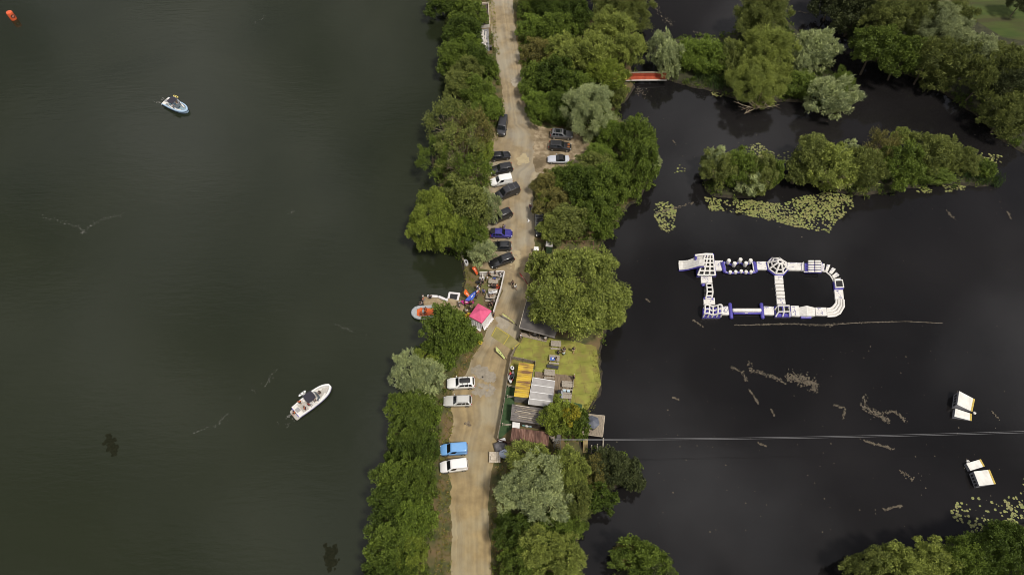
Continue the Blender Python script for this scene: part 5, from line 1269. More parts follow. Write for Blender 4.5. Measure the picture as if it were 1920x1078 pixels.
def sign(o, a):
    b = MB(); b.path([(a.x, a.y, 0), (a.x, a.y, 1.2)], .04, 6); b.build('post', CHROME, o); b = MB(); b.slab([(a.x-.5, a.y-.25, 1.1), (a.x+.5, a.y-.25, 1.1), (a.x+.4, a.y+.35, 1.5), (a.x-.4, a.y+.35, 1.5)], .05); b.build('board', WHITES, o)
obj_on('tilted_sign', 1005, 474, 0, 'small white tilted sign on the grass above the huge round tree', 'sign', sign)
def gull(o, a):
    b = MB(); b.ell((a.x, a.y, .16), (.24, .11, .1), 8, 6); b.ell((a.x+.2, a.y, .27), (.08, .06, .07), 7, 5); b.build('body', WHITES, o, True)
    for s in (-1, 1): b = MB(); b.slab([(a.x+.1, a.y+s*.08, .19), (a.x-.1, a.y+s*.08, .19), (a.x-.28, a.y+s*.38, .24), (a.x-.12, a.y+s*.38, .24)], .02); b.build('wing', WHITES, o)
    b = MB(); b.path([(a.x, a.y-.04, 0), (a.x, a.y-.04, .08)], .012, 4); b.path([(a.x, a.y+.04, 0), (a.x, a.y+.04, .08)], .012, 4); b.build('legs', BUOY, o)
obj_on('gull', 991.5, 415, 0, 'white gull on the track below the walking person', 'bird', gull)
def bin_(o, a):
    b = MB(); b.rbox((a.x, a.y, .5), (.5, .5, .95), .08); b.build('bin_body', BLACKP, o, True); b = MB(); b.rbox((a.x, a.y, 1.02), (.55, .55, .08), .08); b.build('lid', GREYF, o)
obj_on('litter_bin', 920, 94, 0, 'small black bin at the corner of the storage pen', 'bin', bin_)
def ybag(o, a): b = MB(); b.ell((a.x, a.y, .45), (.45, .4, .4), 9, 6); b.build('bag', CLOTH, o, True, color=(.65, .45, .04)); b = MB(); b.ell((a.x+.1, a.y, .85), (.15, .13, .12), 7, 5); b.build('knot', CLOTH, o, True, color=(.65, .45, .04))
obj_on('yellow_sack', 900.5, 644, 0, 'bright yellow sack on the verge below the pink gazebo', 'sack', ybag)

# storage pen by the upper track
q = [P(904,11), P(915.5,10), P(918,52), P(891,55)]
o = place('storage_deck', centre(q), 'low dark timber deck beside the upper track, edged with a pale board', 'deck')
b = MB(); b.prism([(p.x, p.y) for p in q], .02, .3); b.build('decking', WOODD, o)
for i, m_ in ((0, WOODP), (1, WOODP), (2, WHITEP)):
    a, c = q[i], q[i+1]; d = c-a; b = MB(); b.box(((a.x+c.x)/2, (a.y+c.y)/2, .42), (d.length, .14, .8), math.atan2(d.y, d.x)); b.build('edge_board', m_, o)
q = [P(893,57), P(916,55), P(918,97), P(900,97)]
o = place('concrete_pad', centre(q), 'grey concrete pad covered with white poles beside the track', 'slab'); b = MB(); b.prism([(p.x, p.y) for p in q], .015, .14); b.build('slab', mat('grey_concrete', (.17, .17, .18), (.26, .26, .27), 2, .9), o)
for k, (x, y, x2, y2) in enumerate(((903,58,912,90), (898,60,909,78), (906,58,908,88), (895,62,911,70), (911,60,909,92), (902,76,914,80), (899,84,913,88), (905,70,905,95), (897,58,904,74), (913,76,903,82))):
    a, c = P(x, y, .26+.07*k), P(x2, y2, .24+.07*k); o = place('white_pole', Vector((a.x, a.y, .14)), 'white pole in the tangled heap beside the upper track', 'pole', 'heap of white poles'); b = MB(); b.path([a, c], .16, 7); b.build('pole_shaft', WHITEP, o, True); b = MB(); b.path([c, c+(c-a).normalized()*.25], .2, 7); b.build('end_cap', TUBEG, o)
for k, (x, y, x2, y2, lb) in enumerate(((906,18,910,36,'long white plank on the dark storage deck'), (903,17,906,30,'short white plank beside the long one on the storage deck'))):
    a, c = P(x, y, .45), P(x2, y2, .45); d = c-a; o = place('white_plank', centre([a, c])+Vector((0,0,.3)), lb, 'plank'); b = MB(); b.box(((a.x+c.x)/2, (a.y+c.y)/2, .40), (d.length, .42, .14), math.atan2(d.y, d.x)); b.build('plank', WHITES, o); b = MB(); b.box(((a.x+c.x)/2, (a.y+c.y)/2, .49), (d.length*.9, .06, .03), math.atan2(d.y, d.x)); b.build('rib', TUBEG, o)
a = P(895, 50, .3); o = place('white_crate', a, 'small white crate at the lower left of the storage deck', 'crate'); b = MB(); b.rbox((a.x, a.y, .65), (.8, .9, .7), .08); b.build('crate_body', WHITES, o); b = MB(); b.rbox((a.x, a.y, 1.03), (.7, .8, .05), .08); b.build('lid', GREYF, o)
# red footbridge
a, b_ = P(1150, 152, .6), P(1250, 150, .6); REDB = mat('red_footbridge_paint', (.27, .045, .02), (.36, .07, .028), 1.2, .7, detail=8)
o = place('footbridge', centre([a, b_]), 'red-painted timber footbridge between the causeway and the spit', 'footbridge')
d = (b_-a).normalized(); n_ = Vector((-d.y, d.x, 0))
pts = [a.lerp(b_, k/12)+Vector((0, 0, .12*math.sin(math.pi*k/12))) for k in range(13)]
for s, nm, mm_ in ((0, 'near_girder', WHITEP), (1, 'far_rail', WOODG)):
    b = MB()
    for p, q_ in zip(pts, pts[1:]):
        off = n_*(1.15*s)
        if s == 0: b.slab([p-n_*.08, q_-n_*.08, q_+n_*.08, p+n_*.08], .25)
        else: b.loft([[tuple(x+off+Vector((0, 0, z))) for x, z in ((p, .85), (q_, .85), (q_, 1.05), (p, 1.05))], [tuple(x+off+n_*.25+Vector((0, 0, z))) for x, z in ((p, .85), (q_, .85), (q_, 1.05), (p, 1.05))]])
    b.build(nm, mm_, o)
b = MB()
for p, q_ in zip(pts, pts[1:]): b.slab([p+n_*.1, q_+n_*.1, q_+n_*1.10, p+n_*1.10], .08)
b.build('walkway', REDB, o); b = MB()
for p, q_ in zip(pts, pts[1:]): b.loft([[tuple(x+n_*1.11+Vector((0, 0, z))) for x, z in ((p, .0), (q_, .0), (q_, .84), (p, .84))], [tuple(x+n_*1.18+Vector((0, 0, z))) for x, z in ((p, .0), (q_, .0), (q_, .84), (p, .84))]])
b.build('side_panel', REDB, o)
for k in (2, 10): b = MB(); p = pts[k]+n_*.75; b.path([(p.x, p.y, -1.8), (p.x, p.y, p.z-.1)], .16, 7); b.build('pier', WOODD, o)

# ------------------------------------------------------------------ pink gazebo, enclosure and jetty
def q4(X, Y, z=0.0): return P(860+X*.12987, 480+Y*.12987, z)
PINK = mat('pink_canvas', (.62, .085, .20), (.70, .115, .24), 1.5, .75); WCANV = mat('white_canvas', (.66, .64, .66), (.78, .76, .77), 3, .8)
tz = 2.35
cor = [q4(280, 684, tz), q4(474, 790, tz), q4(332, 968, tz), q4(148, 868, tz)]; pk = q4(292, 792, 3.25)
o = place('pink_gazebo', centre(cor), 'pink-roofed gazebo with white side walls', 'gazebo'); b = MB()
pk = Vector((centre(cor).x, centre(cor).y, 3.3)); inner = [c.lerp(pk, .55)+Vector((0, 0, -.06)) for c in cor]
b.add(cor+inner+[pk], [(i, (i+1) % 4, 4+(i+1) % 4, 4+i) for i in range(4)]+[(4+i, 4+(i+1) % 4, 8) for i in range(4)])
b.add([c-Vector((0, 0, .05)) for c in cor+inner+[pk]], [(i, (i+1) % 4, 4+(i+1) % 4, 4+i) for i in range(4)]+[(4+i, 4+(i+1) % 4, 8) for i in range(4)]); b.build('canopy', PINK, o)
for i in range(4):
    c, e = cor[i], cor[(i+1) % 4]; b = MB(); b.add([c, e, e-Vector((0, 0, .28)), c-Vector((0, 0, .28))], [(0, 1, 2, 3)]); k_ = (centre(cor)-c).normalized()*.02; k_.z = 0
    b.add([x-k_*0+Vector((0, 0, 0))+Vector((k_.x, k_.y, 0)) for x in (c, e, e-Vector((0, 0, .28)), c-Vector((0, 0, .28)))], [(0, 1, 2, 3)]); b.build('valance', PINK, o)
    b = MB(); b.path([(c.x*.97+centre(cor).x*.03, c.y*.97+centre(cor).y*.03, 0), (c.x*.97+centre(cor).x*.03, c.y*.97+centre(cor).y*.03, tz-.1)], .03, 6); b.build('leg', CHROME, o)
for i in (1, 2):
    c, e = cor[i].lerp(centre(cor)+Vector((0,0,tz)), .04), cor[(i+1) % 4].lerp(centre(cor)+Vector((0,0,tz)), .04); ou = ((c+e)/2-centre(cor)); ou.z = 0; ou.normalize(); vs, fs = [], []
    for k in range(25):
        p = c.lerp(e, k/24)
        for z_, f_ in ((tz-.25, 0), (1.2, .10), (.1, .3), (.03, .55)): q_ = p+ou*(f_+.05*math.sin(k*1.9)*(tz-z_)); vs.append((q_.x, q_.y, z_))
    for k in range(24):
        for r_ in range(3): fs.append((k*4+r_, k*4+r_+1, k*4+r_+5, k*4+r_+4))
    b = MB(); b.add(vs, fs); b.add([(x-ou.x*.03, y-ou.y*.03, z) for x, y, z in vs], fs); b.build('side_wall', WCANV, o, True)
# white enclosure fence (solid boards, leaning inward at the top is only perspective)
def picket(pts, h, label):
    o = place('white_fence', Vector((pts[0].x, pts[0].y, 0)), label, 'fence'); b = MB()
    for a, c in zip(pts, pts[1:]):
        d = c-a; L_ = d.length; ang = math.atan2(d.y, d.x)
        for k in range(5): mid = (a+c)/2; b.box((mid.x, mid.y, h*(.1+.2*k)), (L_-.06, .04, h*.17), ang)
        n_ = max(1, round(L_/2))
        for k in range(n_+(1 if c is pts[-1] else 0)): p = a+d*(k/n_); m_ = MB(); m_.box((p.x, p.y, h*.52), (.13, .13, h*1.04), ang); m_.build('post', WHITEP, o)
        m_ = MB(); m_.box(((a+c).x/2, (a+c).y/2, h*1.02), (L_, .2, .05), ang); m_.build('capping_rail', WHITEP, o)
    b.build('boards', WHITEP, o)
picket([q4(310,262+30), q4(450,256+30), q4(650,240+32)], 1.35, 'white board fence along the top of the picnic enclosure')
picket([q4(662,250+30), q4(612,480+30), q4(560,640+30), q4(500,840+30)], 1.35, 'long white board fence between the picnic enclosure and the track')
picket([q4(350,290), q4(340,370), q4(325,400)], .9, 'short white fence on the lake side of the picnic enclosure')
sheet('enclosure_lawn', [q4(*p) for p in ((330,290),(650,275),(605,500),(495,860),(430,850),(300,700),(120,700),(20,860),(140,960),(-60,900),(-20,640),(110,640),(250,530))], .012, mat('enclosure_grass', (.10, .105, .03), (.16, .15, .055), 1.0, .95, world=True, detail=8, c3=(.13, .095, .05), s3=.5))
# timber jetty
q = [P(792,556,.25), P(846,560,.25), P(872,566,.25), P(868,584,.25), P(830,578,.25), P(795,574,.25)]
DRYG = mat('dry_jetty_boards', (.23, .17, .10), (.33, .26, .16), 1.8, .9, world=True, detail=9)
o = place('jetty', centre(q), 'old brown timber jetty reaching into the lake', 'jetty'); b = MB(); b.prism([(p.x, p.y) for p in q], .05, .25); b.build('decking', DRYG, o)
for k in (0, 1, 3, 4, 5): b = MB(); p = q[k].lerp(centre(q), .06); b.path([(p.x, p.y, -1.6), (p.x, p.y, .2)], .1, 7); b.build('pile', WOODD, o)
for x, y, x2, y2, lb in ((801,555,821,556,'white bolster along the lake edge of the jetty, outer'), (822,556,834,561,'white bolster in the middle of the jetty edge'), (834,561,840,563,'short white bolster nearest the floating frame')):
    a, c = P(x, y, .55), P(x2, y2, .55); t_ = place('jetty_fender', Vector(((a.x+c.x)/2, (a.y+c.y)/2, .25)), lb, 'fender'); b = MB(); b.tube(a, c, .26, n=9, round_=True); b.build('tube', WCANV, t_, True); b = MB(); b.path([Vector((a.x, a.y, .27)), Vector((c.x, c.y, .27))], .08, 5); b.build('lashing', BLACKP, t_)
# floating frame with a black mat
def framemat(root, q, z, w_, m1, m2, rim=.3):
    b = MB(); qq = [Vector((p.x, p.y, z)) for p in q]
    for i in range(4): b.tube(qq[i], qq[(i+1) % 4], w_, n=8, round_=False)
    for p in qq: b.ell(tuple(p), (w_, w_, w_), 8, 6)
    b.build('inflatable_rim', m1, root, True); c = centre(q)+Vector((0, 0, z)); b = MB(); b.slab([p.lerp(c, .12)+Vector((0,0,w_*.55)) for p in qq], .05); b.build('mat', m2, root)
q = [P(843,549), P(861,550.5), P(857.5,564), P(840.5,561)]
o = place('floating_trampoline', centre(q)+Vector((0,0,WZ)), 'white-rimmed floating trampoline with a black mat beside the jetty', 'trampoline'); framemat(o, q, -.1, .24, WCANV, BLACKP)
# feather flags
def flag(base, tip, h, wd, colr, label, pole=True, droop=.35, z0=0.0):
    a, t_ = P(*base, z0), P(*tip, h); o = place('feather_flag', a, label, 'flag'); d = t_-a; L_ = d.length; side = Vector((0, 0, 1)).cross(d).normalized(); n_ = d.cross(side).normalized()
    cm = CLOTH; pts = [a.lerp(t_, k/14)+n_*0+Vector((0, 0, droop*math.sin(math.pi*k/14))) for k in range(15)]
    b = MB(); b.path(pts, [.04]*8+[.03]*4+[.02]*3, 6); b.build('pole', BLACKP, o, True)
    vs = []; ks = list(range(2, 15))
    for k in ks:
        u = (k-2)/12; ww = wd*(.55+.5*u)*(1-max(0, u-.72)**2*11) if u < .99 else wd*.12
        for e in (0, .5, 1): p = pts[k]+side*ww*e+n_*.10*math.sin(u*5)*e; vs.append(p)
    fs = [(i*3+e, i*3+e+1, i*3+e+4, i*3+e+3) for i in range(len(ks)-1) for e in range(2)]
    b = MB(); b.add(vs, fs); b.add([v_+n_*.012 for v_ in vs], fs); b.build('sail', cm, o, True, color=colr)
    b = MB()   # dark and white lettering blocks of the sail
    for k in (4, 6, 7): b.slab([vs[k*3].lerp(vs[k*3+2], .4)+n_*.03, vs[k*3].lerp(vs[k*3+2], .62)+n_*.03, vs[k*3+3].lerp(vs[k*3+5], .58)+n_*.03, vs[k*3+3].lerp(vs[k*3+5], .42)+n_*.03], .02)
    b.build('lettering', WHITES if colr[1] < .3 else BLACKP, o)
    return o
flag((950.5,675), (931.5,650), 1.3, .62, (.46, .50, .19), 'pale yellow feather flag lying broadside over the track', droop=.25)
flag((969,610), (942,587), 1.6, .34, (.46, .45, .17), 'thin pale yellow feather flag seen edge-on from the fence by the clubhouse', droop=.5)
flag((992,536), (974.5,511), 1.5, .22, (.45, .06, .05), 'thin red feather flag seen edge-on at the huge round tree', droop=.1)
flag((898,517), (890.5,497), 2.2, .8, (.66, .10, .02), 'orange feather flag at the lake corner of the white enclosure', droop=.3)
flag((886,562), (873.5,542), 2.4, .9, (.66, .13, .02), 'orange and white feather flag standing over the blue one', droop=.3)
flag((898,541), (872,562), 1.4, 1.1, (.06, .12, .52), 'broad blue feather flag leaning toward the floating trampoline', droop=.3)
flag((892,565), (864,563), 1.2, .9, (.42, .03, .19), 'magenta feather flag lying out over the water by the jetty', droop=.2)
# plank and white winch box on the cove shore
a, c = P(864,468,.3), P(873,497,.3); o = place('shore_plank', centre([a, c]), 'narrow grey plank walkway along the cove below the yellow-green tree', 'walkway'); d = c-a; b = MB(); b.box(((a.x+c.x)/2, (a.y+c.y)/2, .2), (d.length, .5, .1), math.atan2(d.y, d.x)); b.build('plank', WOODG, o)
for s in (-.45, .45): b = MB(); b.box(((a.x+c.x)/2+d.x*s, (a.y+c.y)/2+d.y*s, -.3), (.14, .5, .9), math.atan2(d.y, d.x)); b.build('support', WOODD, o)
a = P(873, 492, .3); o = place('white_box', a, 'open white box with a dark inside on the cove shore', 'box'); q = [P(870,487,1.0), P(875,486,1.0), P(878,493,1.0), P(873,495,1.0)]
walls(o, q, 0, WHITES, .02, .2, .12); b = MB(); b.slab([p-Vector((0,0,.5)) for p in q], .06); b.build('inside', BLACKP, o)

# people on the site
P4 = lambda X, Y: (860+X*.12987, 480+Y*.12987)
GE = 'people in the white enclosure'
for X, Y, k, f, sh, lg, hr, lb, so_ in (
  (440,290,'stand',260,BK,BK,HD,'person in black at the top fence of the enclosure, left',0), (530,280,'stand',200,BK,GYC,HD,'person in black at the top fence of the enclosure, right',0), (600,300,'stand',180,WH,GYC,HB,'person in white in the top right corner of the enclosure',0),
  (520,345,'sit',270,BLU,LEG,HB,'person in blue on the topmost enclosure table',1), (412,350,'walk',200,WH,TAN,HL,'person in white crossing the top of the enclosure',1),
  (330,372,'stand',180,WH,BK,HB,'person in white and black at the lake side, highest of the standing row',0), (352,395,'stand',240,GYC,BK,HD,'person in grey second from the top of the lakeside row',0), (322,440,'stand',180,BK,BK,HD,'person in black in the middle of the lakeside row',0),
  (275,482,'stand',160,WH,BLU,HB,'person in white at the head of the blue flag',1), (300,512,'stand',200,WH,GYC,HL,'person in white below the head of the blue flag',1), (274,548,'stand',150,WH,ORG,HB,'person in white with orange shorts by the blue flag',1), (262,606,'stand',180,BK,BK,HD,'person in black at the lower end of the lakeside row',0),
  (366,545,'walk',250,BLU,NV,HB,'person in blue alone on the enclosure grass',1),
  (470,445,'sit',0,BK,BK,HD,'person in black on the left bench of the second table',0), (500,455,'sit',90,WH,LEG,HD,'person in white on the near bench of the second table',1), (530,455,'sit',90,GYC,LEG,HB,'person in grey on the near bench of the second table',1), (562,450,'sit',150,ORG,BK,HB,'person in orange at the right of the second table',0), (515,470,'stand',90,BK,BK,HD,'person in black standing behind the second table bench',0),
  (440,600,'sit',0,BK,LEG,HB,'person in black at the left of the lowest enclosure table',1), (490,600,'sit',90,TAN,LEG,HD,'person in tan on the near bench of the lowest enclosure table',1),
  (445,740,'stand',200,BK,BK,HD,'person in black in the lower corner behind the gazebo, left',0), (476,722,'stand',230,(.12,.08,.07),BK,HB,'person in dark brown in the lower corner behind the gazebo',0), (495,690,'stand',200,BK,NV,HB,'person in black against the lower white fence',0),
  (95,715,'stand',20,(.22,.05,.03),BK,HD,'person in rust red beside the magenta flag',0), (182,705,'stand',100,(.25,.08,.03),BK,HD,'person in dark orange between the gazebo and magenta flag',0), (172,772,'carry',30,TAN,LEG,HB,'person in tan bending at the gazebo corner',1), (20,705,'stand',330,WH,LEG,HL,'person in white at the landward end of the jetty',1), (18,745,'stand',10,(.5,.42,.4),GYC,HB,'person in pale pink by the jetty end',1), (118,822,'stand',60,WH,TAN,HB,'person in white left of the pink gazebo',1)):
    person(*P4(X, Y+10), k, f, sh, lg, hr, lb, GE, shorts=bool(so_), z=.012)
person(925,595,'stand',300,BK,BK,HD,'person in black just outside the lower end of the white fence', z=.012)
person(994.5,394,'walk',250,(.16,.05,.06),(.05,.07,.12),HW,'person in maroon with a white hat walking on the track by the hedge', z=.012)
person(961,536,'stand',300,BK,BK,HD,'person in black on the track beside one in white', z=.012)
person(966.5,543,'walk',120,(.66,.7,.66),GYC,HB,'person in white on the track beside one in black', z=.012, shorts=True)
person(976.5,634,'stand',330,WH,GYC,HD,'person in white at the gate beside the clubhouse', z=.02)
for x, y, sh, lb in ((995,628,BK,'person in black at the left of the clubhouse counter'), (999.5,630,BK,'person in black second from the left at the clubhouse counter'), (1003,632,GYC,'person in grey in the middle of the clubhouse counter'), (1011,631,BK,'person in black right of the clubhouse counter')):
    person(x, y, 'stand', 90, sh, BK, HD, lb, 'people at the clubhouse counter', z=.145)
person(1021,620,'stand',200,WH,BK,HW,'person in a white top at the clubhouse eaves, left of two', z=.145)
person(1025,624,'stand',220,(.6,.6,.66),BK,HW,'person in a pale top at the clubhouse eaves, right of two', z=.145)
person(1028,630,'stand',180,BK,BK,HD,'person in black under the leaves at the clubhouse corner', z=.145)
person(1022.5,639,'stand',120,WH,TAN,HB,'person in white with bare legs at the porch edge', z=.02, shorts=True)
person(1057,660,'stand',250,BK,GYC,HD,'person in black on the lawn beside the top picnic table, standing', z=.02)
person(1046,665,'sit',60,BK,LEG,HD,'person in black sitting on the lawn below the top picnic table', z=-.2, shorts=True)
person(1057,666,'sit',120,(.5,.62,.55),LEG,HL,'person in pale green sitting on the lawn', z=-.2, shorts=True)
person(1074.5,660,'walk',80,BK,TAN,HD,'person in black walking alone on the lawn', z=.02, shorts=True)
person(1043,677,'sit',170,BK,BK,HD,'person in black sitting at the blue-towel table', z=.02)
person(1075.5,712,'stand',190,BK,BK,HL,'person in black at the deck rail', z=.24)
person(892,634,'walk',60,ORG,(.05,.08,.2),HD,'person in an orange vest on the grass below the gazebo', z=.02)
person(794,562,'stand',180,WH,TAN,HB,'person in white at the outer end of the jetty, upper', z=.25, shorts=True); person(795,567,'stand',150,(.4,.14,.08),GYC,HD,'person in rust colour at the outer end of the jetty', z=.25, shorts=True)
person(792,572,'sit',180,GYC,BK,HD,'person in grey sitting at the outer end of the jetty', z=.0); person(807.5,561,'sit',90,BK,BK,HD,'person in black sitting by the jetty bolster', z=.2)
person(944,432,'stand',200,GYC,BK,HB,'person in grey at the open door of the blue car', z=.012)
# kit on the ground
def heap(c, c2):
    def f(o, a):
        for k in range(5): b = MB(); g = random.Random(k); b.rbox((a.x+g.uniform(-.5, .5), a.y+g.uniform(-.4, .4), .2+.13*k), (.62, .5, .16), .12, g.uniform(0, 3)); b.build('life_jacket', CLOTH, o, True, color=c if k % 2 == 0 else c2)
    return f
obj_on('life_jacket_heap', 868, 603, 0, 'heap of orange life jackets left of the gazebo wall, outer', 'life jackets', heap(ORG, (.45, .07, .02)))
obj_on('life_jacket_heap', 876.5, 601, 0, 'heap of orange life jackets against the gazebo wall', 'life jackets', heap(ORG, (.5, .08, .02)))
obj_on('life_jacket_heap', 875, 594, 0, 'small yellow heap of life jackets at the gazebo corner', 'life jackets', heap((.65, .42, .03), (.55, .3, .03)))
def duffel(c):
    def f(o, a): b = MB(); b.tube((a.x-.5, a.y, a.z+.28), (a.x+.5, a.y+.1, a.z+.28), .28, n=10, round_=True); b.build('bag', CLOTH, o, True, color=c); b = MB(); b.path([(a.x-.25, a.y, a.z+.55), (a.x, a.y, a.z+.66), (a.x+.25, a.y, a.z+.55)], .03, 5); b.build('handle', BLACKP, o)
    return f
for x, y, z, c, lb in ((866,590,0,GYC,'grey kit bag left of the pink gazebo'), (871,591,0,BK,'black kit bag left of the pink gazebo'), (927,549,.8,WH,'white bag on the loaded table of the enclosure, right'), (921,550.5,.8,(.55,.56,.58),'grey-white bag on the loaded table of the enclosure, left'), (938,520,0,WH,'white bag in the top right corner of the enclosure'), (934,541,0,(.4,.05,.02),'red bag by the second enclosure table'),
    (916,562,0,BK,'black bag left of the lowest enclosure table'), (936,515,0,BK,'black bag under the top enclosure fence'), (929,541,.0,BK,'black bag under the second enclosure table'), (930,566,0,(.3,.26,.24),'brown bag against the white fence'), (922,514.5,0,(.14,.14,.15),'charcoal bag at the top enclosure fence'), (904,523,0,WH,'white bag at the lakeside gate of the enclosure'), (897,531,0,BK,'black bag outside the lakeside gate')):
    obj_on('kit_bag', x, y, z, lb, 'bag', duffel(c))
# ------------------------------------------------------------------ inflatable course on the pond
WV = mat('white_vinyl', (.62, .60, .56), (.74, .72, .69), 2, .45); PV = mat('violet_vinyl', (.06, .05, .30), (.09, .075, .38), 2, .45); INK = mat('violet_print', (.05, .045, .22), rough=.5); NET = mat('black_mesh', (.012, .012, .013), rough=.7)
def q6(X, Y, z=0.0): return P(1260+X*.19792, 440+Y*.19792, WZ+z)
AQ = 'modules of the inflatable water course'
def mod(name, c, label, cat='inflatable'): return place(name, Vector((c.x, c.y, WZ)), label, cat, AQ)
def pad(o, q, z=.34, m=WV, nm='mat', seam=True):
    """soft edged slab, q pixel-frame corners"""
    q = [Vector((p.x, p.y, 0)) for p in q]; c = sum(q, Vector())/4
    def ring(k, zz): return [tuple(c+(p-c)*k+Vector((0, 0, WZ+zz))) for p in q]
    b = MB(); b.loft([ring(.95, -.12), ring(1, -.02), ring(1, z-.08), ring(.965, z)]); b.build(nm, m, o)
def prints(o, q, z, seed, n=3):
    g = random.Random(seed); b = MB(); Z = Vector((0, 0, WZ+z+.012))
    def at(u, v): p = q[0].lerp(q[1], u).lerp(q[3].lerp(q[2], u), v); return Vector((p.x, p.y, 0))+Z
    for k in range(n):
        u, v = g.uniform(.3, .75), g.uniform(.15, .8); a = g.uniform(0, 6.28); pts = []
        for i in range(7): pts.append(at(min(max(u, .1), .9), min(max(v, .1), .9))); u += .09*math.cos(a); v += .12*math.sin(a); a += g.uniform(.1, .45)
        b.path(pts, .035, 4, flat=.15)
    p0, p1 = at(.15, .12), at(.5, .12); b.path([p0, p1], .05, 4, flat=.15); b.build('print', INK, o)
def walkway(pts, label, seed):
    q = [q6(*p) for p in pts]; o = mod('floating_mat', centre(q), label); pad(o, q); prints(o, q, .34, seed); return o
walkway(((400,252),(478,252),(486,345),(405,345)), 'white floating mat right of the slide tower', 1)
walkway(((796,262),(890,262),(898,340),(800,338)), 'white floating mat left of the climbing dome', 2)
walkway(((1086,270),(1243,274),(1248,346),(1090,343)), 'long white floating mat right of the climbing dome', 3)
walkway(((268,400),(374,400),(380,462),(272,466)), 'white floating mat below the slide tower', 4)
walkway(((293,608),(402,606),(406,668),(296,666)), 'white floating mat above the block climber', 5)
walkway(((450,688),(545,684),(552,766),(455,764)), 'white floating mat right of the block climber', 6)
walkway(((862,685),(960,688),(965,768),(868,764)), 'white floating mat left of the framed double trampoline', 7)
walkway(((1118,680),(1196,682),(1206,780),(1126,776)), 'white floating mat right of the framed double trampoline', 8)
walkway(((1350,696),(1456,696),(1466,774),(1356,770)), 'white floating mat right of the ridged ramp', 9)
walkway(((1530,530),(1614,530),(1622,618),(1540,620)), 'white floating mat below the square trampoline', 10)
walkway(((964,384),(1044,388),(1050,440),(968,438)), 'white floating mat just below the climbing dome', 11)
walkway(((984,616),(1066,614),(1072,664),(990,664)), 'white floating mat above the framed double trampoline', 12)
for k, (x0, x1, y) in enumerate(((968,1050,458), (972,1054,492), (976,1057,526), (980,1061,560), (983,1065,594))):
    q = [q6(x0, y-13), q6(x1, y-12), q6(x1+1, y+14), q6(x0+1, y+13)]; o = mod('stepping_plank', centre(q), ('top stepping plank of the five between dome and double trampoline', 'second stepping plank below the climbing dome', 'middle stepping plank of the five', 'fourth stepping plank below the climbing dome', 'lowest stepping plank of the five')[k])
    pad(o, q, .38, WV, 'plank'); b = MB(); p, r_ = (q[0]+q[3])/2, (q[1]+q[2])/2; b.path([Vector((p.x, p.y, WZ+.02)), Vector((r_.x, r_.y, WZ+.02))], .14, 6); b.build('under_tube', PV, o)
# curved run of loose planks
arc = [((1412,282),(1440,284),(1436,352),(1416,350)), ((1462,290),(1494,296),(1470,358),(1446,350)), ((1512,318),(1546,336),(1508,384),(1480,366)), ((1552,364),(1580,392),(1526,424),(1508,396)), ((1592,420),(1600,446),(1530,452),(1530,428))]
for k, pts in enumerate(arc):
    q = [q6(*p) for p in pts]; o = mod('curve_plank', centre(q), ('first white plank of the curve beside the roller box', 'second white plank of the curve', 'middle white plank of the curve', 'fourth white plank of the curve', 'last white plank of the curve above the square trampoline')[k]); pad(o, q, .36, WV, 'plank'); prints(o, q, .36, 30+k, 1)
q = [q6(1440,300), q6(1500,320), q6(1560,380), q6(1590,430)]; o = mod('curve_net', centre(q), 'dark net strip carrying the curved white planks'); b = MB()
inn, out_ = ((1420,345),(1460,352),(1500,388),(1522,425),(1530,448)), ((1440,288),(1490,300),(1545,340),(1580,390),(1596,440))
for i in range(4): b.slab([q6(*inn[i],.1), q6(*inn[i+1],.1), q6(*out_[i+1],.1), q6(*out_[i],.1)], .1)
b.build('net', NET, o); b = MB(); b.path([q6(*p,.12) for p in inn], .13, 7); b.build('edge_tube', WV, o, True)
# slide tower
c = q6(320, 330); o = mod('slide_tower', c, 'inflatable slide tower with a climbing wall, upper left corner of the course')
pad(o, [q6(216,262), q6(396,256), q6(414,400), q6(232,402)], .6, PV, 'base')
z1 = 3.3; TL, TR, BL, BR_ = q6(318,186,z1), q6(386,188,z1), q6(244,386,.75), q6(408,386,.75)
def at(u, v): return BL.lerp(BR_, u).lerp(TL.lerp(TR, u), v)
b = MB()
for u in (0, .34, .67, 1): b.path([at(u, 0), at(u, .5), at(u, 1)], .17, 8)
for v in (.02, .22, .42, .60, .78, .98): b.path([at(0, v), at(1, v)], .15, 8)
b.build('climbing_grid', WV, o, True); b = MB(); b.slab([at(.03, .02)-Vector((0,0,.35)), at(.97, .02)-Vector((0,0,.35)), at(.97, .97)-Vector((0,0,.35)), at(.03, .97)-Vector((0,0,.35))], .06); b.build('backing', NET, o)
for p, g_ in ((TL, q6(240,270,.5)), (TR, q6(388,262,.5)), (q6(222,196,2.9), q6(228,290,.5)), (q6(318,186,z1), q6(300,270,.5))): b = MB(); b.tube(p, g_, .24, n=9); b.build('leg', PV, o, True)
b = MB(); b.path([q6(220,196,3.0), q6(318,184,z1+.05), q6(386,186,z1+.05)], .2, 8); b.build('top_rail', WV, o, True)
up = [((312,206),(306,292),2.8), ((262,212),(256,292),2.45), ((206,232),(200,308),1.7), ((150,252),(148,322),.95), ((104,257),(104,328),.45), ((62,258),(66,330),.38)]
b = MB(); pr = [(q6(*u,z), q6(*l,z)) for u, l, z in up]
for (a0, b0), (a1, b1) in zip(pr, pr[1:]): b.slab([a0, a1, b1, b0], .16)
b.build('slide_bed', WV, o)
for i, nm in ((0, 'slide_side'), (1, 'slide_side')): b = MB(); b.path([p[i]+Vector((0,0,.1)) for p in pr], .17, 8); b.build(nm, WV, o, True)
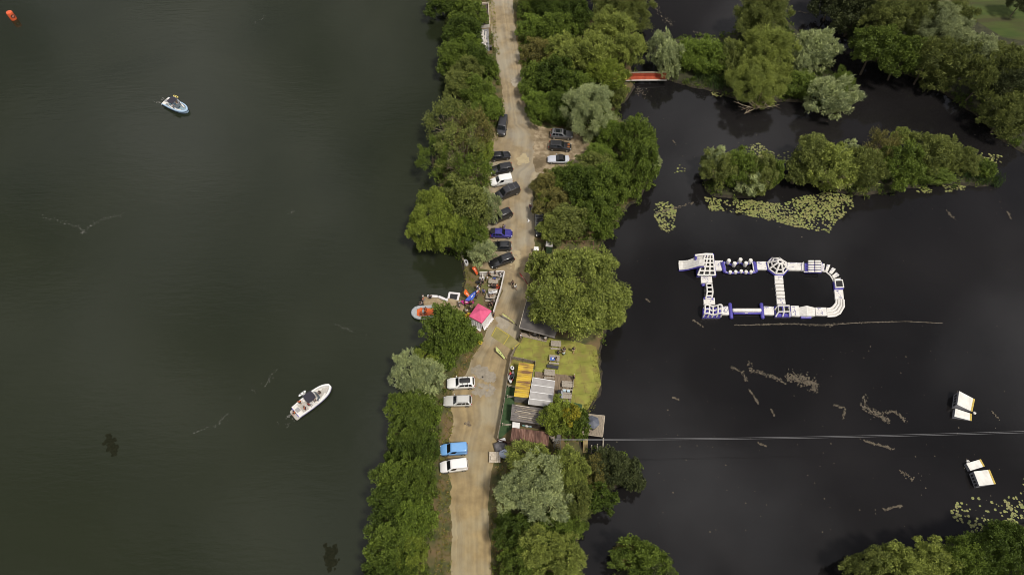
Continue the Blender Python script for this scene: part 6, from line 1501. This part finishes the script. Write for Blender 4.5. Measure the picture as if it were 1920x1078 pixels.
b = MB(); b.path([p[1]+Vector((0,0,-.3)) for p in pr[:-1]]+[pr[-1][1]+Vector((0,0,-.25))], .22, 8); b.build('slide_keel', PV, o, True)
b = MB(); b.slab([pr[0][0]-Vector((0,0,.3)), pr[3][0]-Vector((0,0,.5)), pr[3][1]-Vector((0,0,.6)), pr[0][1]-Vector((0,0,.3))], .1); b.build('slide_underside', PV, o)
# post frame
c = q6(640, 300); o = mod('post_frame', c, 'violet frame of upright white posts between the slide tower and the dome')
for a, b_, nm in (((476,262),(500,358),'end_bolster'), ((778,262),(796,356),'end_bolster')): b = MB(); b.tube(q6(*a,.4), q6(*b_,.4), .36, n=10, round_=True); b.build(nm, PV, o, True)
tp = [(482,262),(527,270),(582,296),(636,260),(688,294),(732,268),(782,262)]; b = MB(); b.path([q6(*p,.25) for p in tp], .22, 8); b.build('upper_tube', PV, o, True)
lp = [(500,356),(546,364),(598,362),(650,356),(696,362),(744,362),(794,356)]; b = MB(); b.path([q6(*p,.25) for p in lp], .22, 8); b.build('lower_tube', PV, o, True)
for p, h_ in [(x, 1.25) for x in tp[1:-1]]+[(x, .75) for x in lp[1:-1]]:
    b = MB(); p0 = q6(*p, .2); r_ = .37 if h_ > 1 else .33; b.loft([[(p0.x+k*r_*math.cos(t_), p0.y+k*r_*math.sin(t_), WZ+z) for t_ in [2*math.pi*i/14 for i in range(14)]] for k, z in ((.85, .1), (1, .2), (1, h_-.1), (.88, h_))]); b.build('post', WV, o, True)
for a, b_ in (((492,262),(512,356)), ((762,262),(776,350))): b = MB(); b.tube(q6(*a,.5), q6(*b_,.5), .11, n=7); b.build('grab_tube', WV, o, True)
# climbing dome
c = q6(990, 312); o = mod('climbing_dome', c, 'octagonal white climbing dome in the middle of the upper row'); c0 = Vector((c.x, c.y, 0)); Rb = 1.85
oc = lambda r_, z: [Vector((c.x+r_*math.cos(R(22.5+45*k)), c.y+r_*math.sin(R(22.5+45*k)), WZ+z)) for k in range(8)]
b = MB(); b.path(oc(Rb, .3)+oc(Rb, .3)[:2], .3, 8); b.build('base_ring', PV, o, True)
lo_, md, hi_ = oc(Rb, .62), oc(1.35, 1.2), oc(.46, 1.95)
for k in range(8): b = MB(); b.path([lo_[k], lo_[k].lerp(hi_[k], .5)+Vector((0,0,.12)), hi_[k]], .19, 8); b.build('rib', WV, o, True)
for ring, nm, rr in ((hi_, 'crown_ring', .21), (md, 'middle_ring', .13), (oc(Rb, .60), 'lower_ring', .14)): b = MB(); b.path(ring+ring[:2], rr, 8); b.build(nm, WV, o, True)
b = MB(); b.loft([[tuple(p) for p in oc(Rb*.9, .12)], [tuple(p) for p in oc(Rb*.9, .18)]]); b.build('floor', NET, o)
# roller box
q = [q6(1246,286), q6(1414,280), q6(1412,366), q6(1250,366)]; o = mod('roller_box', centre(q), 'box of ten white rollers right of the long mat'); pad(o, [p for p in q], .62, PV, 'base'); 
b = MB(); b.path([q6(1246,262,.85), q6(1250,352,.85), q6(1412,352,.85), q6(1414,262,.85)], .11, 7); b.build('rim_tube', WV, o, True)
for r_ in range(5):
    for x0, x1 in ((1288,1346), (1352,1408)): y = 252+r_*24; b = MB(); b.tube(q6(x0,y,1.0), q6(x1,y,1.0), .2, n=9, round_=True); b.build('roller', WV, o, True)
# trampoline
q = [q6(1520,458), q6(1606,456), q6(1616,528), q6(1530,532)]; o = mod('square_trampoline', centre(q), 'square trampoline with a black bed on the right side of the course', 'trampoline'); pad(o, q, .5, PV, 'base'); q2 = [q6(1530,448), q6(1600,446), q6(1612,512), q6(1540,516)]
b = MB(); qq = [Vector((p.x, p.y, WZ+.55)) for p in q2]; b.path(qq+qq[:2], .17, 8); b.build('rim', WV, o, True); b = MB(); b.slab([p+Vector((0,0,.04)) for p in qq], .06); b.build('bed', NET, o)
# curved bolster bench
o = mod('curved_bolster', q6(1560, 710), 'white curved bolster of three ridges at the lower right corner'); 
for k, (r_) in enumerate((0, .33, .66, 1)):
    inn = [(1556,620),(1552,652),(1522,688),(1498,700),(1464,704)]; ou = [(1624,616),(1628,680),(1590,744),(1545,768),(1470,774)]
    b = MB(); b.path([q6(inn[i][0]+(ou[i][0]-inn[i][0])*r_, inn[i][1]+(ou[i][1]-inn[i][1])*r_, .3) for i in range(5)], .2, 8); b.build('ridge', WV, o, True)
b = MB()
for i in range(4): b.slab([q6(*inn[i],.22), q6(*inn[i+1],.22), q6(*ou[i+1],.22), q6(*ou[i],.22)], .3)
b.build('bed', WV, o)
# ridged ramp
q = [q6(1202,700), q6(1350,700), q6(1358,774), q6(1206,776)]; o = mod('ridged_ramp', centre(q), 'white two-sided ramp with a centre ridge in the lower row'); b = MB(); r0, r1 = q6(1275,672,.95), q6(1282,768,.95)
L0, L1, R0, R1 = q6(1202,688,.3), q6(1206,770,.3), q6(1352,690,.3), q6(1356,768,.3); dn = Vector((0,0,-.42))
b.loft([[tuple(p) for p in (L0, r0, R0, R0+dn, r0+Vector((0,0,-1.05)), L0+dn)], [tuple(p) for p in (L1, r1, R1, R1+dn, r1+Vector((0,0,-1.05)), L1+dn)]]); b.build('ramp', WV, o)
for k in range(1, 5): b = MB(); u = k/5; b.path([L0.lerp(L1, u)+Vector((0,0,.03)), r0.lerp(r1, u)+Vector((0,0,.03)), R0.lerp(R1, u)+Vector((0,0,.03))], .05, 5); b.build('tread', WV, o, True)
b = MB(); b.tube(r0.lerp(r1, .92)+Vector((-.9,-.1,-.75)), r0.lerp(r1, .92)+Vector((.9,-.1,-.75)), .25, n=8); b.build('keel_tube', PV, o, True)
# framed double trampoline
q = [q6(962,688), q6(1112,690), q6(1122,786), q6(970,786)]; o = mod('framed_trampoline', centre(q), 'double trampoline with a raised white frame on a violet base', 'trampoline'); pad(o, q, .5, PV, 'base')
fr = [q6(1004,672,1.2), q6(1110,672,1.2), q6(1116,728,1.2), q6(1010,730,1.2)]; b = MB(); b.path(fr+fr[:2], .13, 8); b.path([fr[0].lerp(fr[1], .5), fr[3].lerp(fr[2], .5)], .12, 8); b.build('upper_frame', WV, o, True)
for p, g_ in ((fr[3], q6(982,776,.5)), (fr[2], q6(1116,776,.5)), (fr[3].lerp(fr[2], .5), q6(1048,776,.5)), (fr[0], q6(974,712,.5)), (fr[1], q6(1104,700,.5))): b = MB(); b.tube(p, g_, .12, n=8); b.build('strut', WV, o, True)
for u0, u1 in ((.06, .46), (.54, .94)): b = MB(); lo4 = [Vector((p.x, p.y, WZ+.56)) for p in (q[0].lerp(q[1], u0).lerp(q[3].lerp(q[2], u0), .12), q[0].lerp(q[1], u1).lerp(q[3].lerp(q[2], u1), .12), q[0].lerp(q[1], u1).lerp(q[3].lerp(q[2], u1), .7), q[0].lerp(q[1], u0).lerp(q[3].lerp(q[2], u0), .7))]; b.slab(lo4, .05); b.build('bed', NET, o)
# balance beam
c = q6(705, 720); o = mod('balance_beam', c, 'long white balance beam between two violet cross bolsters')
for x in (552, 848): b = MB(); b.tube(q6(x-4,650,.45), q6(x+12,796,.3), .34, n=10, round_=True); b.build('cross_bolster', PV, o, True)
b = MB(); b.tube(q6(572,716,.75), q6(845,716,.75), .36, n=10, round_=True); b.build('beam', WV, o, True); b = MB(); b.tube(q6(578,740,.3), q6(842,740,.3), .3, n=10, round_=True); b.build('float_tube', PV, o, True)
b = MB(); b.tube(q6(690,744,.58), q6(720,744,.58), .05, n=5); b.build('print', WV, o)
# block climber
q = [q6(286,708), q6(452,706), q6(458,792), q6(282,794)]; o = mod('block_climber', centre(q), 'white block climber in the lower left corner of the course'); pad(o, q, .7, PV, 'base')
def at2(u, v, z): p = q[0].lerp(q[1], u).lerp(q[3].lerp(q[2], u), v); return Vector((p.x, p.y, WZ+z))
b = MB()
for u in (.04, .28, .52, .75, .97):
    zz = 1.5+.35*math.sin(u*9); b.path([at2(u, .04, zz), at2(u, .5, zz+.15), at2(u, .96, zz-.1), at2(u, 1.0, .6)], .14, 8)
for v in (.04, .5, .96): b.path([at2(.04+.93*k/8, v, 1.5+.35*math.sin((.04+.93*k/8)*9)) for k in range(9)], .14, 8)
b.build('grid', WV, o, True)
for u, v in ((.04,.04), (.97,.04), (.5,.96), (.04,.96), (.97,.96)): b = MB(); b.tube(at2(u, v, .5), at2(u, v, 1.45), .15, n=8); b.build('leg', WV, o, True)
# ladder arch
o = mod('ladder_arch', q6(345, 540), 'arched white ladder bridge on the left side of the course')
a_ = [(325,466,.5), (330,500,1.1), (334,540,1.3), (326,580,1.0), (318,606,.5)]; d_ = [(376,464,.5), (382,500,1.1), (386,540,1.3), (382,578,1.0), (374,602,.5)]
b = MB(); b.path([q6(*p) for p in a_], .15, 8); b.path([q6(*p) for p in d_], .15, 8)
for p, r_ in zip(a_, d_): b.path([q6(*p), q6(*r_)], .14, 8)
b.build('ladder', WV, o, True)
for y, x0, x1 in ((478,280,312), (604,298,390)): b = MB(); b.tube(q6(x0,y,.3), q6(x1,y-2,.3), .28, n=9, round_=True); b.build('float_bolster', PV, o, True)
b = MB(); b.slab([q6(300,480,.1), q6(330,480,.1), q6(330,596,.1), q6(304,598,.1)], .12); b.build('net', NET, o)

# kicker ramps
KW = mat('kicker_white', (.60, .59, .55), (.74, .73, .69), .9, .45, world=True, detail=8); KY = mat('kicker_yellow', (.38, .27, .05), (.5, .38, .08), 3, .6); KG = mat('kicker_grey', (.20, .20, .22), (.26, .26, .28), 3, .6)
def kicker(hi2, lo2, h, label, buoy=None):
    k6 = lambda X, Y, z: P(1760+X*.20408, 710+Y*.20408, WZ+z)
    H0, H1, L0, L1 = k6(*hi2[0], h), k6(*hi2[1], h), k6(*lo2[0], .12), k6(*lo2[1], .12); o = mod('kicker_ramp', (H0+H1+L0+L1)/4, label, 'ramp'); o['group'] = 'wakeboard kicker ramps on the pond'
    s0, s1 = H0.lerp(L0, .88), H1.lerp(L1, .88); b = MB(); b.slab([H0, s0, s1, H1], .05); b.build('ramp_surface', KW, o); b = MB(); b.slab([s0, L0, L1, s1], .05); b.build('entry_strip', KY, o)
    g = [Vector((p.x, p.y, WZ-.2)) for p in (H0, H1)]; bk = MB(); bk.loft([[tuple(p-Vector((0,0,.06))) for p in (H0, H1)]+[tuple(p) for p in reversed(g)], [tuple(p-Vector((0,0,.06))+(L0-H0).normalized()*.12) for p in (H0, H1)]+[tuple(p+Vector(((L0-H0).x, (L0-H0).y, 0)).normalized()*.12) for p in reversed(g)]]); bk.build('back_wall', KG, o)
    for k in (.2, .42, .64, .86):
        if h < 1: break
        p = H0.lerp(H1, k); dd = Vector(((L0-H0).x, (L0-H0).y, 0)).normalized(); b = MB(); b.box((p.x-dd.x*.02, p.y-dd.y*.02, WZ+h*.45), (.06, (H1-H0).length*.12, h*.4), math.atan2(dd.y, dd.x)); b.build('vent', BLACKP, o)
    for A, B in ((H0, L0), (H1, L1)): b = MB(); ga, gb = Vector((A.x, A.y, WZ-.2)), Vector((B.x, B.y, WZ-.2)); n_ = (H1-H0).normalized()*(.05 if A is H0 else -.05); up_ = Vector((0,0,-.07)); b.loft([[tuple(A+up_), tuple(B+up_*.5), tuple(gb), tuple(ga)], [tuple(A+n_+up_), tuple(B+n_+up_*.5), tuple(gb+n_), tuple(ga+n_)]]); b.build('side_panel', KG, o)
    if buoy: p = k6(*buoy, 0); f = place('small_float', Vector((p.x, p.y, WZ)), 'small white float beside the '+label.split(',')[0], 'float'); b = MB(); b.ell((p.x, p.y, WZ+.12), (.27, .27, .24), 10, 7); b.build('ball', WV, f, True); b = MB(); b.path([(p.x, p.y, WZ+.3), (p.x, p.y, WZ+.44)], .05, 6); b.build('eyelet', BLACKP, f)
kicker(((190,112),(172,236)), ((334,188),(310,302)), 1.7, 'large upper kicker ramp, steep with a high grey back', (325,316))
kicker(((155,272),(145,345)), ((306,322),(304,386)), .8, 'small kicker ramp just below the large upper one')
kicker(((254,776),(292,842)), ((388,736),(425,802)), .7, 'small lower kicker ramp above the broad one', (263,760))
kicker(((322,850),(374,982)), ((470,832),(526,964)), 1.3, 'broad lower kicker ramp with black vents in its back')

# ------------------------------------------------------------------ lily pads, floating weed and foam
PADM = mat('lily_pad_green', (.10, .14, .035), (.29, .29, .085), 3.5, .6, world=True, c3=(.20, .19, .07), s3=1.2, lo=.3, hi=.7)
def pads(polys, dens, seed, rmin=.10, rmax=.27, excl=()):
    g = random.Random(seed); c = scatter(polys, dens, seed); b = MB(); n = 0
    cell = {}
    for x, y in c:
        k = (int(x/.28), int(y/.28))
        if cell.get(k, 0) > 0: continue
        # clumpy: thin out along a slow wave
        if math.sin(x*.55+seed)*math.cos(y*.8+seed*2)+g.uniform(-.6, .75) < -.35: continue
        cell[k] = 1; r_ = g.uniform(rmin, rmax); a0 = g.uniform(0, 6.28); z = WZ+.012+g.uniform(0, .03); t1, t2 = g.uniform(-.06, .06), g.uniform(-.06, .06)
        ring = [(x+r_*math.cos(a0+.25+5.8*i/8), y+r_*.92*math.sin(a0+.25+5.8*i/8), z+t1*r_*math.cos(a0+5.8*i/8)+t2*r_*math.sin(a0+5.8*i/8)) for i in range(9)]
        b.add([(x, y, z)]+ring, [tuple(range(10))])
    return tag(link('lily_pads', b.mesh('lily_pads', PADM)), kind='stuff')
pads([[(1322,366),(1362,374),(1400,372),(1470,380),(1500,366),(1548,358),(1600,364),(1602,388),(1570,412),(1556,434),(1500,424),(1440,410),(1380,396),(1332,392)]], 17, 3)
pads([[(1392,272),(1420,264),(1444,278),(1486,278),(1482,302),(1450,318),(1420,302)]], 6, 5)
pads([[(1228,380),(1250,374),(1268,388),(1270,424),(1254,434),(1238,426),(1226,400)]], 13, 6)
pads([[(1264,308),(1288,306),(1290,320),(1266,322)]], 3, 7)
pads([[(1716,344),(1748,342),(1752,358),(1722,362)], [(1764,332),(1812,338),(1814,354),(1776,358)], [(1822,334),(1848,336),(1848,348),(1826,348)], [(1838,284),(1882,288),(1880,304),(1840,300)], [(1330,160),(1358,160),(1356,180),(1332,178)]], 6, 8)
pads([[(1782,944),(1830,930),(1880,945),(1930,890),(1990,900),(1990,985),(1900,985),(1830,1000),(1790,968)]], 4, 9)
WEEDM = mat('floating_weed', (.062, .050, .034), (.125, .104, .074), 2.2, .9, world=True, detail=8)
def weed(lines, seed, dens=16, rr=(.06, .24)):
    g = random.Random(seed); b = MB()
    for pts, wd in lines:
        for (x0, y0), (x1, y1) in zip(pts, pts[1:]):
            n = int(max(abs(x1-x0), abs(y1-y0))*dens/10*max(1, wd/5))
            for k in range(n):
                u = g.random(); x, y = x0+(x1-x0)*u+g.gauss(0, wd*.45), y0+(y1-y0)*u+g.gauss(0, wd*.38)
                p = P(x, y, WZ); r_ = g.uniform(*rr); a = g.uniform(0, 6.28); z = WZ+.01+g.uniform(0, .04); el = g.uniform(.3, .9); ca, sa = math.cos(a), math.sin(a); ring = []
                for i in range(7): t_ = 2*math.pi*i/7; rx_ = r_*g.uniform(.5, 1.2); u_, v_ = rx_*math.cos(t_), rx_*el*math.sin(t_); ring.append((p.x+u_*ca-v_*sa, p.y+u_*sa+v_*ca, z+g.uniform(0, .03)))
                b.add(ring, [tuple(range(7))])
    return tag(link('floating_weed', b.mesh('floating_weed', WEEDM)), kind='stuff')
weed([([(1474,706),(1500,706),(1528,722),(1524,734)], 9), ([(1480,706),(1510,714),(1526,724)], 14), ([(1372,688),(1392,700),(1400,714)], 3), ([(1402,680),(1412,696),(1450,706),(1468,716)], 5), ([(1404,730),(1412,740),(1422,758)], 2), ([(1618,745),(1622,766),(1648,778),(1668,792)], 8), ([(1648,776),(1680,772),(1700,792)], 4),
  ([(1620,826),(1640,832),(1678,842)], 2.5), ([(1562,758),(1584,766),(1580,786)], 2), ([(1690,884),(1712,900)], 4), ([(1240,60),(1262,80)], 6), ([(1225,5),(1235,25),(1262,48)], 6), ([(1775,396),(1790,410)], 3), ([(1888,396),(1896,412)], 2), ([(1262,264),(1268,272)], 2), ([(1655,955),(1690,948)], 3),
  ([(1300,60),(1320,66)], 2), ([(1495,22),(1515,26)], 2), ([(1210,560),(1218,566)], 1.5), ([(1300,600),(1320,614)], 1.5), ([(1445,766),(1452,780)], 2), ([(1420,830),(1440,838)], 1.5), ([(1275,750),(1262,745)], 2), ([(1860,770),(1872,785)], 2), ([(1190,165),(1210,180)], 9), ([(1230,400),(1300,380)], 3)], 3)
weed([([(1376,610),(1480,607)], 1.8), ([(1480,607),(1540,610),(1580,606)], 3), ([(1580,606),(1700,603)], 1.2), ([(1700,603),(1768,606)], .8), ([(1430,609),(1470,608)], 2.4), ([(1545,610),(1568,611)], 4)], 9, 9, (.05, .17))
pts = [P(x, y, WZ+.06) for x, y in ((1376,610),(1440,608),(1500,608),(1560,609),(1620,604.5),(1700,602.5),(1768,606))]; o = place('floating_boom', pts[0], 'thin floating boom line trailing weed below the inflatable course', 'boom'); b = MB(); b.path(pts, .022, 5); b.build('rope', WOODG, o)
# scattered specks on the pond and foam flecks on the lake
g = random.Random(77); b = MB()
for k in range(230):
    x, y = g.uniform(1150, 1900), g.choice([g.uniform(180, 420), g.uniform(420, 1000), g.uniform(640, 980)])
    p = P(x, y, WZ+.012); r_ = g.uniform(.04, .13); b.add([(p.x+r_*g.uniform(.5, 1.5)*math.cos(t_), p.y+r_*math.sin(t_), p.z) for t_ in (0, 1.3, 2.5, 3.8, 5)], [(0, 1, 2, 3, 4)])
tag(link('floating_leaves', b.mesh('floating_leaves', WEEDM)), kind='stuff')
FOAM = mat('foam', (.15, .15, .135), rough=.8); b = MB(); g = random.Random(5)
for pts, n in ((((78,408),(120,418),(152,428),(158,438)), 50), (((152,432),(190,412),(230,404)), 45), (((440,750),(500,720),(520,690)), 22), (((362,812),(410,795),(430,768)), 22), (((635,610),(690,632)), 14), (((540,402),(552,394)), 7), (((480,40),(500,30)), 9)):
    for k in range(n):
        u = g.random()*(len(pts)-1); i = min(int(u), len(pts)-2); u -= i; x, y = pts[i][0]+(pts[i+1][0]-pts[i][0])*u+g.gauss(0, 2.5), pts[i][1]+(pts[i+1][1]-pts[i][1])*u+g.gauss(0, 2.2)
        p = P(x, y, WZ+.01); r_ = g.uniform(.03, .10); b.add([(p.x+r_*g.uniform(.6, 2)*math.cos(t_), p.y+r_*math.sin(t_), p.z) for t_ in (0, 1.3, 2.5, 3.8, 5)], [(0, 1, 2, 3, 4)])
for bt, L_ in ((boat1, 6.6), (boat2, 7.4)):      # the white water at the sterns
    Mx = Matrix.Translation(bt.location) @ Matrix.Rotation(bt.rotation_euler.z, 4, 'Z')
    for k in range(46 if bt is boat1 else 26):
        s = g.choice((-1, 1)); u = g.random()**1.6; p = Mx @ Vector((-L_/2+.3-u*3.0, s*(.35+u*.5)+g.gauss(0, .16), .012)); r_ = g.uniform(.05, .16)*(1-u*.5)
        b.add([(p.x+r_*math.cos(t_)*1.6, p.y+r_*math.sin(t_), p.z) for t_ in (0, 1.3, 2.5, 3.8, 5)], [(0, 1, 2, 3, 4)])
tag(link('foam', b.mesh('foam', FOAM)), kind='stuff')
# dark weed beds showing through the lake water
for name_, x, y, rx_, ry_ in (('weed_patch', 209, 834, 9, 16), ('weed_patch', 620, 1045, 12, 20)):
    g = random.Random(int(x)); b = MB()
    for k in range(60):
        p = P(x+g.gauss(0, rx_*.5), y+g.gauss(0, ry_*.5), WZ+.008+.0004*k); r_ = g.uniform(.15, .5); b.add([(p.x+r_*g.uniform(.6, 1.3)*math.cos(t_), p.y+r_*g.uniform(.6, 1.3)*math.sin(t_), p.z) for t_ in (0, 1, 2, 3.1, 4.2, 5.2)], [(0, 1, 2, 3, 4, 5)])
    tag(link('weed_patch', b.mesh('weed_patch', mat('dark_weed', (.012, .0135, .0075), (.018, .019, .011), 3, .9, spec=.03))), kind='stuff')
for o in bpy.data.objects:
    if '_world' in o: del o['_world']
